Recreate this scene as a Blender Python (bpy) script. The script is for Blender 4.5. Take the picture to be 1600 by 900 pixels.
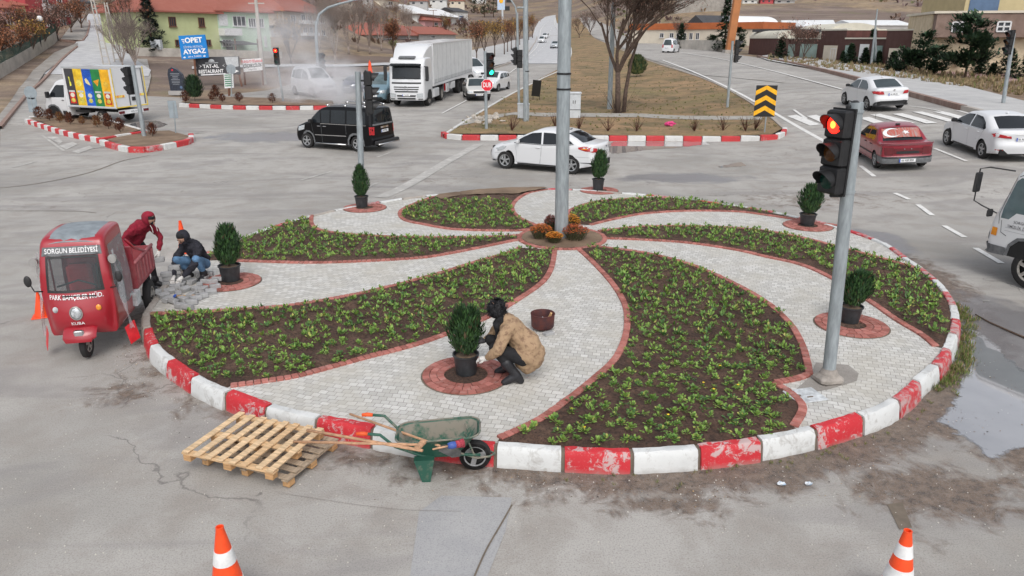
import bpy, math, random
from math import sin, cos, pi, sqrt, radians, atan2, hypot
from mathutils import Vector, Matrix, noise
from mathutils.geometry import delaunay_2d_cdt
for o in list(bpy.data.objects): bpy.data.objects.remove(o)
S = bpy.context.scene
COL = S.collection
rnd = random.Random(7)
# ------------------------------------------------------------ camera, light, exposure
CH = 4.6; F = 1150.0; PITCH = math.atan((450-60)/F)
cd = bpy.data.cameras.new('camera'); cam = bpy.data.objects.new('camera', cd); COL.objects.link(cam)
cd.lens = 36*F/1600; cd.sensor_width = 36; cd.clip_end = 4000; cd.clip_start = .1
cam.location = (0, 0, CH); cam.rotation_euler = (pi/2-PITCH, 0, 0)
S.camera = cam
SUN_EL, SUN_AZ = radians(50), radians(172)      # direction towards the sun, azimuth from +Y clockwise
w = bpy.data.worlds.new('World'); S.world = w; w.use_nodes = True
nt = w.node_tree; bg = nt.nodes['Background']
sky = nt.nodes.new('ShaderNodeTexSky'); sky.sky_type = 'NISHITA'; sky.sun_disc = False
sky.sun_elevation = SUN_EL; sky.sun_rotation = SUN_AZ; sky.dust_density = 3.0; sky.air_density = 0.9; sky.ozone_density = 1.0
hs = nt.nodes.new('ShaderNodeHueSaturation'); hs.inputs['Saturation'].default_value = .30   # overcast: the sky is a pale grey
nt.links.new(sky.outputs[0], hs.inputs['Color']); nt.links.new(hs.outputs[0], bg.inputs[0])
bg.inputs[1].default_value = .15
sd = bpy.data.lights.new('sun', 'SUN'); sd.energy = .55; sd.angle = radians(35); sd.color = (1, .97, .93)
so = bpy.data.objects.new('sun', sd); COL.objects.link(so)
dv = Vector((sin(SUN_AZ)*cos(SUN_EL), cos(SUN_AZ)*cos(SUN_EL), sin(SUN_EL)))
so.rotation_euler = dv.to_track_quat('Z', 'Y').to_euler()
S.view_settings.view_transform = 'Standard'; S.view_settings.look = 'None'
S.view_settings.exposure = 0.47; S.view_settings.gamma = 1
S.render.engine = 'CYCLES'
S.cycles.volume_step_rate = 2.0; S.cycles.volume_max_steps = 64; S.cycles.volume_bounces = 6; S.cycles.max_bounces = 10

# ------------------------------------------------------------ terrain and pixel-to-ground
def cl(t, a=0., b=1.): return a if t < a else b if t > b else t
def sm(t, a, b):
    t = cl((t-a)/(b-a)); return t*t*(3-2*t)
def sp(t, k): return 0 if t <= 0 else t*t/(2*k) if t < k else t-k/2
def g(x, y):
    z = .02*sp(y-26, 12) + .065*sp(y-200, 40) + .05*sp(y-430, 60)
    z += sm(-x, 20, 52)*.085*sp(y-48, 20)
    z += sm(x, 20, 70)*.075*sp(y-125, 30)
    z += .4*sm(x, 8.5, 17)*sm(y, 16, 26) + .55*sm(x, 13, 21)*sm(y, 23, 38)
    return z
SP_, CP_ = sin(PITCH), cos(PITCH)
def ray(px, py):
    X = (px-800)/F; Y = (py-450)/F
    return Vector((X, CP_-Y*SP_, -(SP_+Y*CP_)))
def gz(px, py, z=0.0):                       # pixel -> point on the level z
    d = ray(px, py); t = (z-CH)/d.z
    return Vector((d.x*t, d.y*t, z))
def gp(px, py, dz=0.0):                      # pixel -> point on the terrain
    d = ray(px, py); t = 2.0
    while t < 1500:
        if CH+d.z*t <= g(d.x*t, d.y*t)+dz: break
        t *= 1.02
    lo, hi = t/1.02, t
    for _ in range(30):
        m = (lo+hi)/2
        if CH+d.z*m <= g(d.x*m, d.y*m)+dz: hi = m
        else: lo = m
    return Vector((d.x*hi, d.y*hi, g(d.x*hi, d.y*hi)+dz))
def at(px, py, Y):                           # pixel -> point at forward distance Y
    d = ray(px, py); t = Y/d.y
    return Vector((d.x*t, Y, CH+d.z*t))

# ------------------------------------------------------------ materials
MATS = {}
def srgb(r, g_, b):
    f = lambda c: (c/255/12.92 if c/255 <= .04045 else ((c/255+.055)/1.055)**2.4)
    return (f(r), f(g_), f(b))
def mat(name, col=(.5,.5,.5), rough=.6, var=.12, scale=6., metal=0., bump=0., coat=0., spec=.5, col2=None, thr=None, emit=None, detail=4, stretch=None, alpha=None):
    if name in MATS: return MATS[name]
    m = bpy.data.materials.new(name); m.use_nodes = True; MATS[name] = m
    n = m.node_tree; L = n.links; b = n.nodes['Principled BSDF']
    b.inputs['Roughness'].default_value = rough; b.inputs['Metallic'].default_value = metal
    b.inputs['Coat Weight'].default_value = coat; b.inputs['Coat Roughness'].default_value = .05
    b.inputs['Specular IOR Level'].default_value = spec
    tc = n.nodes.new('ShaderNodeTexCoord'); nz = n.nodes.new('ShaderNodeTexNoise')
    nz.inputs['Scale'].default_value = scale; nz.inputs['Detail'].default_value = detail; nz.inputs['Roughness'].default_value = .65
    src = tc.outputs['Object']
    if stretch:
        mp = n.nodes.new('ShaderNodeMapping'); mp.inputs['Scale'].default_value = stretch
        L.new(src, mp.inputs[0]); src = mp.outputs[0]
    L.new(src, nz.inputs['Vector'])
    cr = n.nodes.new('ShaderNodeValToRGB'); L.new(nz.outputs[0], cr.inputs[0])
    if col2 is None:
        a = tuple(c*(1-var*1.6) for c in col)+(1,); c2 = tuple(min(1, c*(1+var*1.6)) for c in col)+(1,)
        p = (.3, .7)
    else:
        a = tuple(col)+(1,); c2 = tuple(col2)+(1,); p = thr or (.4, .6)
    cr.color_ramp.elements[0].color = a; cr.color_ramp.elements[1].color = c2
    cr.color_ramp.elements[0].position = p[0]; cr.color_ramp.elements[1].position = p[1]
    L.new(cr.outputs[0], b.inputs['Base Color'])
    if bump:
        bp = n.nodes.new('ShaderNodeBump'); bp.inputs['Strength'].default_value = min(1, bump); bp.inputs['Distance'].default_value = .02
        L.new(nz.outputs[0], bp.inputs['Height']); L.new(bp.outputs[0], b.inputs['Normal'])
    if emit:
        b.inputs['Emission Color'].default_value = tuple(emit[:3])+(1,); b.inputs['Emission Strength'].default_value = emit[3]
    if alpha is not None: b.inputs['Alpha'].default_value = alpha
    return m
def nmix(n, fac, a, b):
    x = n.nodes.new('ShaderNodeMix'); x.data_type = 'RGBA'
    if hasattr(fac, 'links') or hasattr(fac, 'is_linked'): n.links.new(fac, x.inputs[0])
    else: x.inputs[0].default_value = fac
    for k, v in ((6, a), (7, b)):
        if isinstance(v, tuple): x.inputs[k].default_value = (v+(1,))[:4]
        else: n.links.new(v, x.inputs[k])
    return x.outputs[2]
def nmath(n, op, a, b=None, c=None):
    x = n.nodes.new('ShaderNodeMath'); x.operation = op
    for k, v in enumerate((a, b, c)):
        if v is None: continue
        if isinstance(v, (int, float)): x.inputs[k].default_value = v
        else: n.links.new(v, x.inputs[k])
    return x.outputs[0]
def nnoise(n, src, scale, detail=4, rough=.6, dist=0.):
    x = n.nodes.new('ShaderNodeTexNoise'); x.inputs['Scale'].default_value = scale; x.inputs['Detail'].default_value = detail
    x.inputs['Roughness'].default_value = rough; x.inputs['Distortion'].default_value = dist
    n.links.new(src, x.inputs['Vector']); return x.outputs[0]
def nramp(n, src, *stops):
    x = n.nodes.new('ShaderNodeValToRGB'); n.links.new(src, x.inputs[0]); e = x.color_ramp.elements
    while len(e) < len(stops): e.new(.5)
    for k, (p, c) in enumerate(stops):
        e[k].position = p; e[k].color = (c if isinstance(c, tuple) else (c, c, c))[:3]+(1,)
    return x.outputs[0]
def newmat(name, rough=.8):
    m = bpy.data.materials.new(name); m.use_nodes = True; MATS[name] = m
    n = m.node_tree; b = n.nodes['Principled BSDF']; b.inputs['Roughness'].default_value = rough
    tc = n.nodes.new('ShaderNodeTexCoord')
    return m, n, b, tc.outputs['Object']
def nbump(n, b, h, strength=.4, dist=.02):
    x = n.nodes.new('ShaderNodeBump'); x.inputs['Strength'].default_value = strength; x.inputs['Distance'].default_value = dist
    n.links.new(h, x.inputs['Height']); n.links.new(x.outputs[0], b.inputs['Normal'])

# ------------------------------------------------------------ mesh builder
def tag(o, label=None, cat=None, group=None, kind=None):
    if label: o['label'] = label
    if cat: o['category'] = cat
    if group: o['group'] = group
    if kind: o['kind'] = kind
    return o
def thing(name, label, cat, loc=(0,0,0), rz=0., group=None, sc=1.):
    o = bpy.data.objects.new(name, None); COL.objects.link(o); o.empty_display_size = .2
    o.location = loc; o.rotation_euler = (0, 0, rz); o.scale = (sc, sc, sc)
    return tag(o, label, cat, group)
class MB:
    def __init__(s): s.v = []; s.f = []; s.m = []
    def add(s, vs, fs, mi=0):
        k = len(s.v); s.v.extend([tuple(p) for p in vs]); s.f.extend([tuple(i+k for i in f) for f in fs]); s.m.extend([mi]*len(fs)); return s
    def box(s, c, d, rz=0., rx=0., ry=0., mi=0, taper=1.):
        R = Matrix.Rotation(rz, 3, 'Z') @ Matrix.Rotation(ry, 3, 'Y') @ Matrix.Rotation(rx, 3, 'X'); c = Vector(c); vs = []
        for sz in (-1, 1):
            t = taper if sz > 0 else 1
            for sx, sy in ((-1,-1),(1,-1),(1,1),(-1,1)):
                vs.append(c + R @ Vector((sx*d[0]/2*t, sy*d[1]/2*t, sz*d[2]/2)))
        return s.add(vs, [(3,2,1,0),(4,5,6,7),(0,1,5,4),(1,2,6,5),(2,3,7,6),(3,0,4,7)], mi)
    def bbox(s, c, d, b=.01, rz=0., rx=0., ry=0., mi=0):           # chamfered box
        R = Matrix.Rotation(rz, 3, 'Z') @ Matrix.Rotation(ry, 3, 'Y') @ Matrix.Rotation(rx, 3, 'X'); c = Vector(c)
        h = [x/2 for x in d]; b = min(b, min(h)*.9); rings = []
        for z, i in ((-h[2], b), (-h[2]+b, 0), (h[2]-b, 0), (h[2], b)):
            X, Y = h[0]-i, h[1]-i; q = b
            rings.append([(-X+q,-Y,z),(X-q,-Y,z),(X,-Y+q,z),(X,Y-q,z),(X-q,Y,z),(-X+q,Y,z),(-X,Y-q,z),(-X,-Y+q,z)])
        vs = [c + R @ Vector(p) for r in rings for p in r]; fs = [tuple(range(7,-1,-1)), tuple(range(24,32))]
        for r in range(3):
            for k in range(8): fs.append((r*8+k, r*8+(k+1)%8, (r+1)*8+(k+1)%8, (r+1)*8+k))
        return s.add(vs, fs, mi)
    def tube(s, pts, r, n=8, mi=0, cap=True):
        pts = [Vector(p) for p in pts]; rs = r if isinstance(r, (list, tuple)) else [r]*len(pts); vs = []; fs = []
        u = None
        for i, p in enumerate(pts):
            d = (pts[min(i+1, len(pts)-1)]-pts[max(i-1, 0)])
            if d.length < 1e-9: d = Vector((0,0,1))
            d.normalize()
            if u is None:
                u = d.orthogonal().normalized()
            else:
                u = (u-d*u.dot(d)); u = u.normalized() if u.length > 1e-6 else d.orthogonal().normalized()
            v = d.cross(u)
            for k in range(n):
                a = 2*pi*k/n; vs.append(p+(u*cos(a)+v*sin(a))*rs[i])
        for i in range(len(pts)-1):
            for k in range(n): fs.append((i*n+k, i*n+(k+1)%n, (i+1)*n+(k+1)%n, (i+1)*n+k))
        if cap: fs.append(tuple(range(n-1,-1,-1))); fs.append(tuple(range((len(pts)-1)*n, len(pts)*n)))
        return s.add(vs, fs, mi)
    def lathe(s, prof, n=24, c=(0,0,0), axis='Z', mi=0, close=False, sq=1.):
        c = Vector(c); vs = []; fs = []
        for r, z in prof:
            for k in range(n):
                a = 2*pi*k/n; p = (r*cos(a), r*sin(a)*sq, z)
                if axis == 'Y': p = (p[0], p[2], p[1])
                if axis == 'X': p = (p[2], p[0], p[1])
                vs.append(c+Vector(p))
        m = len(prof)
        for i in range(m if close else m-1):
            j = (i+1) % m
            for k in range(n): fs.append((i*n+k, i*n+(k+1)%n, j*n+(k+1)%n, j*n+k))
        if not close:
            if prof[0][0] > 1e-4: fs.append(tuple(range(n-1,-1,-1)))
            if prof[-1][0] > 1e-4: fs.append(tuple(range((m-1)*n, m*n)))
        return s.add(vs, fs, mi)
    def prism(s, poly, z0, z1, mi=0, frame=None):                 # polygon in xy extruded; frame maps (x,y,z)
        fr = frame or (lambda x, y, z: Vector((x, y, z))); n = len(poly)
        vs = [fr(x, y, z0) for x, y in poly]+[fr(x, y, z1) for x, y in poly]
        fs = [tuple(range(n-1,-1,-1)), tuple(range(n, 2*n))]+[(k, (k+1)%n, n+(k+1)%n, n+k) for k in range(n)]
        return s.add(vs, fs, mi)
    def quad(s, a, b, c, d, mi=0): return s.add([a,b,c,d], [(0,1,2,3)], mi)
    def leaf(s, p, d, u, ln, wd, mi=0, bend=.0):
        p = Vector(p); d = Vector(d).normalized(); u = Vector(u); sd_ = d.cross(u)
        sd_ = sd_.normalized() if sd_.length > 1e-6 else d.orthogonal().normalized()
        m = p+d*ln*.5+u*bend*ln*.15; t = p+d*ln-u*bend*ln*.2
        return s.add([p, m+sd_*wd/2, t, m-sd_*wd/2], [(0,1,2,3)], mi)
    def sphere(s, c, r, n=12, m=8, mi=0, sc=(1,1,1)):
        pr = []
        c = Vector(c); vs = []; fs = []
        for i in range(m+1):
            t = pi*i/m
            for k in range(n):
                a = 2*pi*k/n; vs.append(c+Vector((r*sc[0]*sin(t)*cos(a), r*sc[1]*sin(t)*sin(a), r*sc[2]*cos(t))))
        for i in range(m):
            for k in range(n): fs.append((i*n+k, (i+1)*n+k, (i+1)*n+(k+1)%n, i*n+(k+1)%n))
        return s.add(vs, fs, mi)
    def build(s, name, mats, parent=None, smooth=False, loc=None, rz=None):
        me = bpy.data.meshes.new(name); me.from_pydata(s.v, [], s.f)
        if not isinstance(mats, (list, tuple)): mats = [mats]
        for m in mats: me.materials.append(m if not isinstance(m, str) else MATS[m])
        if len(mats) > 1: me.polygons.foreach_set('material_index', s.m)
        if smooth is True: me.polygons.foreach_set('use_smooth', [True]*len(s.f))
        elif smooth:
            me.polygons.foreach_set('use_smooth', [True]*len(s.f)); me.set_sharp_from_angle(angle=radians(smooth))
        me.update(); o = bpy.data.objects.new(name, me); COL.objects.link(o)
        if parent is not None: o.parent = parent
        if loc is not None: o.location = loc
        if rz is not None: o.rotation_euler = (0, 0, rz)
        return o
def children(o): return [c for c in bpy.data.objects if c.parent == o]
def copy_tree(o, kids, parent=None):
    c = o.copy(); COL.objects.link(c); c.parent = parent
    for k, sub in kids.get(o, ()): copy_tree(k, kids, c)
    return c
def kidmap(root):
    m = {}
    def rec(o):
        m[o] = [(c, None) for c in o.children]
        for c in o.children: rec(c)
    bpy.context.view_layer.update(); rec(root); return m

# ------------------------------------------------------------ sheets
def pip(x, y, poly):
    r = False; n = len(poly); j = n-1
    for i in range(n):
        xi, yi = poly[i][0], poly[i][1]; xj, yj = poly[j][0], poly[j][1]
        if (yi > y) != (yj > y) and x < (xj-xi)*(y-yi)/(yj-yi)+xi: r = not r
        j = i
    return r
def crom(pts, n=6, closed=False):
    P = [Vector(p) for p in pts]; out = []; m = len(P)
    for i in range(m if closed else m-1):
        p0 = P[(i-1) % m] if closed or i > 0 else P[i]; p1 = P[i]; p2 = P[(i+1) % m]
        p3 = P[(i+2) % m] if closed or i+2 < m else P[(i+1) % m]
        for k in range(n):
            t = k/n
            out.append(.5*((2*p1)+(p2-p0)*t+(2*p0-5*p1+4*p2-p3)*t*t+(3*p1-p0-3*p2+p3)*t**3))
    if not closed: out.append(P[-1].copy())
    return out
def resample(pts, step, closed=True):
    P = [Vector(p) for p in pts]; out = []; m = len(P)
    for i in range(m if closed else m-1):
        a, b = P[i], P[(i+1) % m]; k = max(1, int((b-a).length/step+.5))
        for j in range(k): out.append(a.lerp(b, j/k))
    if not closed: out.append(P[-1])
    return out
def cdt(loops, pts):
    vs = []; es = []
    for lp in loops:
        k = len(vs); n = len(lp); vs += [Vector((p[0], p[1])) for p in lp]; es += [(k+i, k+(i+1)%n) for i in range(n)]
    vs += [Vector((p[0], p[1])) for p in pts]
    r = delaunay_2d_cdt(vs, es, [], 0, 1e-5)
    return r[0], r[2]
def sheet_mb(poly, zf, step, holes=(), jit=0.):
    lp = resample([Vector((p[0], p[1])) for p in poly], step)
    xs = [p.x for p in lp]; ys = [p.y for p in lp]; pts = []
    x = min(xs)+step/2; r = random.Random(3)
    while x < max(xs):
        y = min(ys)+step/2
        while y < max(ys):
            q = (x+r.uniform(-jit, jit)*step, y+r.uniform(-jit, jit)*step)
            if pip(q[0], q[1], lp): pts.append(q)
            y += step
        x += step
    hl = [resample([Vector((p[0], p[1])) for p in h], step) for h in holes]
    vs, fs = cdt([lp]+hl, pts); mb = MB(); ff = []
    for f in fs:
        c = (vs[f[0]]+vs[f[1]]+vs[f[2]])/3
        if pip(c.x, c.y, lp) and not any(pip(c.x, c.y, h) for h in hl):
            a, b, d = (vs[i] for i in f)
            ff.append(f if (b-a).cross(d-a) > 0 else f[::-1])
    mb.add([(v.x, v.y, zf(v.x, v.y)) for v in vs], ff); return mb
def sheet(name, poly, zf, step, m, holes=(), kind='structure', smooth=True, jit=0.):
    o = sheet_mb(poly, zf, step, holes, jit).build(name, m, smooth=smooth)
    if kind: o['kind'] = kind
    return o
# ------------------------------------------------------------ writing
def text_geo(txt, size=1., bold=0., align='CENTER', sx=1., shear=0.):
    cu = bpy.data.curves.new('t', 'FONT'); cu.body = txt; cu.size = size; cu.align_x = align; cu.align_y = 'CENTER'
    cu.offset = bold*size; cu.shear = shear; cu.resolution_u = 3
    o = bpy.data.objects.new('t', cu); COL.objects.link(o); dg = bpy.context.evaluated_depsgraph_get(); dg.update()
    me = o.evaluated_get(dg).to_mesh(); vs = [(v.co.x*sx, v.co.y) for v in me.vertices]; fs = [tuple(p.vertices) for p in me.polygons]
    o.evaluated_get(dg).to_mesh_clear(); bpy.data.objects.remove(o); bpy.data.curves.remove(cu); return vs, fs
def text(txt, size, mapf, m, parent=None, name='lettering', **k):
    vs, fs = text_geo(txt, size, **k)
    mb = MB(); mb.add([mapf(x, y) for x, y in vs], fs); return mb.build(name, m, parent)
def text_add(mb, txt, size, mapf, mi=0, **k):
    vs, fs = text_geo(txt, size, **k); mb.add([mapf(x, y) for x, y in vs], fs, mi)
# ============================================================ SETTING
ICX, ICY = .82, 14.71
_kr = [(-155,7.72),(-144,7.75),(-134,7.68),(-122,7.61),(-110,7.5),(-97,7.53),(-86,7.61),(-74,7.62),(-61,7.6),(-48,7.43),(-36,7.38),(-18,7.44),(-2,7.48),(12,7.75),(19,7.75),(40,7.6),(57,7.5),(70,7.5),(87,7.75),(96,7.75),(112,7.45),(134,7.36),(157,7.32),(178,7.45),(197,7.6),(205,7.72)]
def kR(a):                                    # outer radius of the kerb at an angle in degrees
    a = (a+155) % 360 - 155
    for (a0, r0), (a1, r1) in zip(_kr, _kr[1:]):
        if a0 <= a <= a1:
            t = (a-a0)/(a1-a0); t = t*t*(3-2*t); return r0+(r1-r0)*t
    return 7.6
def ipt(a, r, z=0.): return Vector((ICX+r*cos(radians(a)), ICY+r*sin(radians(a)), z))
KT = .25
# ---- road surface
def road_material():
    m, n, b, P = newmat('road_asphalt', .75); L = n.links
    big = nnoise(n, P, .22, 5, .6, .6); mid = nnoise(n, P, 1.3, 6, .65, .4); fine = nnoise(n, P, 55, 3, .7); grit = nnoise(n, P, 190, 2, .6)
    base = nramp(n, big, (.3, (.28,.265,.24)), (.52, (.41,.39,.36)), (.75, (.48,.46,.425)))
    c = nmix(n, nramp(n, mid, (.45, 0.), (.66, .8)), base, (.30,.272,.24))
    # long darker wear bands, stretched along the traffic
    mp = n.nodes.new('ShaderNodeMapping'); mp.inputs['Rotation'].default_value = (0, 0, radians(20)); mp.inputs['Scale'].default_value = (.22, .8, 1); L.new(P, mp.inputs[0])
    band = nnoise(n, mp.outputs[0], 1.0, 5, .6, .8)
    c = nmix(n, nramp(n, band, (.50, 0.), (.62, .6)), c, (.25,.235,.225))
    # cracks
    vo = n.nodes.new('ShaderNodeTexVoronoi'); vo.feature = 'DISTANCE_TO_EDGE'; vo.inputs['Scale'].default_value = .16
    wq = n.nodes.new('ShaderNodeVectorMath'); wq.operation = 'ADD'; L.new(P, wq.inputs[0])
    nn = n.nodes.new('ShaderNodeTexNoise'); nn.inputs['Scale'].default_value = .8; nn.inputs['Detail'].default_value = 6; L.new(P, nn.inputs['Vector'])
    sc_ = n.nodes.new('ShaderNodeVectorMath'); sc_.operation = 'SCALE'; sc_.inputs['Scale'].default_value = 2.2; L.new(nn.outputs['Color'], sc_.inputs[0]); L.new(sc_.outputs[0], wq.inputs[1])
    L.new(wq.outputs[0], vo.inputs['Vector'])
    cmask = nmath(n, 'MULTIPLY', nramp(n, vo.outputs['Distance'], (.0, .7), (.004, 0.)), nramp(n, nnoise(n, P, .35, 2), (.5, 0.), (.56, 1.)))
    c = nmix(n, cmask, c, (.10,.09,.085))
    # mud washed round the roundabout kerb
    sx = n.nodes.new('ShaderNodeSeparateXYZ'); L.new(P, sx.inputs[0])
    dx = nmath(n, 'SUBTRACT', sx.outputs[0], ICX); dy = nmath(n, 'SUBTRACT', sx.outputs[1], ICY)
    dist = nmath(n, 'SQRT', nmath(n, 'ADD', nmath(n, 'MULTIPLY', dx, dx), nmath(n, 'MULTIPLY', dy, dy)))
    edge = nmath(n, 'SUBTRACT', dist, 7.6)
    def blob(x, y, r, amp, asp=1.):
        ax = nmath(n, 'SUBTRACT', sx.outputs[0], x); ay = nmath(n, 'MULTIPLY', nmath(n, 'SUBTRACT', sx.outputs[1], y), asp)
        d = nmath(n, 'SQRT', nmath(n, 'ADD', nmath(n, 'MULTIPLY', ax, ax), nmath(n, 'MULTIPLY', ay, ay)))
        return nmath(n, 'MULTIPLY', nmath(n, 'MAXIMUM', nmath(n, 'SUBTRACT', 1., nmath(n, 'DIVIDE', d, r)), 0.), amp)
    ring = nmath(n, 'MULTIPLY', nmath(n, 'MAXIMUM', nmath(n, 'SUBTRACT', 1., nmath(n, 'DIVIDE', nmath(n, 'MAXIMUM', edge, 0.), 1.15)), 0.), .55)
    ring = nmath(n, 'MULTIPLY', ring, nmath(n, 'ADD', 1., nmath(n, 'MULTIPLY', nramp(n, nmath(n, 'MULTIPLY', nmath(n, 'ADD', sx.outputs[0], 1.), .33), (0., 0.), (1., 1.)), .7)))
    tot = ring
    for x, y, r, amp, asp in ((4.6, 6.75, 2.2, .85, 2.1), (6.4, 7.6, 1.9, .95, 1.2), (1.6, 6.55, 1.8, .7, 3.), (-5.3, 9.1, 1.5, .6, 1.3), (3.9, 5.9, 1.1, .42, 1.8), (6.2, 5.9, 1.1, .45, 1.3), (-.2, 6.9, 1.2, .5, 2.5), (-6.9, 11.9, 1.4, .75, 1.), (-14., 21, 5, .35, 2.), (9, 22, 6, .5, 1.5), (-3, 25, 6, .4, 1.8)):
        tot = nmath(n, 'MAXIMUM', tot, blob(x, y, r, amp, asp))
    mn = nnoise(n, P, 2.4, 8, .72, .5)
    mm = nmath(n, 'ADD', tot, nmath(n, 'MULTIPLY', nmath(n, 'SUBTRACT', mn, .5), 1.5))
    mud = nramp(n, mm, (.36, 0.), (.62, 1.))
    mudc = nramp(n, nnoise(n, P, 9, 6, .7), (.35, (.045,.028,.02)), (.5, (.13,.086,.058)), (.7, (.23,.165,.12)))
    c = nmix(n, nmath(n, 'MULTIPLY', mud, .9), c, mudc)
    # wet dark asphalt by the puddle, and the newer patch at the bottom edge
    wet = blob(8.3, 10.6, 3.1, 1.25, .75); wet = nmath(n, 'MAXIMUM', wet, blob(6.9, 7.6, 1.5, .85, 1.)); wet = nmath(n, 'MAXIMUM', wet, blob(8.6, 17.0, 1.8, .95, .7))
    wet = nmath(n, 'MAXIMUM', wet, blob(6., 25.5, 4.6, .9, 2.2)); wet = nmath(n, 'MAXIMUM', wet, blob(-12., 36., 6.5, .85, 1.6))
    wet = nmath(n, 'ADD', wet, nmath(n, 'MULTIPLY', nmath(n, 'SUBTRACT', nnoise(n, P, 1.1, 6, .6), .5), .9))
    wm = nramp(n, wet, (.42, 0.), (.6, 1.))
    c = nmix(n, nmath(n, 'MULTIPLY', wm, .75), c, (.15,.145,.155))
    c = nmix(n, nramp(n, fine, (.34, .6), (.52, 0.)), c, (.19,.18,.17))
    c = nmix(n, nramp(n, grit, (.60, 0.), (.70, .65)), c, (.62,.61,.6))
    L.new(c, b.inputs['Base Color'])
    L.new(nmath(n, 'SUBTRACT', .82, nmath(n, 'MULTIPLY', wm, .5)), b.inputs['Roughness'])
    nbump(n, b, nmath(n, 'ADD', nmath(n, 'ADD', fine, nmath(n, 'MULTIPLY', mid, .6)), nmath(n, 'MULTIPLY', mud, mn)), .35, .012)
    return m
road_material()
def patch_material(name, c1, c2, rough=.8):
    m, n, b, P = newmat(name, rough)
    c = nramp(n, nnoise(n, P, 1.1, 6, .6, .3), (.35, c1), (.65, c2))
    c = nmix(n, nramp(n, nnoise(n, P, 70, 2, .6), (.35, .4), (.5, 0.)), c, tuple(x*.55 for x in c1)); n.links.new(c, b.inputs['Base Color'])
    nbump(n, b, nnoise(n, P, 60, 3, .6), .3, .01); return m
patch_material('side_pavement', (.42,.415,.41), (.52,.515,.5))
patch_material('hill_road', (.43,.43,.44), (.55,.55,.55))
patch_material('old_concrete', (.25,.225,.20), (.36,.34,.31))
patch_material('dark_asphalt', (.33,.33,.335), (.40,.395,.39))
def ground_material():
    m, n, b, P = newmat('dry_ground', .95)
    big = nnoise(n, P, .035, 5, .6, .5); mid = nnoise(n, P, .45, 6, .65, .3); fn = nnoise(n, P, 6, 6, .7)
    c = nramp(n, mid, (.3, (.16,.115,.075)), (.48, (.30,.215,.13)), (.7, (.38,.29,.185)))
    c = nmix(n, nramp(n, big, (.40, 0.), (.56, .85)), c, (.17,.125,.11)); c = nmix(n, nramp(n, nnoise(n, P, .09, 6, .7), (.5, 0.), (.6, .55)), c, (.12,.085,.075))
    c = nmix(n, nramp(n, nnoise(n, P, .12, 4, .6), (.55, 0.), (.7, .5)), c, (.17,.17,.07))
    c = nmix(n, nramp(n, fn, (.35, .55), (.55, 0.)), c, (.11,.085,.06))
    # terraces and tracks on the far slopes
    mp = n.nodes.new('ShaderNodeMapping'); mp.inputs['Scale'].default_value = (.012, .09, 1); n.links.new(P, mp.inputs[0])
    t = nnoise(n, mp.outputs[0], 1.4, 5, .6, .4)
    c = nmix(n, nramp(n, t, (.56, 0.), (.6, .4), (.64, 0.)), c, (.42,.34,.27))
    n.links.new(c, b.inputs['Base Color']); nbump(n, b, nmath(n, 'ADD', fn, mid), .7, .08); return m
ground_material()
def verge_material():
    m, n, b, P = newmat('verge_grass', .95)
    mid = nnoise(n, P, .5, 6, .65, .3); fn = nnoise(n, P, 9, 6, .75)
    c = nramp(n, mid, (.34, (.12,.105,.045)), (.46, (.24,.165,.085)), (.62, (.38,.24,.125)))
    c = nmix(n, nramp(n, nnoise(n, P, .25, 4, .6), (.5, .0), (.66, .6)), c, (.17,.165,.06))
    c = nmix(n, nramp(n, fn, (.35, .6), (.55, 0.)), c, (.10,.075,.045))
    n.links.new(c, b.inputs['Base Color']); nbump(n, b, fn, .8, .05); return m
verge_material()
def soil_mat():
    m, n, b, P = newmat('garden_soil', .95)
    k = nnoise(n, P, 2.2, 8, .7, .4); f = nnoise(n, P, 26, 6, .75)
    c = nramp(n, k, (.3, (.06,.033,.023)), (.5, (.115,.064,.043)), (.7, (.19,.115,.08)))
    c = nmix(n, nramp(n, f, (.38, .8), (.52, 0.)), c, (.022,.013,.01)); c = nmix(n, nramp(n, f, (.60, 0.), (.75, .7)), c, (.23,.155,.11))
    n.links.new(c, b.inputs['Base Color']); nbump(n, b, nmath(n, 'ADD', f, k), 1., .05)
soil_mat()
patch_material('dry_soil', (.15,.10,.065), (.27,.19,.125), .95)
def paint_mat(name, c, worn, thr=(.52, .6), base=(.36,.34,.32), alt=None):
    m, n, b, P = newmat(name, .7)
    k = nmath(n, 'ADD', nmath(n, 'MULTIPLY', nnoise(n, P, 7, 8, .75, .6), .72), nmath(n, 'MULTIPLY', nnoise(n, P, 2.1, 2), .28))
    f = nramp(n, k, (thr[0]+worn, 0.), (thr[1]+worn, 1.))
    cc = nramp(n, nnoise(n, P, 1.7, 4), (.3, tuple(x*.86 for x in c)), (.7, c))
    c1 = nmix(n, f, cc, alt or base); c1 = nmix(n, nramp(n, nnoise(n, P, 30, 4, .7), (.3, .35), (.42, 0.)), c1, base)
    # dirt splashed up from the road
    sx = n.nodes.new('ShaderNodeSeparateXYZ'); n.links.new(P, sx.inputs[0])
    h = nmath(n, 'ADD', nmath(n, 'MULTIPLY', sx.outputs[2], -6.), nmath(n, 'MULTIPLY', nnoise(n, P, 5, 5), .9))
    c1 = nmix(n, nramp(n, h, (.12, 0.), (.55, .5)), c1, (.27,.24,.21))
    n.links.new(c1, b.inputs['Base Color']); nbump(n, b, k, .3, .01); return m
paint_mat('kerb_red', (.56,.025,.035), -.035, (.56, .60), alt=(.5,.36,.35))
paint_mat('kerb_red_worn', (.55,.04,.05), -.06, (.52, .62), alt=(.46,.34,.33))
paint_mat('kerb_white', (.66,.67,.66), -.02, (.54, .64), base=(.42,.41,.39))
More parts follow.
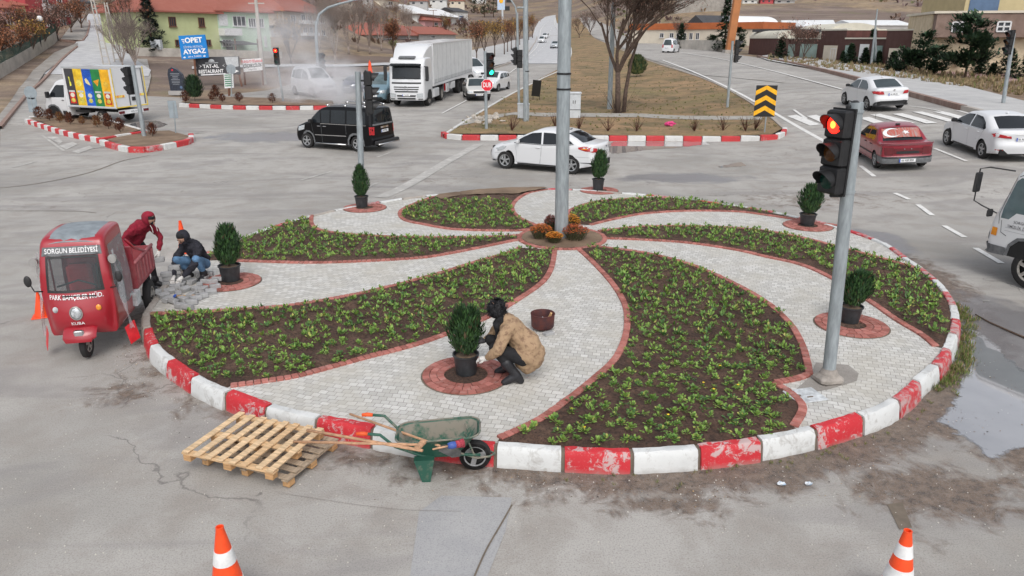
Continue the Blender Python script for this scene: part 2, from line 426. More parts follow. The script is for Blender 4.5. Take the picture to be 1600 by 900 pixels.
paint_mat('kerb_bare', (.42,.38,.34), 0, (.5, .6), base=(.33,.28,.24))
paint_mat('far_red', (.55,.04,.045), .05); paint_mat('far_white', (.66,.66,.64), .05)
mat('mortar', (.16,.13,.10), .95)
def line_mat():
    m, n, b, P = newmat('road_paint', .7)
    k = nnoise(n, P, 3.5, 8, .75, .3); c = nramp(n, k, (.50, (.74,.73,.70)), (.72, (.46,.45,.43)))
    n.links.new(c, b.inputs['Base Color'])
line_mat()
def worn_line_mat():
    m, n, b, P = newmat('worn_road_paint', .75)
    k = nnoise(n, P, 2.2, 8, .78, .4); c = nramp(n, k, (.4, (.55,.535,.50)), (.52, (.40,.385,.36)))
    n.links.new(c, b.inputs['Base Color'])
worn_line_mat()
def paver_mat(name, c1, c2, mort, bw=.118, rh=.098, rot=18., dist=.10):
    m, n, b, P = newmat(name, .85); L = n.links
    nn = n.nodes.new('ShaderNodeTexNoise'); nn.inputs['Scale'].default_value = .55; nn.inputs['Detail'].default_value = 2; L.new(P, nn.inputs['Vector'])
    a = n.nodes.new('ShaderNodeVectorMath'); a.operation = 'SCALE'; a.inputs['Scale'].default_value = dist*5; L.new(nn.outputs['Color'], a.inputs[0])
    d = n.nodes.new('ShaderNodeVectorMath'); d.operation = 'ADD'; L.new(P, d.inputs[0]); L.new(a.outputs[0], d.inputs[1])
    mp = n.nodes.new('ShaderNodeMapping'); mp.inputs['Rotation'].default_value = (0, 0, radians(rot)); L.new(d.outputs[0], mp.inputs[0])
    br = n.nodes.new('ShaderNodeTexBrick'); L.new(mp.outputs[0], br.inputs['Vector'])
    br.inputs['Scale'].default_value = 1; br.inputs['Brick Width'].default_value = bw; br.inputs['Row Height'].default_value = rh
    br.inputs['Mortar Size'].default_value = .0042; br.inputs['Mortar Smooth'].default_value = .3; br.inputs['Bias'].default_value = 0
    br.inputs['Color1'].default_value = c1+(1,); br.inputs['Color2'].default_value = c2+(1,); br.inputs['Mortar'].default_value = tuple(x*1.5 for x in mort)+(1,)
    k = nnoise(n, P, 1.4, 6, .65); c = nmix(n, nramp(n, k, (.42, 0.), (.66, .6)), br.outputs['Color'], tuple(x*y for x, y in zip(c1, (.74,.70,.62))))
    c = nmix(n, nramp(n, nnoise(n, P, 45, 3), (.3, .3), (.5, 0.)), c, tuple(x*.6 for x in c1))
    L.new(c, b.inputs['Base Color'])
    nbump(n, b, nmath(n, 'ADD', nmath(n, 'SUBTRACT', 1., br.outputs['Fac']), nmath(n, 'MULTIPLY', nnoise(n, P, 60), .3)), .6, .008); return m
paver_mat('white_pavers', (.64,.63,.60), (.46,.45,.42), (.16,.145,.13))
paver_mat('pink_pavers', (.42,.25,.23), (.47,.33,.31), (.25,.2,.18), .3, .2, 0, 0.)
paver_mat('grey_pavers', (.36,.34,.31), (.44,.42,.38), (.16,.14,.12), .25, .15, 0, 0.)
def brickc_mat():
    m, n, b, P = newmat('red_brick', .85); L = n.links
    oi = n.nodes.new('ShaderNodeAttribute'); oi.attribute_name = 'tint'
    c = nmix(n, oi.outputs['Fac'], (.26,.085,.065), (.46,.17,.14)); c = nmix(n, nramp(n, nnoise(n, P, 9, 6, .7), (.5, 0.), (.72, .45)), c, (.5,.35,.31))
    L.new(c, b.inputs['Base Color']); nbump(n, b, nnoise(n, P, 80, 3), .4, .006)
brickc_mat()

# ---- base terrain
def terrain():
    ys = [-30]; 
    while ys[-1] < 1500:
        y = ys[-1]; ys.append(y+(4 if y < 130 else 7 if y < 300 else 16 if y < 600 else 40))
    xs = [0]
    while xs[-1] < 900: x = xs[-1]; xs.append(x+(4 if x < 90 else 8 if x < 220 else 25))
    xs = [-x for x in xs[:0:-1]]+xs; W = len(xs); vs = []
    for y in ys:
        for x in xs:
            d = hypot(x, y); amp = sm(d, 90, 400)*2.0+sm(d, 350, 900)*14
            z = g(x, y)-.10
            if amp > 0: z += amp*(noise.noise(Vector((x*.011, y*.011, 3)))+.4*noise.noise(Vector((x*.04, y*.04, 1))))*sm(abs(x-.05*y-2), 8, 40)
            vs.append((x, y, z))
    fs = [(j*W+i, j*W+i+1, (j+1)*W+i+1, (j+1)*W+i) for j in range(len(ys)-1) for i in range(W-1)]
    o = MB().add(vs, fs).build('ground', 'dry_ground', smooth=True); tag(o, kind='structure')
terrain()
def gpl(pts, dz=0.): return [gp(x, y, dz) for x, y in pts]
RZ = lambda x, y: g(x, y)
# ---- roads (traced on the terrain)
plaza = gpl([(0,230),(0,182),(62,112),(95,92),(230,92),(236,118),(228,150),(300,153),(420,141),(478,124),(560,119),(640,104),(730,92),(800,66),(832,58),(905,52),(1000,62),(1100,78),(1185,90),(1290,106),(1400,137),(1500,163),(1600,190)])
road_poly = [Vector((-46,-8,0)), Vector((-46,22,0))]+plaza+[Vector((60,38,0)), Vector((60,-8,0))]
sheet('road', road_poly, RZ, 2.0, 'road_asphalt')
lz = lambda x, y: g(x, y)+.012+.0014*max(0, y-30)
hill = gpl([(55,116),(110,78),(128,56),(135,40),(136,27),(138,22),(158,23),(176,32),(178,60),(200,84),(236,110),(232,120)])
sheet('hill_road', hill, lambda x, y: g(x, y)+.05, 3., 'hill_road')
lane_l = gpl([(735,100),(800,70),(832,58),(836,44),(842,34),(852,27),(868,24),(868,28),(870,36),(880,48),(890,62),(890,72),(880,100)])
sheet('left_carriageway', lane_l, lambda x, y: g(x, y)+.016+.0007*max(0, y-50), 3., 'hill_road')
lane_r = gpl([(1225,130),(1100,118),(1010,92),(950,66),(915,44),(905,30),(912,25),(935,34),(980,52),(1040,72),(1100,80),(1185,91),(1240,100)])
sheet('right_carriageway', lane_r, lambda x, y: g(x, y)+.016+.0007*max(0, y-50), 3., 'road_asphalt')
# ---- markings
def stripe(a, b, wd, m='road_paint', name='road_marking', wd2=None, mb=None, dz=.0):
    a = Vector((a[0], a[1])); b = Vector((b[0], b[1])); d = (b-a); n_ = max(1, int(d.length/1.5)); u = Vector((-d.y, d.x)).normalized()
    M_ = mb or MB(); vs = []
    for i in range(n_+1):
        p = a.lerp(b, i/n_); w_ = wd+(wd2-wd)*i/n_ if wd2 else wd
        for s_ in (-.5, .5):
            q = p+u*w_*s_; vs.append((q.x, q.y, lz(q.x, q.y)+dz))
    M_.add(vs, [(2*i, 2*i+2, 2*i+3, 2*i+1) if False else (2*i+1, 2*i, 2*i+2, 2*i+3) for i in range(n_)])
    if mb is None: return tag(M_.build(name, m), kind='structure')
def pline(pts, wd, m='road_paint', dash=None, name='lane_line'):
    P_ = gpl(pts); M_ = MB()
    if dash:
        R_ = resample(P_, dash[0], False); 
        for i in range(0, len(R_)-1, dash[1]): stripe(R_[i], R_[i+1], wd, mb=M_)
    else:
        R_ = resample(crom(P_, 4), 3, False)
        for a, b in zip(R_, R_[1:]): stripe(a, b, wd, mb=M_)
    tag(M_.build(name, m), kind='structure')
pline([(595,309),(640,288),(700,252),(748,226)], .42, 'worn_road_paint', name='stop_line')
pline([(1290,222),(1225,186),(1180,160),(1130,134),(1080,112),(1035,95)], .2)
pline([(1330,144),(1270,128),(1200,110),(1120,92),(1055,82)], .22)
pline([(1560,200),(1460,172),(1420,166)], .12); pline([(1560,150),(1450,122),(1330,99)][:0] or [(1480,150),(1400,130),(1300,108),(1240,98)], .10)
for a, b in (((1344,259),(1366,276)),((1398,302),(1421,312)),((1434,320),(1457,337)),((1475,353),(1507,371)),((1524,388),(1565,412)),((1460,232),(1510,252)),((1240,172),(1260,186))):
    stripe(gp(*a), gp(*b), .14)
for k, (a, b) in enumerate((((1237,181),(1274,196)),((1268,181),(1302,196)),((1300,181),(1335,197)),((1350,184),(1390,198)),((1367,179),(1421,193)),((1402,178),(1456,193)),((1433,175),(1488,190)),((1465,175),(1520,190)),((1500,173),(1556,189)))):
    stripe(gp(*a), gp(*b), .5, name='crossing_stripe')
for a, b in (((66,212),(100,236)),((1540,470),(1541,471))): stripe(gp(*a), gp(*b), .12, 'worn_road_paint')
for q in ([(72,214),(90,214),(98,222),(92,226)], [(92,228),(114,222),(122,226),(104,234)], [(112,237),(140,228),(146,232),(122,240)]):
    sheet('road_marking', gpl(q), lz, .8, 'worn_road_paint')
for pts in ([(20,262),(120,236),(260,214),(420,196)], [(470,282),(560,256),(640,228)], [(420,176),(560,168)], [(560,300),(640,262)]): pline(pts, .11, 'worn_road_paint', (1.6, 3))
pline([(760,140),(800,112),(832,90),(852,72),(858,58),(862,44)], .14, dash=(3, 3)); pline([(690,178),(760,140),(806,108)], .12)
pline([(812,100),(838,76),(843,62),(846,46),(858,34)], .14); pline([(882,78),(886,66),(873,50),(866,38),(868,30)], .14)
pline([(-20,296),(60,287),(140,270),(190,252),(235,243)], .05, 'mortar', name='road_seam')
pline([(0,330),(110,330),(150,333)], .025, 'mortar', name='road_seam'); pline([(740,905),(760,860),(782,822),(800,790)], .018, 'mortar', name='road_seam')
pline([(430,770),(560,790),(640,798),(720,800)], .005, 'old_concrete', name='road_seam')
sheet('asphalt_patch', gpl([(640,905),(655,800),(690,775),(800,778),(790,830),(760,905)]), lambda x, y: .005, .4, 'dark_asphalt')
sheet('asphalt_patch', gpl([(1386,788),(1410,786),(1425,825),(1405,828)]), lambda x, y: .006, .2, 'mortar')
# pavements beyond the road on the right and behind the lorry
def raised(name, pts, h, m, step=2., kerb=None, kname='kerb', kh=None, smooth=True):
    P_ = gpl(pts); o = sheet(name, P_, lambda x, y: g(x, y)+h, step, m, smooth=smooth); return P_
def kerb_wall(pts, h, wd, m, name='kerb', dz=0., closed=False):
    R_ = resample(crom(gpl(pts), 3, closed), 2.0, closed)
    M_ = MB(); n_ = len(R_); vs = []
    for i, p in enumerate(R_):
        a = R_[(i-1) % n_] if closed else R_[max(0, i-1)]; b = R_[(i+1) % n_] if closed else R_[min(n_-1, i+1)]
        d = (b-a); d.z = 0; d.normalize(); u = Vector((-d.y, d.x, 0))
        z0 = g(p.x, p.y)-.1+dz; z1 = g(p.x, p.y)+h+dz
        for s_, z in ((-1, z0), (-1, z1), (1, z1), (1, z0)): q = p+u*wd/2*s_; vs.append((q.x, q.y, z))
    fs = []
    for i in range(n_ if closed else n_-1):
        j = (i+1) % n_
        for k in range(4): fs.append((i*4+k, j*4+k, j*4+(k+1)%4, i*4+(k+1)%4))
    M_.add(vs, fs); return tag(M_.build(name, m), kind='structure')
raised('pavement', [(1640,212),(1500,171),(1400,143),(1300,114),(1200,96),(1184,90),(1200,87),(1300,97),(1400,112),(1500,135),(1640,172)], .14, 'side_pavement')
raised('pavement', [(740,112),(790,100),(820,84),(832,70),(838,60),(830,58),(800,64),(735,80)], .12, 'side_pavement')
paver_mat('brown_wall', (.27,.17,.14), (.33,.24,.2), (.18,.13,.11), .5, .12, 0, 0.)
kerb_wall([(1505,173),(1450,158),(1400,144),(1340,126),(1260,106),(1184,90)], .28, .3, 'brown_wall', 'kerb')
kerb_wall([(1660,222),(1600,200),(1560,188),(1505,173)], .26, .3, 'kerb_bare', 'kerb')
kerb_wall([(742,114),(790,102),(822,86),(834,70),(839,58)], .2, .25, 'kerb_bare', 'kerb')
raised('pavement', [(40,152),(0,200),(0,182),(30,140),(52,112),(85,84),(122,68),(120,76),(100,92),(70,115)], .12, 'old_concrete')
raised('pavement', [(95,63),(130,64),(140,38),(130,30),(118,32)], .12, 'old_concrete')
kerb_wall([(0,182+20),(40,152),(62,132),(95,96),(121,74)], .16, .2, 'brown_wall', 'kerb'); kerb_wall([(95,63),(130,64),(140,40),(139,33)], .16, .2, 'brown_wall', 'kerb')
raised('verge', [(1300,97),(1400,112),(1500,135),(1640,172),(1760,200),(1760,160),(1600,132),(1480,118),(1330,96)], .06, 'dry_soil', 2.5)
raised('forecourt', [(1200,86),(1330,97),(1480,118),(1600,132),(1600,118),(1480,106),(1330,92),(1200,82)], .04, 'pink_pavers', 2.5)
raised('track', [(300,104),(470,100),(600,98),(705,100),(705,104),(600,102),(470,104),(300,108)], .03, 'hill_road', 2.5)

# ============================================================ THE ROUNDABOUT ISLAND
TOP = .215
def px2(pts, n=5): return crom([gz(x, y, TOP) for x, y in pts], n)
def kerb_in(a0, a1, r=.11, step=3.):
    n_ = max(2, int(abs(a1-a0)/step)); return [ipt(a0+(a1-a0)*i/n_, kR(a0+(a1-a0)*i/n_)-r, TOP) for i in range(n_+1)]
def angle(px, py): p = gz(px, py, TOP); return math.degrees(atan2(p.y-ICY, p.x-ICX))
# island body (kerb stones stand round it)
body = [ipt(a, kR(a)-.14, 0) for a in range(-180, 180, 4)]
A1 = px2([(902,388),(928,412),(957,444),(976,476),(980,508),(973,540),(957,567),(928,593),(896,619),(842,657),(780,686)])
A2 = px2([(1240,667),(1253,645),(1251,631),(1235,615),(1213,601)], 3)+px2([(1211,599),(1248,592),(1264,585)], 2)+px2([(1262,572),(1253,540),(1235,508),(1205,479),(1168,455),(1120,431),(1072,412),(1008,396),(932,386)])
B1 = px2([(812,387),(800,394),(737,412),(700,424),(620,446),(540,464),(437,480),(295,489),(238,491)])
B2 = px2([(360,604),(410,597),(470,587),(570,560),(640,542),(691,525),(760,497),(804,472),(847,442),(862,418),(867,391)])
C1 = px2([(487,337),(487,350),(500,360),(540,366),(625,371),(750,371),(813,368)])
C2 = px2([(813,375),(800,377),(700,397),(637,405),(500,411),(400,409),(345,407)])
D1 = px2([(677,308),(640,322),(625,332),(632,344),(662,351),(712,359),(800,361),(832,358)])
D2 = px2([(836,352),(812,341),(801,328),(805,315),(825,302),(855,296)])
E1 = px2([(1060,311),(1012,310),(955,313),(925,317),(900,325),(887,334),(903,351)])
E2 = px2([(922,352),(950,345),(988,337),(1020,333),(1075,330),(1150,331),(1200,337),(1255,345),(1308,353)])
F1 = px2([(935,362),(1000,355),(1075,354),(1137,356),(1200,362),(1262,374),(1300,384),(1350,397),(1412,414),(1432,420)])
F2 = px2([(1462,542),(1440,524),(1400,500),(1361,473),(1301,436),(1251,414),(1198,402),(1150,391),(1075,380),(1000,375),(943,373)])
def adeg(p): return math.degrees(atan2(p.y-ICY, p.x-ICX))
def ring_between(p, q, ccw=True):
    a0, a1 = adeg(p), adeg(q)
    if ccw and a1 < a0: a1 += 360
    if not ccw and a1 > a0: a1 -= 360
    return kerb_in(a0, a1)
hubC = gz(878, 372, TOP); HUBR = .5*(gz(945,372,TOP)-gz(812,372,TOP)).length
beds = {'A': A1+ring_between(A1[-1], A2[0])+A2, 'B': B1+ring_between(B1[-1], B2[0])+B2, 'C': C1[::-1]+[], 'D': None, 'E': None, 'F': None}
beds['C'] = C1+C2+ring_between(C2[-1], C1[0], False); beds['D'] = D1+D2+ring_between(D2[-1], D1[0])
beds['E'] = E1+E2+ring_between(E2[-1], E1[0]); beds['F'] = F1+ring_between(F1[-1], F2[0], False)+F2
sheet('paving', body, lambda x, y: TOP, .6, 'white_pavers', smooth=False)
def seglist(poly, x, y): return min(hypot(p.x-x, p.y-y) for p in poly)
def soilz(seed, poly):
    poly = resample([Vector((p.x, p.y, 0)) for p in poly], .12)
    def f(x, y):
        e = min((seglist(poly, x, y), .3)); k = sm(e, .03, .16)
        return TOP+.005+k*(.06*abs(noise.noise(Vector((x*3.1, y*3.1, seed))))+.05*abs(noise.noise(Vector((x*8, y*8, seed))))+.03*noise.noise(Vector((x*17, y*17, seed)))+.012)
    return f
for i, (k, p) in enumerate(beds.items()):
    m_ = 'garden_soil'
    o = sheet('soil_bed', p, soilz(i, p), .09 if k in 'AB' else .14, m_, smooth=False)
sheet('soil_bed', gpl([(0,0)]) if False else [gz(x, y, TOP) for x, y in [(677,310),(690,306),(750,299),(800,296),(850,295),(855,297),(825,302),(806,306),(760,306),(720,308),(690,314)]], lambda x, y: TOP+.07+.02*noise.noise(Vector((x*5, y*5, 0))), .12, 'dry_soil')
hub = [Vector((hubC.x+(HUBR-.06)*cos(t*pi/24), hubC.y+(HUBR-.06)*sin(t*pi/24), 0)) for t in range(48)]
sheet('soil_bed', hub, lambda x, y: TOP+.03+.05*max(0, 1-hypot(x-hubC.x, y-hubC.y)/HUBR)+.01*noise.noise(Vector((x*9, y*9, 0))), .07, 'dry_soil')
# brick edging laid block by block
def tint_build(mb, tints, name, m='red_brick'):
    o = mb.build(name, m); a = o.data.attributes.new('tint', 'FLOAT', 'FACE'); a.data.foreach_set('value', tints); return o
def edging(pts, name='brick_edging', wd=.105, ln=.098, h=.032, side=0., r=random.Random(5)):
    R_ = resample([Vector((p.x, p.y, 0)) for p in pts], .03, False); mb = MB(); T = []
    acc = 0; i = 0
    L_ = [0]
    for a, b in zip(R_, R_[1:]): L_.append(L_[-1]+(b-a).length)
    s_ = ln/2; j = 0
    while s_ < L_[-1]:
        while j < len(L_)-2 and L_[j+1] < s_: j += 1
        d = (R_[j+1]-R_[j]); d = d.normalized() if d.length > 0 else Vector((1,0,0)); p = R_[j]+d*(s_-L_[j]); u = Vector((-d.y, d.x, 0))
        q = p+u*side; zz = r.uniform(-.004, .004)
        mb.bbox((q.x, q.y, TOP-.03+h/2+zz), (ln-.008, wd, .06+h), .006, rz=atan2(d.y, d.x)+r.uniform(-.03, .03)); t = r.random()
        T += [t]*(len(mb.f)-len(T)); s_ += ln
    tag(tint_build(mb, T, name), kind='structure')
for e in (A1, A2, B1, B2, C1, C2, D1, D2, E1, E2, F1, F2): edging(e)
edging([Vector((hubC.x+HUBR*cos(t*pi/40), hubC.y+HUBR*sin(t*pi/40), 0)) for t in range(81)])
RINGS = [(728,586,1.), (360,441,.9), (570,325,.95), (936,298,.95), (1262,353,.95), (1330,508,.95)]
RINGW = [(.30,.60), (.24,.56), (.24,.58), (.24,.58), (.24,.58), (.22,.56)]
def brick_ring(px, py, r0, r1):
    c = gz(px, py, TOP); mb = MB(); T = []; r = random.Random(int(px)); nr = 3; 
    for k in range(nr):
        ra, rb = r0+(r1-r0)*k/nr, r0+(r1-r0)*(k+1)/nr; n_ = int(2*pi*(ra+rb)/2/.105); off = r.random()
        for j in range(n_):
            a0 = 2*pi*(j+off)/n_+.035*.1/ra; a1 = 2*pi*(j+1+off)/n_-.035*.1/ra; g0 = .004
            po = [(c.x+q*cos(a), c.y+q*sin(a)) for q, a in ((ra+g0, a0), (rb-g0, a0+.0), (rb-g0, a1), (ra+g0, a1))]
            z = TOP+.022+r.uniform(-.003, .003); mb.prism(po, TOP-.01, z); t = r.random(); T += [t]*(len(mb.f)-len(T))
    tag(tint_build(mb, T, 'brick_ring'), kind='structure')
    sh = [(c.x+r0*cos(t*pi/12), c.y+r0*sin(t*pi/12)) for t in range(24)]
    sheet('planting_hole', sh, lambda x, y: TOP+.004, .12, 'garden_soil'); 
    sheet('ring_bedding', [(c.x+(r1+.02)*cos(t*pi/16), c.y+(r1+.02)*sin(t*pi/16)) for t in range(32)], lambda x, y: TOP+.0035 if False else TOP+.003, .3, 'mortar', holes=(sh,))
    return c
RC = [brick_ring(x, y, *RINGW[i]) for i, (x, y, s_) in enumerate(RINGS)]
# kerb stones
def kerb_stone(mb, a0, a1, r=None, inner=.15, h=KT, tone=0):
    n_ = 7; tone = rnd.uniform(-.01,.01); h0 = rnd.uniform(-.008,.008); prof = [(0.02, -.02), (.0, .10), (-.012, .19), (-.035, h-.012), (-.05, h), (-inner+.012, h+.002), (-inner, h-.01), (-inner, -.02)]
    vs = []; 
    for i in range(n_+1):
        a = a0+(a1-a0)*i/n_; R_ = kR(a)
        for d, z in prof: vs.append(ipt(a, R_+d+rnd.uniform(-.007, .007)+tone, z+(rnd.uniform(-.006, .006) if z > .2 else 0)+h0))
    P_ = len(prof); fs = [tuple(range(P_)), tuple(range(n_*P_+P_-1, n_*P_-1, -1))]
    for i in range(n_):
        for k in range(P_): fs.append((i*P_+k, (i+1)*P_+k, (i+1)*P_+(k+1)%P_, i*P_+(k+1)%P_))
    mb.add(vs, fs)
isl = thing('roundabout_kerb', 'ring of painted red and white kerbstones round the planted roundabout', 'kerb', (0,0,0))
a_j = adeg(gz(880, 705, KT)); nst = 62; st = 360/nst
for k in range(nst):
    a0 = a_j+k*st; a1 = a0+st; am = (a0+a1)/2; am = (am+180) % 360-180; red = k % 2 == 0
    mb = MB(); kerb_stone(mb, a0+.16, a1-.16)
    m_ = ('kerb_red' if red else 'kerb_white')
    if red and (-57 < am < -20): m_ = 'kerb_red_worn'
    if am < -150 or am > 176: m_ = 'kerb_bare'
    if red and -22 < am < 60: m_ = 'kerb_red_worn'
    if am > 60: m_ = 'kerb_white' if not red else 'kerb_red_worn' if k % 4 else 'kerb_bare'
    mb.build('kerb_stone', m_, isl, smooth=30)
mb = MB(); vs = []; fs = []
for i in range(181):
    a = i*2; R_ = kR(a)
    for d, z in ((-.012, 0), (-.03, .17), (-.045, .225), (-.14, .228)): vs.append(ipt(a, R_+d, z))
fs = [(i*4+k, (i+1)*4+k, (i+1)*4+k+1, i*4+k+1) for i in range(180) for k in range(3)]
mb.add(vs, fs).build('mortar_bed', 'mortar', isl)
# ============================================================ VEHICLES
def car_paint(name, c, var=.03, rough=.28, dirt=.25, coat=.5, spec=.5):
    m, n, b, P = newmat(name, rough); b.inputs['Coat Weight'].default_value = coat; b.inputs['Specular IOR Level'].default_value = spec; b.inputs['Coat Roughness'].default_value = .06
    sx = n.nodes.new('ShaderNodeSeparateXYZ'); n.links.new(P, sx.inputs[0])
    h = nmath(n, 'ADD', nmath(n, 'MULTIPLY', sx.outputs[2], -1.5), nmath(n, 'MULTIPLY', nnoise(n, P, 3, 6), .6))
    k = nramp(n, h, (-.0, 0.), (.25, dirt)); k2 = nmath(n, 'ADD', k, nmath(n, 'MULTIPLY', nnoise(n, P, 2, 5), var))
    n.links.new(nmix(n, k2, c, (.30,.28,.25)), b.inputs['Base Color']); return m
car_paint('white_paint', (.68,.69,.70)); car_paint('black_paint', (.003,.003,.004), .003, dirt=.03, coat=.1, spec=.22); car_paint('red_paint', (.24,.008,.022)); car_paint('silver_paint', (.45,.48,.5))
car_paint('blue_paint', (.16,.26,.32)); car_paint('navy_paint', (.02,.035,.09)); car_paint('trike_red', (.33,.006,.018), .05, .32, .3); car_paint('cream_white', (.60,.59,.56), .06)
def glass(name, c=(.012,.015,.018), r=.04):
    m = mat(name, c, r, var=.2, scale=1.2, spec=.45, coat=0.); return m
glass('tinted_glass'); glass('grey_glass', (.045,.06,.065)); glass('pale_glass', (.10,.14,.15))
mat('tyre_rubber', (.018,.017,.017), .85, scale=20, bump=.2); mat('alloy_rim', (.45,.46,.47), .35, metal=.7, scale=9); mat('rim_dark', (.02,.02,.02), .6)
mat('steel_rim', (.36,.34,.31), .55, metal=.3, var=.3, scale=12); mat('black_plastic', (.02,.02,.021), .55, scale=15, var=.2); mat('grey_plastic', (.13,.135,.14), .6, scale=12, var=.2)
mat('underbody', (.012,.012,.012), .9); mat('chrome', (.7,.7,.7), .15, metal=1., var=.04); mat('red_lens', (.42,.01,.015), .12, coat=.8, scale=30, var=.2); mat('dark_red_lens', (.12,.006,.012), .15, coat=.8)
mat('amber_lens', (.75,.28,.03), .2, coat=.6); mat('head_lens', (.55,.58,.6), .08, coat=1., scale=25, var=.3, metal=.3); mat('plate_white', (.75,.76,.76), .45); mat('plate_ink', (.02,.02,.03), .5); mat('plate_blue', (.02,.08,.45), .5)
mat('seam', (.03,.03,.03), .7); mat('seam_soft', (.33,.34,.35), .7); mat('tarp_white', (.66,.67,.67), .55, var=.06, scale=1.5, bump=.15)
class Car:
    def __init__(s, spec):
        s.__dict__.update(dict(L=4.4, W=.88, belt=.93, tum=.30, bowF=.35, bowR=.18, tapF=.10, tapR=.06, r=.09, sill=.22, wr=.315, ws=.36, ar=.37, xf=1.3, xr=-1.35, step=.13, low=.05, ww=.20))
        s.__dict__.update(spec)
        P_ = []; F_ = []; n_ = 4 if s.step < .2 else 2; pr = s.prof
        for i in range(len(pr)-1):
            p0 = pr[max(i-1, 0)]; p1 = pr[i]; p2 = pr[i+1]; p3 = pr[min(i+2, len(pr)-1)]
            fl = p1[2] if len(p1) > 2 else ''
            for k in range(n_):
                t = k/n_; q = []
                for c in (0, 1):
                    m1 = (p2[c]-p0[c])/2; m2 = (p3[c]-p1[c])/2
                    dd = hypot(p2[0]-p1[0], p2[1]-p1[1])
                    if hypot(p1[0]-p0[0], p1[1]-p0[1]) > 0: m1 *= min(1, 2*dd/hypot(p2[0]-p0[0], p2[1]-p0[1]))
                    if hypot(p3[0]-p2[0], p3[1]-p2[1]) > 0: m2 *= min(1, 2*dd/hypot(p3[0]-p1[0], p3[1]-p1[1]))
                    q.append((2*t**3-3*t*t+1)*p1[c]+(t**3-2*t*t+t)*m1+(-2*t**3+3*t*t)*p2[c]+(t**3-t*t)*m2)
                P_.append(tuple(q)); F_.append(fl)
        P_.append(tuple(pr[-1][:2])); F_.append(''); s.P = P_; s.F = F_
        s.xmax = max(p[0] for p in P_); s.xmin = min(p[0] for p in P_)
    def hw(s, x, z):
        w_ = s.W
        if z > s.belt: w_ -= (z-s.belt)*s.tum
        else: w_ -= s.low*((s.belt-z)/s.belt)**2
        w_ -= s.W*s.tapF*sm(x, s.xmax*.35, s.xmax)+s.W*s.tapR*sm(-x, -s.xmin*.5, -s.xmin)
        return w_
    def dist(s, x, z):
        d = 9
        for (ax, az), (bx, bz) in zip(s.P, s.P[1:]):
            ux, uz = bx-ax, bz-az; l = ux*ux+uz*uz
            t = cl(((x-ax)*ux+(z-az)*uz)/l) if l > 0 else 0
            e = (x-ax-ux*t)**2+(z-az-uz*t)**2
            if e < d: d = e
        return sqrt(d)
    def sy(s, x, z):
        d = s.dist(x, z); w_ = s.hw(x, z)
        return w_ if d >= s.r else w_-s.r*(1-sqrt(max(0, 1-(1-d/s.r)**2)))
    def warp(s, x, y, z):
        a = min(1.1, abs(y)/s.W)**2.4
        return Vector((x-s.bowF*a*sm(x, s.xmax*.3, s.xmax)+s.bowR*a*sm(-x, -s.xmin*.4, -s.xmin), y, z))
    def arch(s, x0):
        out = []; n_ = 10
        a0 = math.asin(cl((s.sill-s.wr)/s.ar, -1, 1))
        for i in range(n_+1):
            a = a0+(pi-2*a0)*i/n_; out.append((x0+s.ar*cos(a), s.wr+s.ar*sin(a)))
        return out
    def xend(s, z, front):
        best = None
        for (ax, az), (bx, bz) in zip(s.P, s.P[1:]):
            if (az-z)*(bz-z) <= 0 and az != bz:
                x = ax+(bx-ax)*(z-az)/(bz-az)
                if best is None or (x > best if front else x < best): best = x
        return best if best is not None else (s.xmax if front else s.xmin)
    def zend(s, x):                                   # height of the top outline at x
        best = 0
        for (ax, az), (bx, bz) in zip(s.P, s.P[1:]):
            if (ax-x)*(bx-x) <= 0 and ax != bz and ax != bx: best = max(best, az+(bz-az)*(x-ax)/(bx-ax))
        return best
    def build(s, name, label, cat, group=None):
        root = thing(name, label, cat, group=group); s.root = root
        P_ = s.P; bot = [(s.xmin+.0, P_[-1][1])]
        outline = list(P_)
        if getattr(s, 'noarch', False): outline += [(P_[-1][0]+.02, s.sill), (P_[0][0]-.02, s.sill)]
        else: outline += [(s.xr-s.ar-.02, s.sill)]+s.arch(s.xr)[::-1]+[(s.xf-s.ar-.02, s.sill)]+s.arch(s.xf)[::-1]+[(s.xf+s.ar+.02, s.sill)]
        outline = [p for i, p in enumerate(outline) if i == 0 or hypot(p[0]-outline[i-1][0], p[1]-outline[i-1][1]) > 1e-4]
        pts = []
        for k, dd in enumerate((.08, .3, .62, 1.05)):
            for (ax, az), (bx, bz) in zip(P_, P_[1:]):
                l = hypot(bx-ax, bz-az)
                if l < 1e-5: continue
                nx, nz = (bz-az)/l, -(bx-ax)/l
                for t in ((0.,) if l < .25 else (0., .33, .66)):
                    q = (ax+(bx-ax)*t-nx*dd*s.r*(-1), az+(bz-az)*t-nz*dd*s.r*(-1))
                    if not pip(q[0], q[1], outline): q = (ax+(bx-ax)*t+nx*dd*s.r*(-1), az+(bz-az)*t+nz*dd*s.r*(-1))
                    if pip(q[0], q[1], outline) and s.dist(*q) > dd*s.r*.8: pts.append(q)
        x = s.xmin+s.step/2
        while x < s.xmax:
            z = s.sill+s.step*.7
            while z < 4:
                if pip(x, z, outline) and s.dist(x, z) > s.r*1.2: pts.append((x, z))
                z += s.step
            x += s.step
        wins = [resample([Vector(p) for p in w_], s.step*1.5) for w_ in s.wins]
        vs, fs = cdt([outline]+wins, pts)
        body = MB(); gl = [[MB() for _ in s.wins] for _ in (0, 1)]
        Y3 = [s.sy(v.x, v.y) for v in vs]
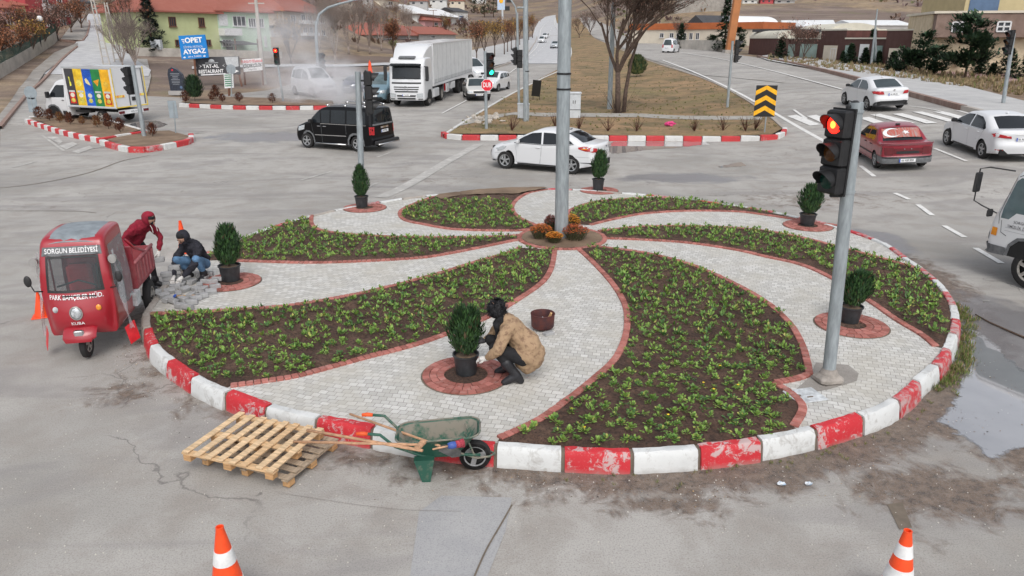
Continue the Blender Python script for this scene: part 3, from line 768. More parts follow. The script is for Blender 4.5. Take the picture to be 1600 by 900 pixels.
        for side, sg in ((0, 1), (1, -1)):
            V = [s.warp(v.x, sg*y, v.y) for v, y in zip(vs, Y3)]; FB = []; FG = [[] for _ in s.wins]
            for f in fs:
                cx = sum(vs[i].x for i in f)/3; cz = sum(vs[i].y for i in f)/3
                if not pip(cx, cz, outline): continue
                a, b, c = (vs[i] for i in f); o_ = (b-a).cross(c-a) > 0
                if (o_ and sg > 0) or (not o_ and sg < 0): f = f[::-1]
                for wi, w_ in enumerate(wins):
                    if pip(cx, cz, w_): FG[wi].append(f); break
                else: FB.append(f)
            body.add(V, FB)
            for wi in range(len(s.wins)): gl[side][wi].add(V, FG[wi])
        # the strip over bonnet, roof and ends
        fr = [-1, -.9, -.86, -.5, 0, .5, .86, .9, 1]; V = []; 
        for x, z in P_:
            y = s.sy(x, z)
            for q in fr: V.append(s.warp(x, q*y, z+(.035*(1-q*q) if z > s.belt+.25 and s.tum > .1 else 0.012*(1-q*q))))
        FB = []; FW = {'W': [], 'R': []}
        for i in range(len(P_)-1):
            for k in range(8):
                f = (i*9+k, i*9+k+1, (i+1)*9+k+1, (i+1)*9+k)
                if s.F[i] in ('W', 'R') and 1 <= k <= 6: FW[s.F[i]].append(f)
                else: FB.append(f)
        body.add(V, FB)
        # weld-free but smooth enough: build parts
        bo = body.build('body', s.paint, root, smooth=38); 
        import bmesh
        bm = bmesh.new(); bm.from_mesh(bo.data); bmesh.ops.remove_doubles(bm, verts=bm.verts, dist=.0012); bmesh.ops.delete(bm, geom=[v for v in bm.verts if not v.link_faces], context='VERTS'); bm.to_mesh(bo.data); bm.free()
        bo.data.polygons.foreach_set('use_smooth', [True]*len(bo.data.polygons)); bo.data.set_sharp_from_angle(angle=radians(38))
        for nm, k in (('windscreen', 'W'), ('rear_window', 'R')):
            if FW[k]:
                g_ = MB(); g_.add(V, FW[k]); s.clean(g_.build(nm, s.glass, root, smooth=True))
        for side in (0, 1):
            for wi in range(len(s.wins)):
                if gl[side][wi].f: s.clean(gl[side][wi].build('side_window', s.sglass if hasattr(s, 'sglass') else s.glass, root, smooth=True))
        # underside
        ub = MB(); hwid = s.W-s.ww-.09
        ub.box(((s.xmax+s.xmin)/2, 0, (s.sill+s.belt*.8)/2+.02), (s.xmax-s.xmin-.5, 2*hwid, s.belt*.8-s.sill))
        ub.box(((s.xf+s.xr)/2, 0, s.sill+.12), (s.xf-s.xr-2*s.ar-.02, 2*(s.W-.10), .2))
        ub.box(((s.xmin+s.xr-s.ar)/2, 0, s.sill+.13), (abs(s.xmin-(s.xr-s.ar))-.2, 2*(s.W-.2), .2)); ub.build('underbody', 'underbody', root)
        if not getattr(s, 'nowheels', False):
            for x in (s.xf, s.xr):
                for sg in (1, -1): s.wheel(x, sg)
        return root
    def clean(s, o):
        import bmesh
        bm = bmesh.new(); bm.from_mesh(o.data); bmesh.ops.delete(bm, geom=[v for v in bm.verts if not v.link_faces], context='VERTS'); bm.to_mesh(bm and o.data); bm.free()
    def wheel(s, x, sg, yo=None, r=None, wd=None):
        wheel_at(s.root, x, sg*((s.W-.02) if yo is None else yo), r or s.wr, wd or s.ww, sg, getattr(s, 'rim', 'alloy_rim'), getattr(s, 'spokes', 5), getattr(s, 'lod', 0))
    def end(s, poly, m, name, front=True, off=.012, step=.1, thick=True, both=False):
        """panel laid on the front or rear, poly in (y, z)"""
        for mir in ((1, -1) if both else (1,)):
            q = [(y*mir, z) for y, z in poly]; q = q[::mir] if mir > 0 else q[::-1]
            mb = sheet_mb(q, lambda a, b: 0, step); V = []
            for y, z, _ in mb.v:
                x = s.xend(z, front); w_ = s.hw(x, z); e = abs(y)-(w_-s.r)
                if e > 0: x -= (1 if front else -1)*s.r*(1-sqrt(max(0, 1-min(1, e/s.r)**2)))
                V.append(s.warp(x+(off if front else -off), y, z))
            mb.v = [tuple(v) for v in V]
            if front: mb.f = [f[::1] for f in mb.f]
            else: mb.f = [f[::-1] for f in mb.f]
            o = mb.build(name, m, s.root, smooth=True)
        return o
    def side(s, poly, m, name, off=.006, sides=(1, -1), step=.12):
        for sg in sides:
            mb = sheet_mb(poly, lambda a, b: 0, step)
            mb.v = [tuple(s.warp(x, sg*(s.sy(x, z)+off), z)) for x, z, _ in mb.v]
            if sg > 0: mb.f = [f[::-1] for f in mb.f]
            o = mb.build(name, m, s.root, smooth=True)
        return o
    def seams(s, lines, wd=.012, m='seam', name='door_seam', off=.003, sides=(1, -1)):
        for sg in sides:
            for ln in lines:
                mb = MB()
                R_ = resample([Vector(p) for p in ln], .08, False); 
                for a, b in zip(R_, R_[1:]):
                    d = (b-a).normalized(); u = Vector((-d.y, d.x))*wd/2; q = [a-u, b-u, b+u, a+u]
                    mb.add([s.warp(p.x, sg*(s.sy(p.x, p.y)+off), p.y) for p in q], [(0,1,2,3)])
                mb.build(name, m, s.root)
    def plate(s, z, txt, front=False, y=0., w=.52, h=.115, blue=True):
        x = s.xend(z, front); sg = 1 if front else -1; R = s.root
        mb = MB(); mb.box((x+sg*.018, y, z), (.014, w, h)); mb.box((x+sg*.0245, y-sg*0+(-w/2+.02)*(1 if front else -1)*(1), z), (.003, .04, h), mi=1)
        p = mb.build('number_plate', ['plate_white', 'plate_blue'], R)
        text(txt, .095, lambda a, b: Vector((x+sg*.0275, y+sg*a+.0, z+b*1.0)), MATS['plate_ink'], p, 'plate_lettering', bold=.012, sx=.85)
    def mirror(s, x, z, m=None, sz=1.):
        for sg in (1, -1):
            mb = MB(); y = s.sy(x, z); p = s.warp(x, sg*y, z)
            mb.bbox((p.x-.02, p.y+sg*.10*sz, z+.05), (.10*sz, .20*sz, .14*sz), .03); mb.box((p.x, p.y+sg*.02, z), (.05, .1, .04)); mb.build('mirror', m or s.paint, s.root, smooth=40)
    def handles(s, pts, m=None):
        for x, z in pts:
            for sg in (1, -1):
                p = s.warp(x, sg*(s.sy(x, z)+.018), z); MB().bbox((p.x, p.y, z), (.17, .03, .032), .008).build('door_handle', m or s.paint, s.root)
def wheel_at(root, x, y, r, wd, sg, rim='alloy_rim', spokes=5, lod=0, rr=.66):
    n_ = 28 if lod == 0 else 16
    t = MB(); t.lathe([(r*rr, -wd/2), (r*.93, -wd/2), (r*.99, -wd*.38), (r, -wd*.2), (r, wd*.2), (r*.99, wd*.38), (r*.93, wd/2), (r*rr, wd/2)], n_, axis='Y', close=True)
    wo = t.build('wheel', 'tyre_rubber', root, smooth=50, loc=(x, y-sg*wd/2, r))
    q = MB(); f = sg*wd*.5
    q.lathe([(r*rr*1.02, sg*wd*.30), (r*rr*1.02, f*.98), (r*rr*.90, f*.92), (r*rr*.90, sg*wd*.30)], n_, axis='Y', close=True)
    q.lathe([(.0001, f*.80), (r*.13, f*.84), (r*.15, sg*wd*.2)], 12, axis='Y')
    q.lathe([(.0001, sg*wd*.16), (r*rr, sg*wd*.16)], n_, axis='Y', mi=1)
    for k in range(spokes):
        a = 2*pi*k/spokes+.3; wv = (1.5/spokes)*r*.62
        q.box((cos(a)*r*rr*.52, f*.72, sin(a)*r*rr*.52), (r*rr*.86, wd*.12, wv), ry=-a)
    q.build('rim', [rim, 'rim_dark'], wo, smooth=40)
def place2(root, a, b, la, lb, scale=None, yaw0=None):
    """a, b: ground contact pixels of two wheels, la, lb: their local (x, y)"""
    A = gp(*a); B = gp(*b); v = B-A; l = Vector((lb[0]-la[0], lb[1]-la[1])); yaw = atan2(v.y, v.x)-atan2(l.y, l.x)
    if yaw0 is not None: yaw = yaw0
    sc = scale or 1.; M_ = (A+B)/2; lm = Vector(((la[0]+lb[0])/2, (la[1]+lb[1])/2))*sc
    c, s_ = cos(yaw), sin(yaw); root.location = (M_.x-(lm.x*c-lm.y*s_), M_.y-(lm.x*s_+lm.y*c), 0)
    x, y = root.location[:2]; root.location.z = (A.z+B.z)/2+.012; root.rotation_euler = (0, 0, yaw); root.scale = (sc, sc, sc)
    # follow the slope of the road
    dx = (g(x+1, y)-g(x-1, y))/2; dy = (g(x, y+1)-g(x, y-1))/2
    root.rotation_euler[1] = -atan2(dx*c+dy*s_, 1); root.rotation_euler[0] = atan2(-dx*s_+dy*c, 1)
    root.location.z = g(x, y)+.015
    print('PLACE', root.name, 'wheel dist', round(v.length, 2), 'local', round(l.length, 2), 'yaw', round(math.degrees(yaw)), tuple(round(t, 1) for t in root.location))

# ---- white saloon turning behind the roundabout
def focus():
    c = Car(dict(paint='white_paint', glass='tinted_glass', sglass='tinted_glass', L=4.53, W=.91, belt=.95, tum=.36, xf=1.36, xr=-1.29, wr=.32, ar=.375, sill=.21, bowF=.45, bowR=.28, r=.11, step=.11,
        prof=[(2.2,.30),(2.24,.45),(2.2,.62),(2.08,.76),(1.75,.89),(1.25,.99),(1.02,1.05,'W'),(.62,1.26,'W'),(.18,1.43),(-.25,1.475),(-.75,1.45),(-1.05,1.38,'R'),(-1.45,1.22,'R'),(-1.72,1.10),(-2.05,1.08),(-2.2,1.07),(-2.26,.98),(-2.24,.72),(-2.28,.55),(-2.22,.32)],
        wins=[[(.98,1.00),(.62,1.20),(.30,1.345),(-.08,1.385),(-.12,.985)], [(-.19,.985),(-.155,1.388),(-.55,1.385),(-.93,1.29),(-1.02,1.02)], [(-1.08,1.03),(-1.0,1.265),(-1.30,1.13),(-1.42,1.06)]]))
    R = c.build('saloon_car', 'white saloon car crossing behind the roundabout with a red wraparound tail light', 'car')
    c.end([(.60,.80),(.62,.93),(.86,.97),(.90,.86),(.80,.80)], 'red_lens', 'tail_light', False, .014, both=True)
    c.side([(-1.72,.90),(-1.70,.96),(-1.95,1.0),(-2.22,.99),(-2.24,.82),(-2.0,.84)], 'red_lens', 'tail_light', .009)
    c.side([(-1.86,.89),(-1.86,.92),(-2.12,.93),(-2.12,.89)], 'amber_lens', 'indicator', .013)
    c.end([(-.3,.70),(.3,.70),(.34,.88),(-.34,.88)], 'white_paint', 'plate_recess', False, .01)
    c.plate(.79, '06 GD 4571'); c.end([(-.86,.30),(.86,.30),(.88,.44),(-.88,.44)], 'black_plastic', 'rear_skirt', False, .012)
    c.side([(2.02,.62),(2.10,.72),(1.72,.84),(1.50,.83),(1.68,.70)], 'head_lens', 'headlight', .008)
    c.end([(-.55,.38),(.55,.38),(.48,.60),(-.48,.60)], 'black_plastic', 'grille', True, .012)
    c.side([(.85,.215),(.85,.27),(-.85,.27),(-.85,.215)], 'black_plastic', 'sill_trim', .01)
    c.seams([[(.98,.98),(.88,.62),(.93,.30),(-.05,.26),(-.12,.6),(-.14,.97)], [(-.14,.97),(-.1,.5),(-.08,.28)], [(-1.02,1.0),(-.98,.72),(-.85,.55)], [(-1.55,.62),(-2.2,.62)], [(1.62,.62),(2.15,.55)], [(1.0,1.01),(1.7,.9)]], .010, 'seam_soft')
    c.seams([[(1.02,.985),(-.2,.965),(-1.1,1.005),(-1.45,1.045)]], .022, 'black_plastic', 'window_trim', .005)
    c.mirror(.80, 1.0); c.handles([(-.0,.86), (-.95,.89)])
    MB().box((-.9,0,1.475), (.12,.03,.03), ry=.2).build('aerial', 'black_plastic', R)
    for zy in (-1, 1): pass
    c.end([(-.055,.935),(.055,.935),(.055,.985),(-.055,.985)], 'navy_paint', 'badge', False, .016)
    place2(R, (787,264), (893,273), (1.36,.90), (-1.29,.90))
focus()
# ---- black people carrier
def connect():
    c = Car(dict(paint='black_paint', glass='tinted_glass', L=4.3, W=.895, belt=1.10, tum=.16, xf=1.32, xr=-1.32, wr=.32, ar=.385, sill=.24, bowF=.30, bowR=.08, r=.09, step=.12, tapF=.08, tapR=.02,
        prof=[(2.06,.30),(2.12,.5),(2.08,.78),(1.98,.92),(1.5,1.10),(1.22,1.17,'W'),(.80,1.50,'W'),(.52,1.70),(.2,1.79),(-.6,1.82),(-1.7,1.80),(-1.98,1.76),(-2.06,1.70,'R'),(-2.13,1.18,'R'),(-2.15,1.08),(-2.17,.6),(-2.20,.5),(-2.18,.30)],
        wins=[[(1.12,1.14),(.80,1.40),(.62,1.56),(.54,1.62),(.50,1.12)], [(.44,1.12),(.48,1.63),(.30,1.66),(.02,1.67),(.02,1.12)], [(-.05,1.12),(-.05,1.67),(-.78,1.68),(-.78,1.13)], [(-.86,1.13),(-.86,1.68),(-1.75,1.66),(-1.82,1.62),(-1.86,1.14)]]))
    R = c.build('people_carrier', 'black van-like people carrier with roof rails passing the signal pole', 'van')
    c.side([(1.32+.46,.30),(1.32+.44,.5),(1.32+.33,.68),(1.32+.15,.77),(1.32-.12,.77),(1.32-.33,.66),(1.32-.44,.48),(1.32-.46,.24),(1.32-.39,.24),(1.32-.37,.45),(1.32-.28,.6),(1.32-.1,.69),(1.32+.1,.69),(1.32+.28,.6),(1.32+.37,.45),(1.32+.39,.24)], 'grey_plastic', 'arch_trim', .02)
    c.side([(-1.32+.46,.24),(-1.32+.44,.5),(-1.32+.33,.68),(-1.32+.15,.77),(-1.32-.12,.77),(-1.32-.33,.66),(-1.32-.44,.48),(-1.32-.46,.24),(-1.32-.39,.24),(-1.32-.37,.45),(-1.32-.28,.6),(-1.32-.1,.69),(-1.32+.1,.69),(-1.32+.28,.6),(-1.32+.37,.45),(-1.32+.39,.24)], 'grey_plastic', 'arch_trim', .02)
    c.seams([[(.85,.60),(-.8,.62)]], .03, 'chrome', 'side_trim', .012); c.seams([[(.5,1.09),(-1.9,1.10)]], .022, 'chrome', 'window_trim', .008)
    c.seams([[(.47,1.1),(.47,.27),(-.86,.27)], [(1.05,1.1),(.86,.3)], [(-.81,1.1),(-.81,.7)], [(.47,.9),(.47,.3)]], .012, 'grey_plastic')
    c.handles([(.58,.98), (.28,.98)], 'chrome'); c.mirror(.98, 1.14, 'black_plastic', 1.2)
    for sg in (1, -1):
        MB().tube([(.75,sg*.93,.26),(-.8,sg*.93,.26)], .03).build('side_step', 'chrome', R, smooth=True)
        m_ = MB(); m_.tube([(.25,sg*.70,1.86),(.1,sg*.70,1.90),(-1.6,sg*.70,1.90),(-1.75,sg*.70,1.84)], .018)
        for x in (.2,-.7,-1.7): m_.box((x,sg*.70,1.85), (.12,.04,.07))
        m_.build('roof_rail', 'chrome', R, smooth=True)
    c.end([(.72,.72),(.70,1.05),(.86,1.05),(.88,.72)], 'red_lens', 'tail_light', False, .014, both=True); c.side([(-2.05,.72),(-2.06,1.05),(-2.14,1.05),(-2.16,.72)], 'red_lens', 'tail_light', .01)
    c.end([(-.30,.96),(.30,.96),(.30,1.04),(-.30,1.04)], 'chrome', 'tailgate_trim', False, .02); c.plate(.84, '34 FP 902')
    mb = MB(); mb.bbox((-2.27,0,.40), (.16,1.72,.16), .03); mb.build('rear_bumper', 'black_plastic', R)
    MB().tube([(-2.37,-.8,.34),(-2.37,.8,.34)], .03).build('bumper_bar', 'chrome', R, smooth=True)
    c.end([(-.78,1.16),(-.78,1.10),(.78,1.10),(.78,1.16)], 'grey_plastic', 'tailgate_seam', False, .008); c.side([(2.0,.72),(1.98,.90),(1.55,1.0),(1.62,.80)], 'head_lens', 'headlight', .01)
    place2(R, (486,232), (552,237), (1.32,.89), (-1.32,.89), 1.0)
    return R
vv = connect()
# ---- red older saloon seen from behind
def crescent_geo(mapf):
    mb = MB(); n_ = 20; o_ = [(.30*cos(a), .30*sin(a)) for a in [2*pi*i/n_*.86+.44 for i in range(n_+1)]]; i_ = [(.07+.235*cos(a), .235*sin(a)) for a in [2*pi*i/n_*.80+.62 for i in range(n_+1)]]
    for k in range(n_): mb.add([mapf(*o_[k]), mapf(*o_[k+1]), mapf(*i_[k+1]), mapf(*i_[k])], [(0,1,2,3)])
    st = [(.50+.15*(1 if k % 2 == 0 else .4)*cos(pi+k*pi/5), .15*(1 if k % 2 == 0 else .4)*sin(pi+k*pi/5)) for k in range(10)]
    mb.add([mapf(*p) for p in st], [tuple(range(10))]); return mb
def redcar():
    c = Car(dict(paint='red_paint', glass='tinted_glass', W=.845, belt=.88, tum=.42, xf=1.22, xr=-1.32, wr=.295, ar=.34, sill=.24, bowF=.18, bowR=.12, r=.07, step=.11, tapF=.05, tapR=.04,
        prof=[(2.0,.30),(2.06,.5),(2.02,.66),(1.9,.74),(1.1,.90),(.95,.94,'W'),(.35,1.32,'W'),(.2,1.36),(-.3,1.41),(-.85,1.36),(-1.0,1.32,'R'),(-1.5,1.00,'R'),(-1.58,.96),(-2.0,.95),(-2.14,.94),(-2.17,.86),(-2.16,.52),(-2.20,.46),(-2.18,.26)],
        wins=[[(.86,.93),(.36,1.26),(.22,1.29),(-.22,1.32),(-.24,.93)], [(-.31,.93),(-.29,1.32),(-.82,1.28),(-1.05,1.06),(-1.06,.95)]]))
    R = c.build('saloon_car', 'older red saloon car with a flag printed rear window leaving along the right road', 'car')
    c.end([(-.80,.27),(.80,.27),(.82,.50),(-.82,.50)], 'grey_plastic', 'bumper', False, .03); c.end([(-.8,.46),(.8,.46),(.8,.50),(-.8,.50)], 'black_plastic', 'bumper_strip', False, .04)
    c.side([(-2.14,.27),(-2.16,.50),(-1.70,.50),(-1.70,.30)], 'grey_plastic', 'bumper', .02)
    c.end([(.46,.56),(.46,.82),(.80,.82),(.81,.56)], 'dark_red_lens', 'tail_light', False, .014, both=True); c.end([(-.45,.60),(.45,.60),(.45,.78),(-.45,.78)], 'dark_red_lens', 'centre_panel', False, .012)
    c.end([(-.36,.60),(.36,.60),(.36,.69),(-.36,.69)], 'black_plastic', 'handle_recess', False, .016); c.side([(-2.02,.56),(-2.02,.82),(-2.14,.82),(-2.14,.56)], 'dark_red_lens', 'tail_light', .008)
    for y in (-.1,.12): MB().sphere((c.xend(.74, False)-.02, y, .76), .018, 8, 6).build('lock', 'chrome', R)
    c.end([(-.84,.90),(.84,.90),(.84,.945),(-.84,.945)], 'dark_red_lens', 'spoiler', False, .03)
    c.plate(.385, '66 ABF 958', y=0.02); R.children
    for o in R.children:
        if o.name.startswith('number_plate'): o.location.x = -.045
    c.seams([[(-.275,.90),(-.275,.27)], [(.86,.90),(.78,.3),(.76,.28)], [(-1.06,.92),(-.95,.6),(-.88,.45)], [(.78,.28),(-.9,.28)]], .012); c.seams([[(.8,.48),(-.98,.48)],[(-1.66,.5),(-1.75,.5)]], .05, 'black_plastic', 'side_moulding', .012)
    c.mirror(.70, .93, 'black_plastic', .9); c.handles([(-.12,.80), (-.85,.80)], 'black_plastic')
    # sun film with crescent and star
    def wmap(u, v, k=.014):
        t = .5-v/.62; x = -1.0-.5*t; z = 1.32-.32*t; n_ = Vector((-.54, 0, .84)).normalized(); y = -u*.92
        q = s_(x, y, z); return q+n_*k
    def s_(x, y, z): return c.warp(x, y, z+.035*(1-min(1, abs(y)/.7)**2))
    mat('window_film', (.42,.09,.06), .35, var=.4, scale=3, stretch=(1, 6, 1), col2=(.36,.27,.25), thr=(.42,.62), coat=.5)
    mb = MB()
    for i in range(8):
        for j in range(4): mb.add([wmap(-.66+1.32*a/8, (-.26+.52*b/4), .008) for a, b in ((i, j), (i+1, j), (i+1, j+1), (i, j+1))], [(0,1,2,3)])
    f = mb.build('window_film', 'window_film', R, smooth=True)
    mat('film_white', (.75,.8,.8), .4); crescent_geo(lambda u, v: wmap(u*1.0-.34, v*.82, .016)).build('crescent_and_star', 'film_white', f)
    MB().tube([(.9,.3,1.42),(.85,.3,1.62)], .006, 4).build('aerial', 'black_plastic', R); MB().bbox((-.82,0,1.43), (.12,.16,.05), .02).build('roof_light', 'black_plastic', R)
    for sg in (1, -1): MB().box((-1.66, sg*.70, .24), (.012,.2,.22)).build('mud_flap', 'black_plastic', R)
    place2(R, (1367,261), (1441,261), (-1.32,.845), (-1.32,-.845), 1.0, radians(80))
redcar()
def tipo(name, label, loc_args, rear='wide', plate='06 BJK 23', dark='tinted_glass', px=None):
    c = Car(dict(paint='white_paint', glass=dark, W=.89, belt=.93, tum=.40, xf=1.32, xr=-1.32, wr=.32, ar=.37, sill=.23, bowF=.40, bowR=.22, r=.12, step=.12,
        prof=[(2.15,.30),(2.2,.5),(2.15,.7),(2.0,.82),(1.2,.99),(1.0,1.04,'W'),(.35,1.40,'W'),(.15,1.45),(-.3,1.485),(-.9,1.44),(-1.05,1.40,'R'),(-1.68,1.12,'R'),(-1.78,1.09),(-2.1,1.09),(-2.2,1.06),(-2.24,.95),(-2.22,.75),(-2.28,.55),(-2.22,.30)],
        wins=[[(.92,1.0),(.38,1.30),(.2,1.36),(-.2,1.39),(-.22,.99)], [(-.29,.99),(-.27,1.39),(-.75,1.37),(-1.12,1.22),(-1.35,1.05),(-1.30,1.0)]]))
    R = c.build(name, label, 'car')
    if rear == 'wide':
        c.end([(.40,.82),(.42,.90),(.84,.98),(.88,.86),(.66,.84)], 'red_lens', 'tail_light', False, .014, both=True); c.side([(-1.92,.93),(-2.2,.99),(-2.22,.84)], 'red_lens', 'tail_light', .008)
        c.end([(-.3,.955),(.3,.955),(.3,.975),(-.3,.975)], 'chrome', 'boot_trim', False, .014); c.end([(.6,.42),(.6,.45),(.8,.45),(.8,.42)], 'red_lens', 'reflector', False, .014, both=True)
    else:
        c.end([(.44,.80),(.50,.95),(.84,.97),(.88,.86),(.70,.80)], 'red_lens', 'tail_light', False, .014, both=True); c.side([(-1.9,.93),(-2.2,.97),(-2.22,.80),(-2.1,.82)], 'red_lens', 'tail_light', .008)
        c.end([(-.86,.26),(.86,.26),(.80,.44),(.6,.50),(-.6,.50),(-.80,.44)], 'black_plastic', 'rear_skirt', False, .014)
    c.plate(.80, plate); mb = MB(); mb.lathe([(.001,0),(.045,.0),(.05,.008)], 14, c=(c.xend(.99, False)-.02, 0, .99), axis='X'); mb.build('badge', 'chrome', R)
    c.seams([[(-.255,.97),(-.25,.28)], [(.95,.97),(.86,.3)], [(-1.3,.98),(-1.05,.6),(-.92,.5)], [(-.86,.62),(-.8,.62)], [(.86,.27),(-.86,.27)]], .011, 'seam_soft')
    c.seams([[(.95,.985),(-.25,.972),(-1.32,.985)]], .02, 'black_plastic' if rear != 'wide' else 'chrome', 'window_trim', .006)
    c.mirror(.78, 1.0, 'black_plastic'); c.handles([(-.1,.86), (-.95,.88)])
    c.side([(.8,.235),(.8,.28),(-.8,.28),(-.8,.235)], 'black_plastic', 'sill_trim', .008)
    MB().box((-.85,0,1.50), (.14,.04,.05), ry=.3).build('aerial', 'white_paint', R)
    place2(R, *loc_args); return R
tipo('saloon_car', 'white saloon car driving away on the right road, furthest of the three behind the crossing', ((1355,171.6), (1405,170.4), (-1.32,.87), (-1.32,-.87), 1.06, radians(90)), 'cluster', '66 AEL 22', 'grey_glass')
tipo('saloon_car', 'white saloon car cut by the right edge of the photo beside the red car', ((1478.6,228.5), (1526,246), (1.32,.88), (-1.32,.88), 1.03), 'wide', '66 ABG 675')
def older(name, label, A_, plate='66 DV 318'):
    c = Car(dict(paint='cream_white', glass='grey_glass', W=.84, belt=.88, tum=.40, xf=1.25, xr=-1.25, wr=.29, ar=.34, sill=.24, bowF=.14, bowR=.1, r=.06, step=.16, tapF=.05, tapR=.04, lod=1, rim='rim_dark',
        prof=[(2.02,.28),(2.08,.42),(2.05,.66),(2.0,.74),(1.15,.92),(1.0,.95,'W'),(.4,1.33,'W'),(.25,1.37),(-.3,1.41),(-.95,1.37),(-1.1,1.33,'R'),(-1.5,1.02,'R'),(-1.6,.97),(-2.1,.95),(-2.15,.5),(-2.14,.28)],
        wins=[[(.9,.94),(.4,1.27),(.25,1.3),(-.25,1.32),(-.27,.94)], [(-.34,.94),(-.32,1.32),(-.9,1.29),(-1.2,1.05),(-1.2,.95)]]))
    R = c.build(name, label, 'car')
    c.end([(-.40,.55),(.40,.55),(.40,.69),(-.40,.69)], 'black_plastic', 'grille', True, .014); c.end([(.46,.56),(.46,.68),(.82,.67),(.82,.57)], 'head_lens', 'headlight', True, .014, both=True)
    c.end([(-.82,.28),(.82,.28),(.82,.50),(-.82,.50)], 'black_plastic', 'bumper', True, .03); c.side([(2.0,.28),(2.02,.50),(1.64,.50),(1.62,.28)], 'black_plastic', 'bumper', .02)
    c.plate(.44, plate, True); 
    for o in R.children:
        if o.name.startswith('number_plate'): o.location.x = .035
    c.seams([[(-.30,.9),(-.3,.28)], [(.9,.9),(.8,.3)]], .012); c.mirror(.75, .95, 'black_plastic'); c.seams([[(.85,.45),(-.85,.45)]], .05, 'black_plastic', 'side_moulding', .01)
    place2(R, *A_)
older('saloon_car', 'old white saloon car with black bumper waiting behind the red octagonal stop sign', ((731,157), (763,156.5), (1.25,-.83), (1.25,.83), 1.0))
def hatch(name, label, cat, paint, A_, tall=0., lod=1, plate='06 ZK 417', gl='grey_glass', step=.18, detail=True, group=None):
    t = tall
    c = Car(dict(paint=paint, glass=gl, W=.83+t*.1, belt=.92+t*.25, tum=.30, xf=1.2, xr=-1.25, wr=.3, ar=.345, sill=.23, bowF=.38, bowR=.1, r=.1, step=step, lod=lod,
        prof=[(1.85,.30),(1.92,.5),(1.86,.74+t*.2),(1.6,.88+t*.25),(1.15,1.0+t*.27),(1.0,1.05+t*.28,'W'),(.4,1.38+t*.7,'W'),(.2,1.42+t*.8),(-.4,1.45+t),(-1.5,1.40+t),(-1.68,1.34+t*.9,'R'),(-1.86,1.0+t*.4,'R'),(-1.9,.92+t*.3),(-1.92,.5),(-1.9,.28)],
        wins=[[(.92,1.0+t*.28),(.42,1.31+t*.6),(.1,1.35+t*.7),(-.1,1.36+t*.8),(-.12,.98+t*.25)], [(-.19,.98+t*.25),(-.17,1.36+t*.8),(-.8,1.35+t*.82),(-1.0,1.28+t*.8),(-1.05,1.0+t*.26)], [(-1.12,1.02+t*.26),(-1.08,1.30+t*.8),(-1.5,1.27+t*.8),(-1.6,1.05+t*.3)]]))
    R = c.build(name, label, cat, group)
    c.end([(.42,.60+t*.2),(.46,.78+t*.2),(.78,.80+t*.2),(.76,.60+t*.2)], 'head_lens', 'headlight', True, .014, both=True); c.end([(-.38,.60),(.38,.60),(.36,.70+t*.1),(-.36,.70+t*.1)], 'black_plastic', 'grille', True, .014)
    c.end([(-.6,.32),(.6,.32),(.5,.44),(-.5,.44)], 'black_plastic', 'air_intake', True, .014); c.plate(.52, plate, True); c.end([(.58,.75),(.58,1.02+t*.3),(.76,1.02+t*.3),(.78,.75)], 'red_lens', 'tail_light', False, .014, both=True)
    c.plate(.70, plate)
    if detail:
        c.seams([[(-.155,.96+t*.2),(-.15,.3)], [(.95,.96+t*.2),(.86,.3)], [(-1.08,.98+t*.2),(-.9,.5)]], .012, 'seam_soft' if 'white' in paint else 'seam'); c.mirror(.8, 1.0+t*.28, 'black_plastic')
    place2(R, *A_); return R
hatch('hatchback', 'small white hatchback on the left carriageway, behind the old white saloon', 'car', 'white_paint', ((784,143), (791,140), (1.2,.82), (-1.25,.82), 1.0, radians(251)))
hatch('minivan', 'white minivan beside the rear end of the lorry trailer', 'van', 'white_paint', ((741,128), (757,127), (1.2,-.85), (1.2,.85), 1.15), .38)
hatch('minivan', 'pale blue minivan standing left of the lorry cab', 'van', 'blue_paint', ((592,163), (605,160), (1.2,-.1), (1.2,.90), 1.04, radians(262)), .38, gl='pale_glass')
hatch('minivan', 'white minivan almost lost in the drifting smoke', 'van', 'white_paint', ((492,152), (520,150), (1.2,-.88), (1.2,.88), 1.12), .42)
hatch('hatchback', 'dark blue car half hidden behind the grey signal pole', 'car', 'navy_paint', ((548,145), (560,145), (1.2,-.1), (1.2,.83), .85, radians(255)), 0., 1)
for (px, py, yaw, lb, pt, t, s_, nm, ct) in ((847,67.5,256,'small white van coming down the far left carriageway','white_paint',.3,1.0,'minivan','van'), (852,60.5,256,'white car just behind the small van on the far left carriageway','white_paint',.1,1.0,'hatchback','car'), (868,76,254,'silver car coming down close to the median kerb','silver_paint',0,1.,'hatchback','car'), (1048,82.5,62,'white van driving away on the far right carriageway','white_paint',.55,1.0,'minivan','van')):
    hatch(nm, lb, ct, pt, ((px-1,py), (px+1,py), (0,-.1), (0,.1), s_, radians(yaw)), t, 1, step=.35, detail=False)

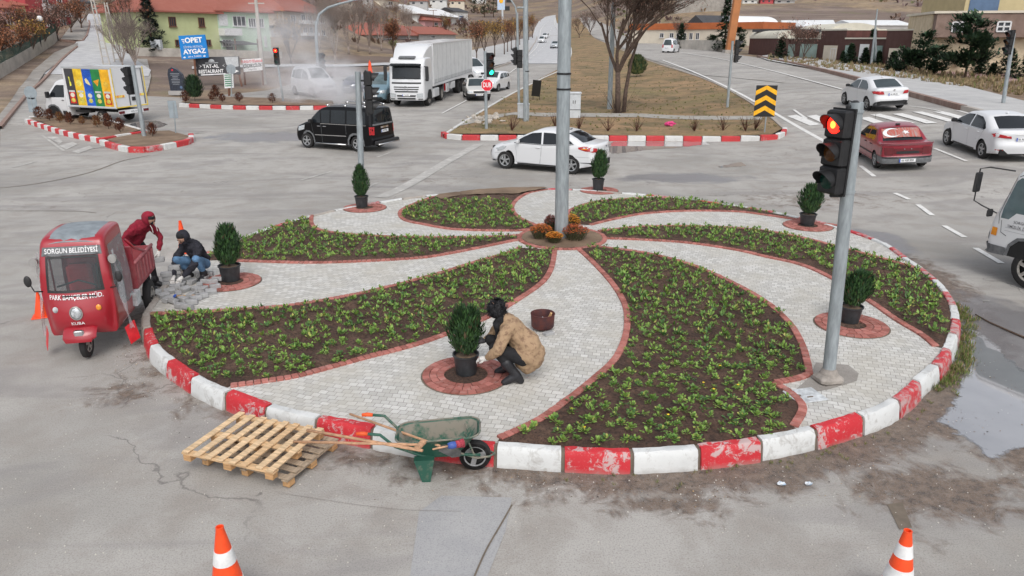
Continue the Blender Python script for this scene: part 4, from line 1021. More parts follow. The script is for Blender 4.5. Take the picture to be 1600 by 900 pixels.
# ---- boxy helpers for lorries
def emblem_star(parent, p, r, m='chrome'):
    mb = MB(); n_ = 20
    ring = [Vector((0, r*cos(2*pi*i/n_), r*sin(2*pi*i/n_))) for i in range(n_)]
    mb.tube([p+q for q in ring]+[p+ring[0]], r*.10, 5, cap=False)
    for k in range(3):
        a = pi/2+k*2*pi/3; t = p+Vector((0, r*.95*cos(a), r*.95*sin(a))); b1 = p+Vector((.0, r*.2*cos(a+pi/3), r*.2*sin(a+pi/3))); b2 = p+Vector((.0, r*.2*cos(a-pi/3), r*.2*sin(a-pi/3))); q = p+Vector((.03,0,0))
        mb.add([t, b1, q, b2], [(0,1,2),(0,2,3)])
    return mb.build('star_emblem', m, parent)
def semi():
    # local: x forward, origin under the front axle
    c = Car(dict(paint='white_paint', glass='tinted_glass', W=1.245, belt=2.0, tum=.03, low=.02, xf=0., xr=-9, wr=.5, ar=.60, sill=.45, bowF=.22, bowR=0., r=.12, step=.22, tapF=.03, tapR=0., noarch=False,
        prof=[(1.36,.45),(1.42,.6),(1.42,1.0),(1.38,1.45),(1.34,1.72),(1.32,1.80,'W'),(1.16,2.66,'W'),(1.12,2.74),(1.02,2.95),(.78,3.12),(.5,3.15),(-.88,3.15),(-.92,3.05),(-.92,.75)],
        wins=[[(.95,1.82),(.88,2.5),(.10,2.5),(.05,1.75),(.5,1.70)]]))
    c.xr = -30; c.nowheels = True
    root = thing('articulated_lorry', 'white articulated lorry with a long curtain-sided trailer waiting at the green light', 'lorry'); 
    outl = c.arch
    cab = None
    c.noarch = True
    R = c.build('cab_tmp', 'x', 'x')
    for o in list(R.children): o.parent = root
    for o in list(root.children):
        if o.name.startswith('underbody'): bpy.data.objects.remove(o)
    bpy.data.objects.remove(R); c.root = root
    n0 = [o for o in root.children if o.name.startswith('body')][0]; n0.name = 'cab'
    # lower arch and steps
    c.side([(.62,.46),(.55,.85),(.3,1.08),(-.3,1.08),(-.55,.85),(-.62,.46)], 'underbody', 'wheel_arch', .012)
    c.end([(-1.0,1.52),(1.0,1.52),(1.0,1.62),(-1.0,1.62)], 'seam', 'panel_gap', True, .012)
    for z0, z1, w_ in ((1.28,1.34,.86), (1.14,1.20,.84), (.98,1.06,.78)): c.end([(-w_,z0),(w_,z0),(w_,z1),(-w_,z1)], 'black_plastic', 'grille_slot', True, .016)
    c.end([(-.62,.52),(.62,.52),(.62,.62),(-.62,.62)], 'black_plastic', 'lower_grille', True, .016); c.end([(-.62,.70),(.62,.70),(.66,.80),(-.66,.80)], 'black_plastic', 'lower_grille', True, .016)
    c.end([(.72,.64),(.72,.88),(1.12,.92),(1.10,.66)], 'head_lens', 'headlight', True, .02, both=True); c.end([(.8,.50),(.8,.58),(1.1,.58),(1.1,.50)], 'grey_plastic', 'fog_lamp', True, .02, both=True)
    c.plate(.80, '57 KH 963', True); emblem_star(root, Vector((1.46,0,1.22)), .15)
    mb = MB(); mb.bbox((1.30,0,2.72), (.22,2.1,.16), .04, ry=.25); mb.build('sun_visor', 'tinted_glass', root)
    mb = MB(); mb.tube([(1.40,-.9,1.84),(1.39,-.1,1.92)], .015, 5); mb.tube([(1.40,.1,1.84),(1.39,.9,1.92)], .015, 5); mb.build('wiper', 'black_plastic', root)
    for sg in (1, -1):
        m_ = MB(); m_.bbox((1.22,sg*1.42,2.25), (.14,.22,.78), .04); m_.bbox((1.25,sg*1.42,1.80), (.14,.22,.2), .04); m_.tube([(1.1,sg*1.22,2.62),(1.2,sg*1.42,2.6)], .03, 6); m_.build('mirror', 'black_plastic', root)
        m_ = MB(); m_.bbox((-2.0,sg*1.10,.72), (1.5,.28,.6), .05); m_.build('side_skirt', 'white_paint', root)
    # roof deflector
    def defl():
        mb = MB(); n_ = 8; V = []
        for i in range(n_+1):
            t = i/n_; x = .75-1.75*t; h = 3.10+.86*sin(t*pi/2)**.9; w_ = 1.0+.22*t
            for y, z in ((-w_,3.08),(-w_,h-.10),(-w_+.1,h),(0,h+.03),(w_-.1,h),(w_,h-.10),(w_,3.08)): V.append((x,y,z))
        F_ = [(i*7+k, i*7+k+1, (i+1)*7+k+1, (i+1)*7+k) for i in range(n_) for k in range(6)]+[tuple(range(n_*7, n_*7+7))]
        mb.add(V, F_); mb.build('roof_deflector', 'white_paint', root, smooth=40)
    defl(); MB().box((.82,0,3.17), (.35,1.1,.08), ry=.3).build('roof_hatch', 'grey_plastic', root)
    fr_ = MB(); fr_.box((-6.2,0,.88), (11.8,.9,.22)); fr_.box((-2.6,0,.62), (2.0,1.6,.5)); fr_.box((-1.0,0,1.0), (.2,2.2,.8)); fr_.box((0.2,0,.78), (1.5,1.7,.5)); fr_.build('chassis', 'underbody', root)
    tr = MB(); tr.box((-7.9,0,2.62), (13.4,2.5,2.68)); 
    t = tr.build('trailer_box', 'tarp_white', root); b_ = MB(); b_.box((-7.9,0,3.985), (13.5,2.56,.07)); b_.box((-7.9,0,1.25), (13.5,2.56,.14)); b_.box((-1.2,0,2.62),(.06,2.56,2.72)); b_.box((-14.62,0,2.62),(.06,2.56,2.72)); b_.build('trailer_frame', 'white_paint', root)
    st = MB(); 
    for i in range(34):
        x = -1.6-i*.385
        for sg in (1, -1): st.box((x, sg*1.262, 1.50), (.03,.012,.26)); 
    for sg in (1, -1): st.box((-7.9, sg*1.262, 1.37), (13.2,.012,.02))
    st.build('curtain_buckles', 'grey_plastic', root)
    fo = MB()
    for i in range(9):
        for sg in (1, -1): fo.box((-2.5-i*1.35, sg*1.256, 2.62), (.02,.006,2.5))
    fo.build('curtain_fold', 'seam_soft', root)
    for x in (0,): 
        for sg in (1, -1): wheel_at(root, x, sg*1.22, .5, .3, sg, 'steel_rim', 8)
    for x in (-3.6, -9.6, -10.9, -12.2):
        for sg in (1, -1): wheel_at(root, x, sg*1.22, .5, .5, sg, 'steel_rim' if x > -5 else 'rim_dark', 8)
    MB().box((-5.2,1.15,.8), (.7,.3,.62)).box((-7.2,1.12,.85),(1.3,.25,.5)).build('side_box', 'white_paint', root); MB().box((-4.6,1.2,.9), (.12,.1,.55)).build('extinguisher', 'red_lens', root)
    place2(root, (673,164.5), (722,143.8), (0,1.2), (-10.9,1.2), .97)
semi()
def boxtruck():
    c = Car(dict(paint='white_paint', glass='tinted_glass', W=1.0, belt=1.25, tum=.16, xf=0., xr=-30, wr=.34, ar=.44, sill=.32, bowF=.35, bowR=0., r=.10, step=.15, tapF=.08, tapR=0., noarch=True,
        prof=[(.92,.32),(1.0,.55),(.98,.85),(.86,1.05),(.50,1.30),(.38,1.38,'W'),(-.25,2.05,'W'),(-.38,2.14),(-.7,2.24),(-1.15,2.26),(-1.2,2.2),(-1.2,.35)],
        wins=[[(.18,1.36),(-.28,1.86),(-.42,1.95),(-.98,1.95),(-.98,1.30),(.0,1.28)]]))
    c.nowheels = True; c.xr = -.1; c.xf = -.1
    R = c.build('delivery_truck', 'white box delivery truck with five colourful snack picture strips on its side', 'truck')
    [o for o in R.children if o.name.startswith('body')][0].name = 'cab'
    c.side([(.50,.33),(.47,.55),(.33,.72),(.1,.82),(-.14,.82),(-.36,.70),(-.5,.5),(-.54,.33)], 'underbody', 'wheel_arch', .014); c.side([(.56,.33),(.55,.58),(.38,.8),(.12,.9),(-.16,.9),(-.42,.78),(-.58,.5),(-.6,.33),(-.54,.33),(-.5,.5),(-.36,.70),(-.14,.82),(.1,.82),(.33,.72),(.47,.55),(.50,.33)], 'grey_plastic', 'arch_trim', .018)
    c.seams([[(.05,1.25),(.10,.9)], [(-1.05,2.0),(-1.05,.5)], [(-.98,.62),(-.6,.62)]], .012, 'seam_soft'); c.handles([(-.85,1.15)], 'black_plastic'); c.side([(-.68,.36),(-.68,.58),(-1.0,.58),(-1.0,.36)], 'black_plastic', 'step', .014)
    for sg in (1, -1):
        m_ = MB(); m_.bbox((.1,sg*1.14,1.42), (.12,.24,.34), .03); m_.tube([(.0,sg*.95,1.3),(.1,sg*1.14,1.3)], .03, 6); m_.build('mirror', 'black_plastic', R)
    # box
    X0, X1, Z0, Z1, HW = -1.28, -4.75, .86, 2.92, 1.06
    MB().box(((X0+X1)/2, 0, (Z0+Z1)/2), (X0-X1, 2*HW, Z1-Z0)).build('cargo_box', 'white_paint', R)
    for z in (Z0, Z1): 
        for sg in (1, -1): MB().box(((X0+X1)/2, sg*HW, z), (X0-X1+.06, .05, .07)).build('box_edging', 'silver_paint', R)
    cols = {'charcoal': (.05,.05,.055), 'yellow': (.85,.52,.03), 'blue': (.015,.10,.50), 'green': (.02,.22,.06), 'gold': (.85,.42,.02)}
    names = list(cols); W_ = (X0-X1-.28)/5
    for k, nm in enumerate(names):
        m_ = mat('panel_'+nm, cols[nm], .4, var=.2, scale=3)
        for sg in (1, -1):
            x1 = X0-.14-k*W_ if sg > 0 else X1+.14+k*W_; x0 = x1-W_ if sg > 0 else x1+W_
            off = HW+.004
            P = lambda u, v, o_=0., x1=x1, x0=x0, sg=sg: Vector((x1+(x0-x1)*u, sg*(HW+.006+o_), Z0+.07+(Z1-Z0-.14)*v))
            mb = MB(); mb.add([P(0,0),P(1,0),P(1,1),P(0,1)], [(0,1,2,3) if sg > 0 else (3,2,1,0)]); p = mb.build('picture_panel', m_, R)
            fix = (lambda f: f) if sg > 0 else (lambda f: tuple(reversed(f)))
            # snack bag
            bag = MB(); bc = {'charcoal': (.6,.02,.02), 'yellow': (.80,.55,.05), 'blue': (.03,.16,.62), 'green': (.04,.2,.07), 'gold': (.50,.05,.02)}[nm]
            pts_ = [(.14,.05),(.86,.05),(.80,.2),(.84,.40),(.16,.40),(.2,.2)]; bag.add([P(u,v,.002) for u, v in pts_], [fix(tuple(range(6)))]); b_ = bag.build('snack_bag', mat('bag_'+nm, bc, .35, var=.3, scale=9), p)
            q = MB(); q.add([P(.5+.24*cos(a),.28+.06*sin(a),.004) for a in [i*pi/6 for i in range(12)]], [fix(tuple(range(12)))]); q.add([P(.5+.2*cos(a)*(1+.3*(i%2)),.14+.055*sin(a)*(1+.3*(i%2)),.004) for i, a in enumerate([i*pi/7 for i in range(14)])], [fix(tuple(range(14)))], 1)
            if nm in ('charcoal', 'yellow', 'green', 'gold'): q.add([P(.16,.36,.0045),P(.84,.36,.0045),P(.84,.41,.0045),P(.16,.41,.0045)], [fix((0,1,2,3))], 2)
            q.build('bag_print', [mat('print_a', (.75,.72,.6) if nm != 'blue' else (.7,.2,.25), .4), mat('print_b', (.75,.55,.1), .4, var=.4, scale=20), mat('print_c', (.55,.58,.56), .4)], p)
            ch = MB(); shp = {'charcoal': [(.40,.52),(.58,.54),(.60,.62),(.52,.66),(.50,.78),(.36,.78),(.42,.66)], 'yellow': [(.5+.3*cos(a),.62+.10*sin(a)) for a in [i*pi/6 for i in range(12)]], 'blue': [(.22,.72),(.40,.76),(.62,.68),(.80,.56),(.60,.57),(.30,.62)], 'green': [(.16,.68),(.84,.74),(.56,.54)], 'gold': [(.5+.28*cos(a),.60+.08*sin(a)) for a in [i*pi/6 for i in range(12)]]}[nm]
            ch.add([P(u,v,.003) for u, v in shp], [fix(tuple(range(len(shp))))]); ch.build('crisp_picture', mat('crisp_'+nm, {'charcoal': (.75,.72,.08), 'yellow': (.9,.66,.12), 'blue': (.85,.66,.34), 'green': (.85,.32,.02), 'gold': (.9,.5,.06)}[nm], .4, var=.25, scale=6), p)
            if nm in ('blue',):
                z_ = MB()
                for r_ in range(4):
                    for i in range(8):
                        a, b = (i/8, .80+r_*.05+(i%2)*.02), ((i+1)/8, .80+r_*.05+((i+1)%2)*.02); z_.add([P(a[0],a[1],.002),P(b[0],b[1],.002),P(b[0],b[1]+.014,.002),P(a[0],a[1]+.014,.002)], [fix((0,1,2,3))])
                z_.build('zigzag_pattern', mat('zig_blue', (.01,.05,.25), .4), p)
    d = MB(); d.box((X1-.012,.12,1.90), (.02,.02,1.9)); d.box((X1-.012,-.92,1.90), (.02,.02,1.9)); d.box((X1-.02,-.4,2.84),(.04,1.1,.03)); d.build('door_seam', 'seam_soft', R)
    for sg in (1, -1): MB().box((X1-.02,.12 if sg>0 else -.92,1.9), (.05,.04,1.9)).build('door_hinge', 'grey_plastic', R)
    y_ = MB(); mat('yellow_tape', (.75,.55,.05), .4); mat('warning_tape', (.75,.1,.03), .4, col2=(.9,.75,.15), thr=(.48,.5), stretch=(1, 7, 1), scale=2)
    for s_ in (1, -1): y_.box((X1-.03, s_*(HW-.01), 1.89), (.02,.04,2.06))
    y_.box((X1-.03,0,Z0+.02), (.02,2*HW,.05)); y_.build('reflective_tape', 'yellow_tape', R)
    w_ = MB(); w_.box((X1-.022,.72,1.45), (.01,.6,.12)); w_.box((X1-.022,-.80,1.45), (.01,.34,.12)); w_.build('warning_strip', 'warning_tape', R); MB().box((X1-.03,.0-.2,1.27), (.05,.3,.2)).build('door_lock', 'black_plastic', R)
    ch = MB(); ch.box((-3.0,0,.66), (3.4,.8,.2)); ch.box((-2.2,.85,.6),(1.1,.3,.12)); ch.box((-2.2,-.85,.6),(1.1,.3,.12)); ch.build('chassis', 'underbody', R); bb = MB(); bb.box((X1-.02,0,.62), (.08,1.9,.22)); bb.build('rear_bumper', 'white_paint', R)
    for sg in (1, -1): MB().box((X1-.07,sg*.82,.62), (.05,.34,.14)).build('tail_light', 'dark_red_lens', R)
    q = MB(); q.box((X1-.07,.0,.62), (.02,.56,.14)); pl = q.build('number_plate', 'plate_white', R); text('66 EL 715', .1, lambda a, b: Vector((X1-.083, -a, .62+b)), MATS['plate_ink'], pl, 'plate_lettering', bold=.01)
    for x, o_ in ((0, .98), (-3.45, .98)):
        for sg in (1, -1): wheel_at(R, x, sg*o_, .34, .24, sg, 'steel_rim', 6)
    place2(R, (92,189), (158,193), (0,.95), (-3.45,.95), 1.0)
    return R
boxtruck()
def cabover():
    c = Car(dict(paint='white_paint', glass='grey_glass', sglass='pale_glass', W=.90, belt=1.35, tum=.06, low=.03, xf=-.1, xr=-30, wr=.38, ar=.50, sill=.52, bowF=.16, bowR=0., r=.09, step=.10, tapF=.03, tapR=0., noarch=False,
        prof=[(.92,.52),(.98,.62),(.97,1.10),(.94,1.22),(.90,1.30,'W'),(.62,2.02,'W'),(.58,2.08),(.45,2.17),(.2,2.20),(-.75,2.20),(-.85,2.15),(-.88,1.9),(-.90,.86)],
        wins=[[(.78,1.22),(.76,1.40),(.56,1.95),(.46,2.02),(-.62,2.02),(-.62,1.36),(.38,1.36),(.55,1.22)]]))
    c.xr = -.1; c.noarch = True; c.nowheels = True
    R = c.build('municipal_truck', 'white cab-over municipal truck with lettering on its door entering at the right edge', 'truck')
    [o for o in R.children if o.name.startswith('body')][0].name = 'cab'
    c.side([(.40,.53),(.36,.72),(.22,.86),(-.1,.92),(-.42,.86),(-.56,.72),(-.62,.53)], 'underbody', 'wheel_arch', .012); c.side([(.46,.53),(.42,.75),(.26,.91),(-.1,.98),(-.46,.91),(-.62,.75),(-.68,.53),(-.62,.53),(-.56,.72),(-.42,.86),(-.1,.92),(.22,.86),(.36,.72),(.40,.53)], 'grey_plastic', 'arch_trim', .016)
    c.seams([[(.74,1.18),(.70,.95),(.52,.9)], [(-.70,2.08),(-.70,.95)], [(-.7,2.08),(.42,2.08),(.6,2.0),(.83,1.3),(.80,1.1)]], .012, 'seam'); c.handles([(-.50,1.22)], 'black_plastic')
    c.seams([[(.60,1.06),(-.68,1.06)],[(.60,1.0),(-.68,1.0)]], .006, 'seam_soft')
    T = lambda dz: (lambda a, b: c.warp(.04-a, c.sy(.04-a, 1.14)+.006, 1.14+dz+b))
    mat('grey_letters', (.06,.06,.07), .5)
    text('SORGUN BELEDİYESİ', .075, T(.05), MATS['grey_letters'], R, bold=.004); text('TEMİZLİK İŞLERİ MÜDÜRLÜĞÜ', .07, T(-.045), MATS['grey_letters'], R, bold=.004)
    c.side([(.80,.86),(.80,1.02),(.93,1.02),(.94,.86)], 'amber_lens', 'indicator', .014); c.end([(.45,.74),(.45,.90),(.80,.90),(.80,.74)], 'head_lens', 'headlight', True, .014, both=True); c.end([(-.86,.50),(.86,.50),(.88,.68),(-.88,.68)], 'grey_plastic', 'bumper', True, .035); c.side([(.94,.50),(.96,.68),(.46,.68),(.46,.52)], 'grey_plastic', 'bumper', .02)
    c.end([(-.55,1.02),(.55,1.02),(.55,1.14),(-.55,1.14)], 'black_plastic', 'grille', True, .014); c.plate(.60, '66 BE 041', True)
    for sg in (1, -1):
        m_ = MB(); m_.tube([(.62,sg*.80,2.12),(.95,sg*1.05,2.16),(1.08,sg*1.14,2.12),(1.08,sg*1.14,1.5),(.98,sg*1.05,1.42),(.72,sg*.93,1.30)], .014, 6); m_.bbox((1.08,sg*1.14,1.86), (.05,.19,.38), .02); m_.bbox((.80,sg*1.02,1.30),(.05,.16,.14),.02); m_.build('mirror', 'black_plastic', R)
    ch = MB(); ch.box((-2.4,0,.72), (4.6,.75,.2)); ch.box((-.1,0,.75),(1.6,1.3,.5)); ch.build('chassis', 'underbody', R); bx = MB(); bx.bbox((-3.1,0,1.75), (4.1,2.05,1.75), .05); bx.build('refuse_body', 'white_paint', R)
    rb = MB()
    for i in range(7):
        for sg in (1, -1): rb.box((-1.25-i*.6, sg*1.03, 1.75), (.08,.05,1.7))
    rb.build('body_rib', 'white_paint', R)
    for x in (-.1, -3.4):
        for sg in (1, -1): wheel_at(R, x, sg*(.90), .38, .22, sg, 'steel_rim', 6)
    hubm = MB()
    place2(R, (1590,453), (1600,458), (-.1,.90), (-3.4,.90), 1.02, radians(114))
    p = gp(1592,453); yaw = radians(114); R.location.x = p.x-(-.1*cos(yaw)-.9*sin(yaw))*1.02; R.location.y = p.y-(-.1*sin(yaw)+.9*cos(yaw))*1.02; R.location.x += .13
cabover()
# ============================================================ THINGS ON AND ROUND THE ISLAND
mat('galvanised', (.30,.335,.35), .5, metal=.2, var=.16, scale=5, bump=.05, stretch=(3, 3, .6)); mat('signal_black', (.012,.012,.013), .55, scale=10, var=.2)
mat('lens_red_on', (.9,.02,.01), .3, emit=(1,.015,.008,3.2)); mat('lens_core', (1,.35,.05), .3, emit=(1,.13,.02,5.)); mat('lens_green_on', (.0,.7,.4), .3, emit=(.02,.9,.45,3.)); mat('lens_off_red', (.06,.008,.006), .2); mat('lens_off_amber', (.07,.025,.005), .2); mat('lens_off_green', (.006,.04,.03), .2)
mat('concrete_foot', (.30,.27,.24), .9, var=.2, scale=6, bump=.4)
def signal_head(root, p, face, lit=None, sc=1., name='signal_head'):
    """three lens head; face = world angle the lenses look at; p = centre of housing"""
    c, s_ = cos(face), sin(face); p = Vector(p)
    fr = lambda x, y, z: p+Vector((c*x-s_*y, s_*x+c*y, z))*sc
    h = MB()
    for k in range(3):
        z = (1-k)*.36; q = MB(); q.bbox((0,0,0), (.20,.34,.355), .025); h.add([fr(v[0], v[1], v[2]+z) for v in q.v], q.f)
    q = MB(); q.box((-.05,0,0), (.03,.36,1.12)); h.add([fr(*v) for v in q.v], q.f)
    ho = h.build(name, 'signal_black', root)
    for k, col in enumerate(('red', 'amber', 'green')):
        z = (1-k)*.36; m_ = 'lens_off_'+col
        if lit == col: m_ = 'lens_'+col+'_on'
        L_ = MB(); n_ = 18; vs = [fr(.13, 0, z)]+[fr(.105, .115*cos(2*pi*i/n_), z+.115*sin(2*pi*i/n_)) for i in range(n_)]; L_.add(vs, [(0, 1+i, 1+(i+1)%n_) for i in range(n_)]); lo = L_.build('lens', m_, ho, smooth=True)
        if lit == 'red' and col == 'red':
            q = MB(); vs = [fr(.14, 0, z)]+[fr(.132, .045*cos(2*pi*i/10), z+.05*sin(2*pi*i/10)) for i in range(10)]; q.add(vs, [(0, 1+i, 1+(i+1)%10) for i in range(10)]); q.build('lamp_glow', 'lens_core', ho)
        V = MB(); n_ = 14; vs = []
        for rr in (.135, .128):
            for i in range(n_+1):
                a = radians(-25)+radians(230)*i/n_
                for x in (.09, .09+.20*(.35+.65*max(0, sin(a))**.5)): vs.append(fr(x, rr*cos(a), z+rr*sin(a)))
        fs = []; W_ = 2*(n_+1)
        for i in range(n_): fs += [(2*i, 2*i+1, 2*i+3, 2*i+2), (W_+2*i+2, W_+2*i+3, W_+2*i+1, W_+2*i), (2*i+1, W_+2*i+1, W_+2*i+3, 2*i+3)]
        V.add(vs, fs); V.build('visor', 'signal_black', ho, smooth=40)
    return ho
def pole(root, base, top, r0, r1, m='galvanised', name='pole', n=20):
    b, t = Vector(base), Vector(top); M_ = MB(); M_.tube([b, b.lerp(t, .5), t], [r0, (r0+r1)/2, r1], n); return M_.build(name, m, root, smooth=40)
# centre lamp column
cp = gz(877, 372, TOP+.03)
R = thing('lamp_column', 'thick grey galvanised lamp column rising from the flower bed at the hub', 'lamp post', cp)
pole(R, (0,0,-.05), (-.06,0,9.4), .155, .125); 
for z in (3.62, 3.3): MB().lathe([(.152,z),(.158,z+.005),(.158,z+.035),(.152,z+.04)], 20, c=(-.02,0,0)).build('strap', 'signal_black', R)
# right signal
b = gz(1293, 596, TOP); t_ = at(1339, 160, b.y)
R = thing('traffic_light', 'near traffic light showing red on a grey pole at the right of the planted island', 'traffic light', b)
tp = t_-b; pole(R, (0,0,.1), tp, .082, .078)
hp = at(1307, 238, b.y-.02)-b; signal_head(R, hp, radians(205), 'red', .93)
mb = MB(); mb.bbox((hp.x+.14, 0, hp.z+.53), (.18,.05,.05), .01); mb.bbox((hp.x+.15,0,hp.z+.57), (.09,.08,.08), .02); mb.build('bracket', 'signal_black', R); MB().bbox((hp.x+.10,0,hp.z-.53),(.2,.05,.05),.01).build('bracket', 'signal_black', R)
for z in (hp.z+.47, hp.z-.5): MB().lathe([(.084,z),(.089,z),(.089,z+.03),(.084,z+.03)], 18, c=(tp.x*z/tp.z,0,0)).build('strap', 'galvanised', R)
mb = MB(); mb.bbox((0,0,.05), (.34,.30,.14), .05, rz=.2); mb.lathe([(.13,.1),(.11,.15),(.085,.2)], 16); mb.build('footing', 'concrete_foot', R)
sheet('asphalt_patch', [gz(x, y, 0) for x, y in [(1272,588),(1322,592),(1338,606),(1335,618),(1290,632),(1262,637),(1240,632),(1262,612)]], lambda x, y: TOP+.006, .2, 'old_concrete')
R = thing('access_cover', 'pale metal access cover set in the paving beside the right signal pole', 'cover', gz(1258,618,TOP+.012)); 
mat('cover_metal', (.50,.52,.53), .55, var=.25, scale=9, bump=.2); a = radians(14)
MB().bbox((0,0,0), (.44,.36,.02), .006, rz=.25).build('lid', 'cover_metal', R); MB().box((.04,-.06,.014), (.08,.02,.008), rz=.25).box((-.08,-.02,.014),(.03,.03,.008)).build('lifting_slot', 'mortar', R)
# left-of-centre signal, seen from behind
def simple_signal(label, base, top, hpx, face, lit=None, sc=1., r=.06, foot=None, name='traffic_light'):
    b = gp(*base); t_ = at(top[0], top[1], b.y); R = thing(name, label, 'traffic light', b); pole(R, (0,0,-.05), t_-b, r, r*.95)
    for h_ in hpx:
        h, f = (h_, face) if len(h_) == 2 else (h_[:2], h_[2])
        q = at(h[0], h[1], b.y)-b; signal_head(R, q, f, lit, sc)
        MB().box((q.x*.5+(t_-b).x*q.z/(t_-b).z*.5, q.y, q.z+.3*sc), (abs(q.x-(t_-b).x*q.z/(t_-b).z)+.02,.05,.05)).build('bracket', 'signal_black', R)
    if foot: MB().bbox((0,0,.06), (foot,foot,.16), .03).build('footing', 'concrete_foot', R)
    return R
simple_signal('traffic light seen from behind on a grey pole before the black van', (566,272+38), (559,112), [(576,145)], radians(8), None, 1.12, .09)
# ---- conifers in pots
mat('thuja_dark', (.020,.055,.018), .7, var=.3, scale=14); mat('thuja_light', (.045,.11,.028), .7, var=.3, scale=14); mat('thuja_brown', (.10,.07,.035), .8); mat('pot_plastic', (.030,.033,.036), .45, var=.25, scale=10); mat('bark', (.10,.065,.045), .9, var=.3, scale=20, bump=.5)
def thuja(loc, label, pr, ph, cw, chh, seed, lean=(0, 0)):
    r = random.Random(seed); R = thing('potted_conifer', label, 'potted plant', loc, group='potted conifers standing on the brick rings')
    p = MB(); p.lathe([(pr*.80,0),(pr*.97,ph*.93),(pr*1.06,ph*.93),(pr*1.06,ph),(pr*.97,ph),(pr*.93,ph*.88),(pr*.5,ph*.88)], 28); p.build('pot', 'pot_plastic', R, smooth=35)
    s_ = MB(); s_.lathe([(.0001,ph*.92),(pr*.5,ph*.91),(pr*.96,ph*.87)], 20); s_.build('soil', 'dry_soil', R, smooth=True)
    t = MB(); t.tube([(0,0,ph*.85),(lean[0]*.3,lean[1]*.3,ph+chh*.2),(lean[0],lean[1],ph+chh*.6)], [.022,.016,.008], 7)
    for k in range(5): a = r.random()*6.3; t.tube([(0,0,ph*.9+k*.02),(cos(a)*cw*.2,sin(a)*cw*.2,ph+chh*.35)], [.010,.004], 5)
    t.build('trunk', 'bark', R)
    mb = MB(); z0 = ph*1.05; 
    tips = [(r.uniform(-.6,.6), r.uniform(-.6,.6), r.uniform(.8,1.08)) for _ in range(9)]
    for k in range(2600):
        u = r.random()**1.05; a = r.random()*2*pi; prof = (sin(pi*min(1, u*(.84 if seed != 3 else .93)+.09))**.62)*(1-.16*u); rr = cw/2*prof*(.12+.88*r.random()**.6)*(1+.22*noise.noise(Vector((cos(a)*1.6, sin(a)*1.6, u*3+seed))))
        x, y, z = rr*cos(a), rr*sin(a), z0+chh*u*(.86+.14*(1-abs(noise.noise(Vector((cos(a)*2.3+seed, sin(a)*2.3, 0))))*2.2))
        x += lean[0]*u; y += lean[1]*u
        out = Vector((x-lean[0]*u, y-lean[1]*u, 0)); out = out.normalized() if out.length > 1e-4 else Vector((1,0,0))
        d = out*r.uniform(.1,.75)+Vector((r.uniform(-.3,.3), r.uniform(-.3,.3), r.uniform(.7,1.5))); ln = r.uniform(.05,.12)*(.7+cw)
        q = Vector((x,y,z)); b = 1 if r.random() < .40 else 0
        if r.random() < .03: b = 2
        mb.leaf(q, d, out+Vector((r.uniform(-.5,.5),r.uniform(-.5,.5),r.uniform(-.5,.5))), ln, ln*.22, b, .1)
    for tx, ty, tz in tips:
        for k in range(26):
            q = Vector((tx*cw*.35+r.uniform(-.03,.03)+lean[0], ty*cw*.35+r.uniform(-.03,.03)+lean[1], z0+chh*(.75+.22*r.random())*tz)); mb.leaf(q, (r.uniform(-.3,.3),r.uniform(-.3,.3),1), (1,.3,0), .09, .02, r.choice((0,0,1)))
    mb.build('foliage', ['thuja_dark', 'thuja_light', 'thuja_brown'], R)
def off(c, dx, dy): return (c.x+dx, c.y+dy, TOP+.01)
thuja(off(RC[0],.0,.06), 'large dark conifer in a black pot that the crouching woman is planting', .175, .29, .50, .62, 1)
thuja(off(RC[1],-.03,.12), 'potted conifer with a split pointed crown beside the men laying stones', .20, .30, .52, .72, 2, (.02,0))
thuja(off(RC[2],-.10,.12), 'narrow egg-shaped potted conifer in front of the back signal pole', .185, .30, .48, .80, 3)
thuja(off(RC[3],-.02,.1), 'bushy potted conifer just in front of the white saloon car', .185, .34, .56, .80, 4, (.06,0))
thuja(off(RC[4],.02,.1), 'round potted conifer leaning right near the far right edge of the island', .20, .28, .62, .66, 5, (.03,0))
thuja(off(RC[5],.03,.16), 'round potted conifer tilting right behind the near signal pole', .185, .27, .50, .50, 6, (.12,.03))
# ---- bedding plants
for k, c in enumerate(((.115,.225,.04), (.20,.33,.06), (.06,.14,.032), (.34,.34,.08))): mat('leaf_%s' % ('mid', 'light', 'dark', 'yellow')[k], c, .55, var=.25, scale=30)
LM = ['leaf_mid', 'leaf_light', 'leaf_dark', 'leaf_yellow']
mat('petal_yellow', (.85,.60,.02), .5)
def seedling_mb(r, s=1., mb=None, at_=(0,0,0), few=False):
    mb = mb or MB(); n_ = r.randint(12, 17) if few else r.randint(26, 38); base = r.choice((0,0,1,1,2)); p0 = Vector(at_)
    for k in range(n_):
        a = r.random()*2*pi; el = r.uniform(.25, 1.35); d = Vector((cos(a)*cos(el), sin(a)*cos(el), sin(el))); ln = r.uniform(.028, .052)*s; st = r.uniform(.01, .06)*s
        q = p0+d*st+Vector((0,0,.004)); u = Vector((-sin(a), cos(a), 0)).cross(d); m_ = base if r.random() < .6 else r.choice((0,1,2,0,1,3))
        if few: mb.leaf(q, d, u, ln*1.3, ln*.75, m_, .3)
        else:
            s2 = d.cross(u).normalized(); w_ = ln*.34; dn = Vector((0,0,-1))
            v = [q, q+d*ln*.35+s2*w_*.8+u*.004, q+d*ln*.75+s2*w_*.75+dn*ln*.05, q+d*ln*1.05+dn*ln*.22, q+d*ln*.75-s2*w_*.75+dn*ln*.05, q+d*ln*.35-s2*w_*.8+u*.004, q+d*ln*.55-u*.006*0]
            mb.add(v, [(0,1,6),(1,2,6),(2,3,6),(3,4,6),(4,5,6),(5,0,6)], m_)
    return mb
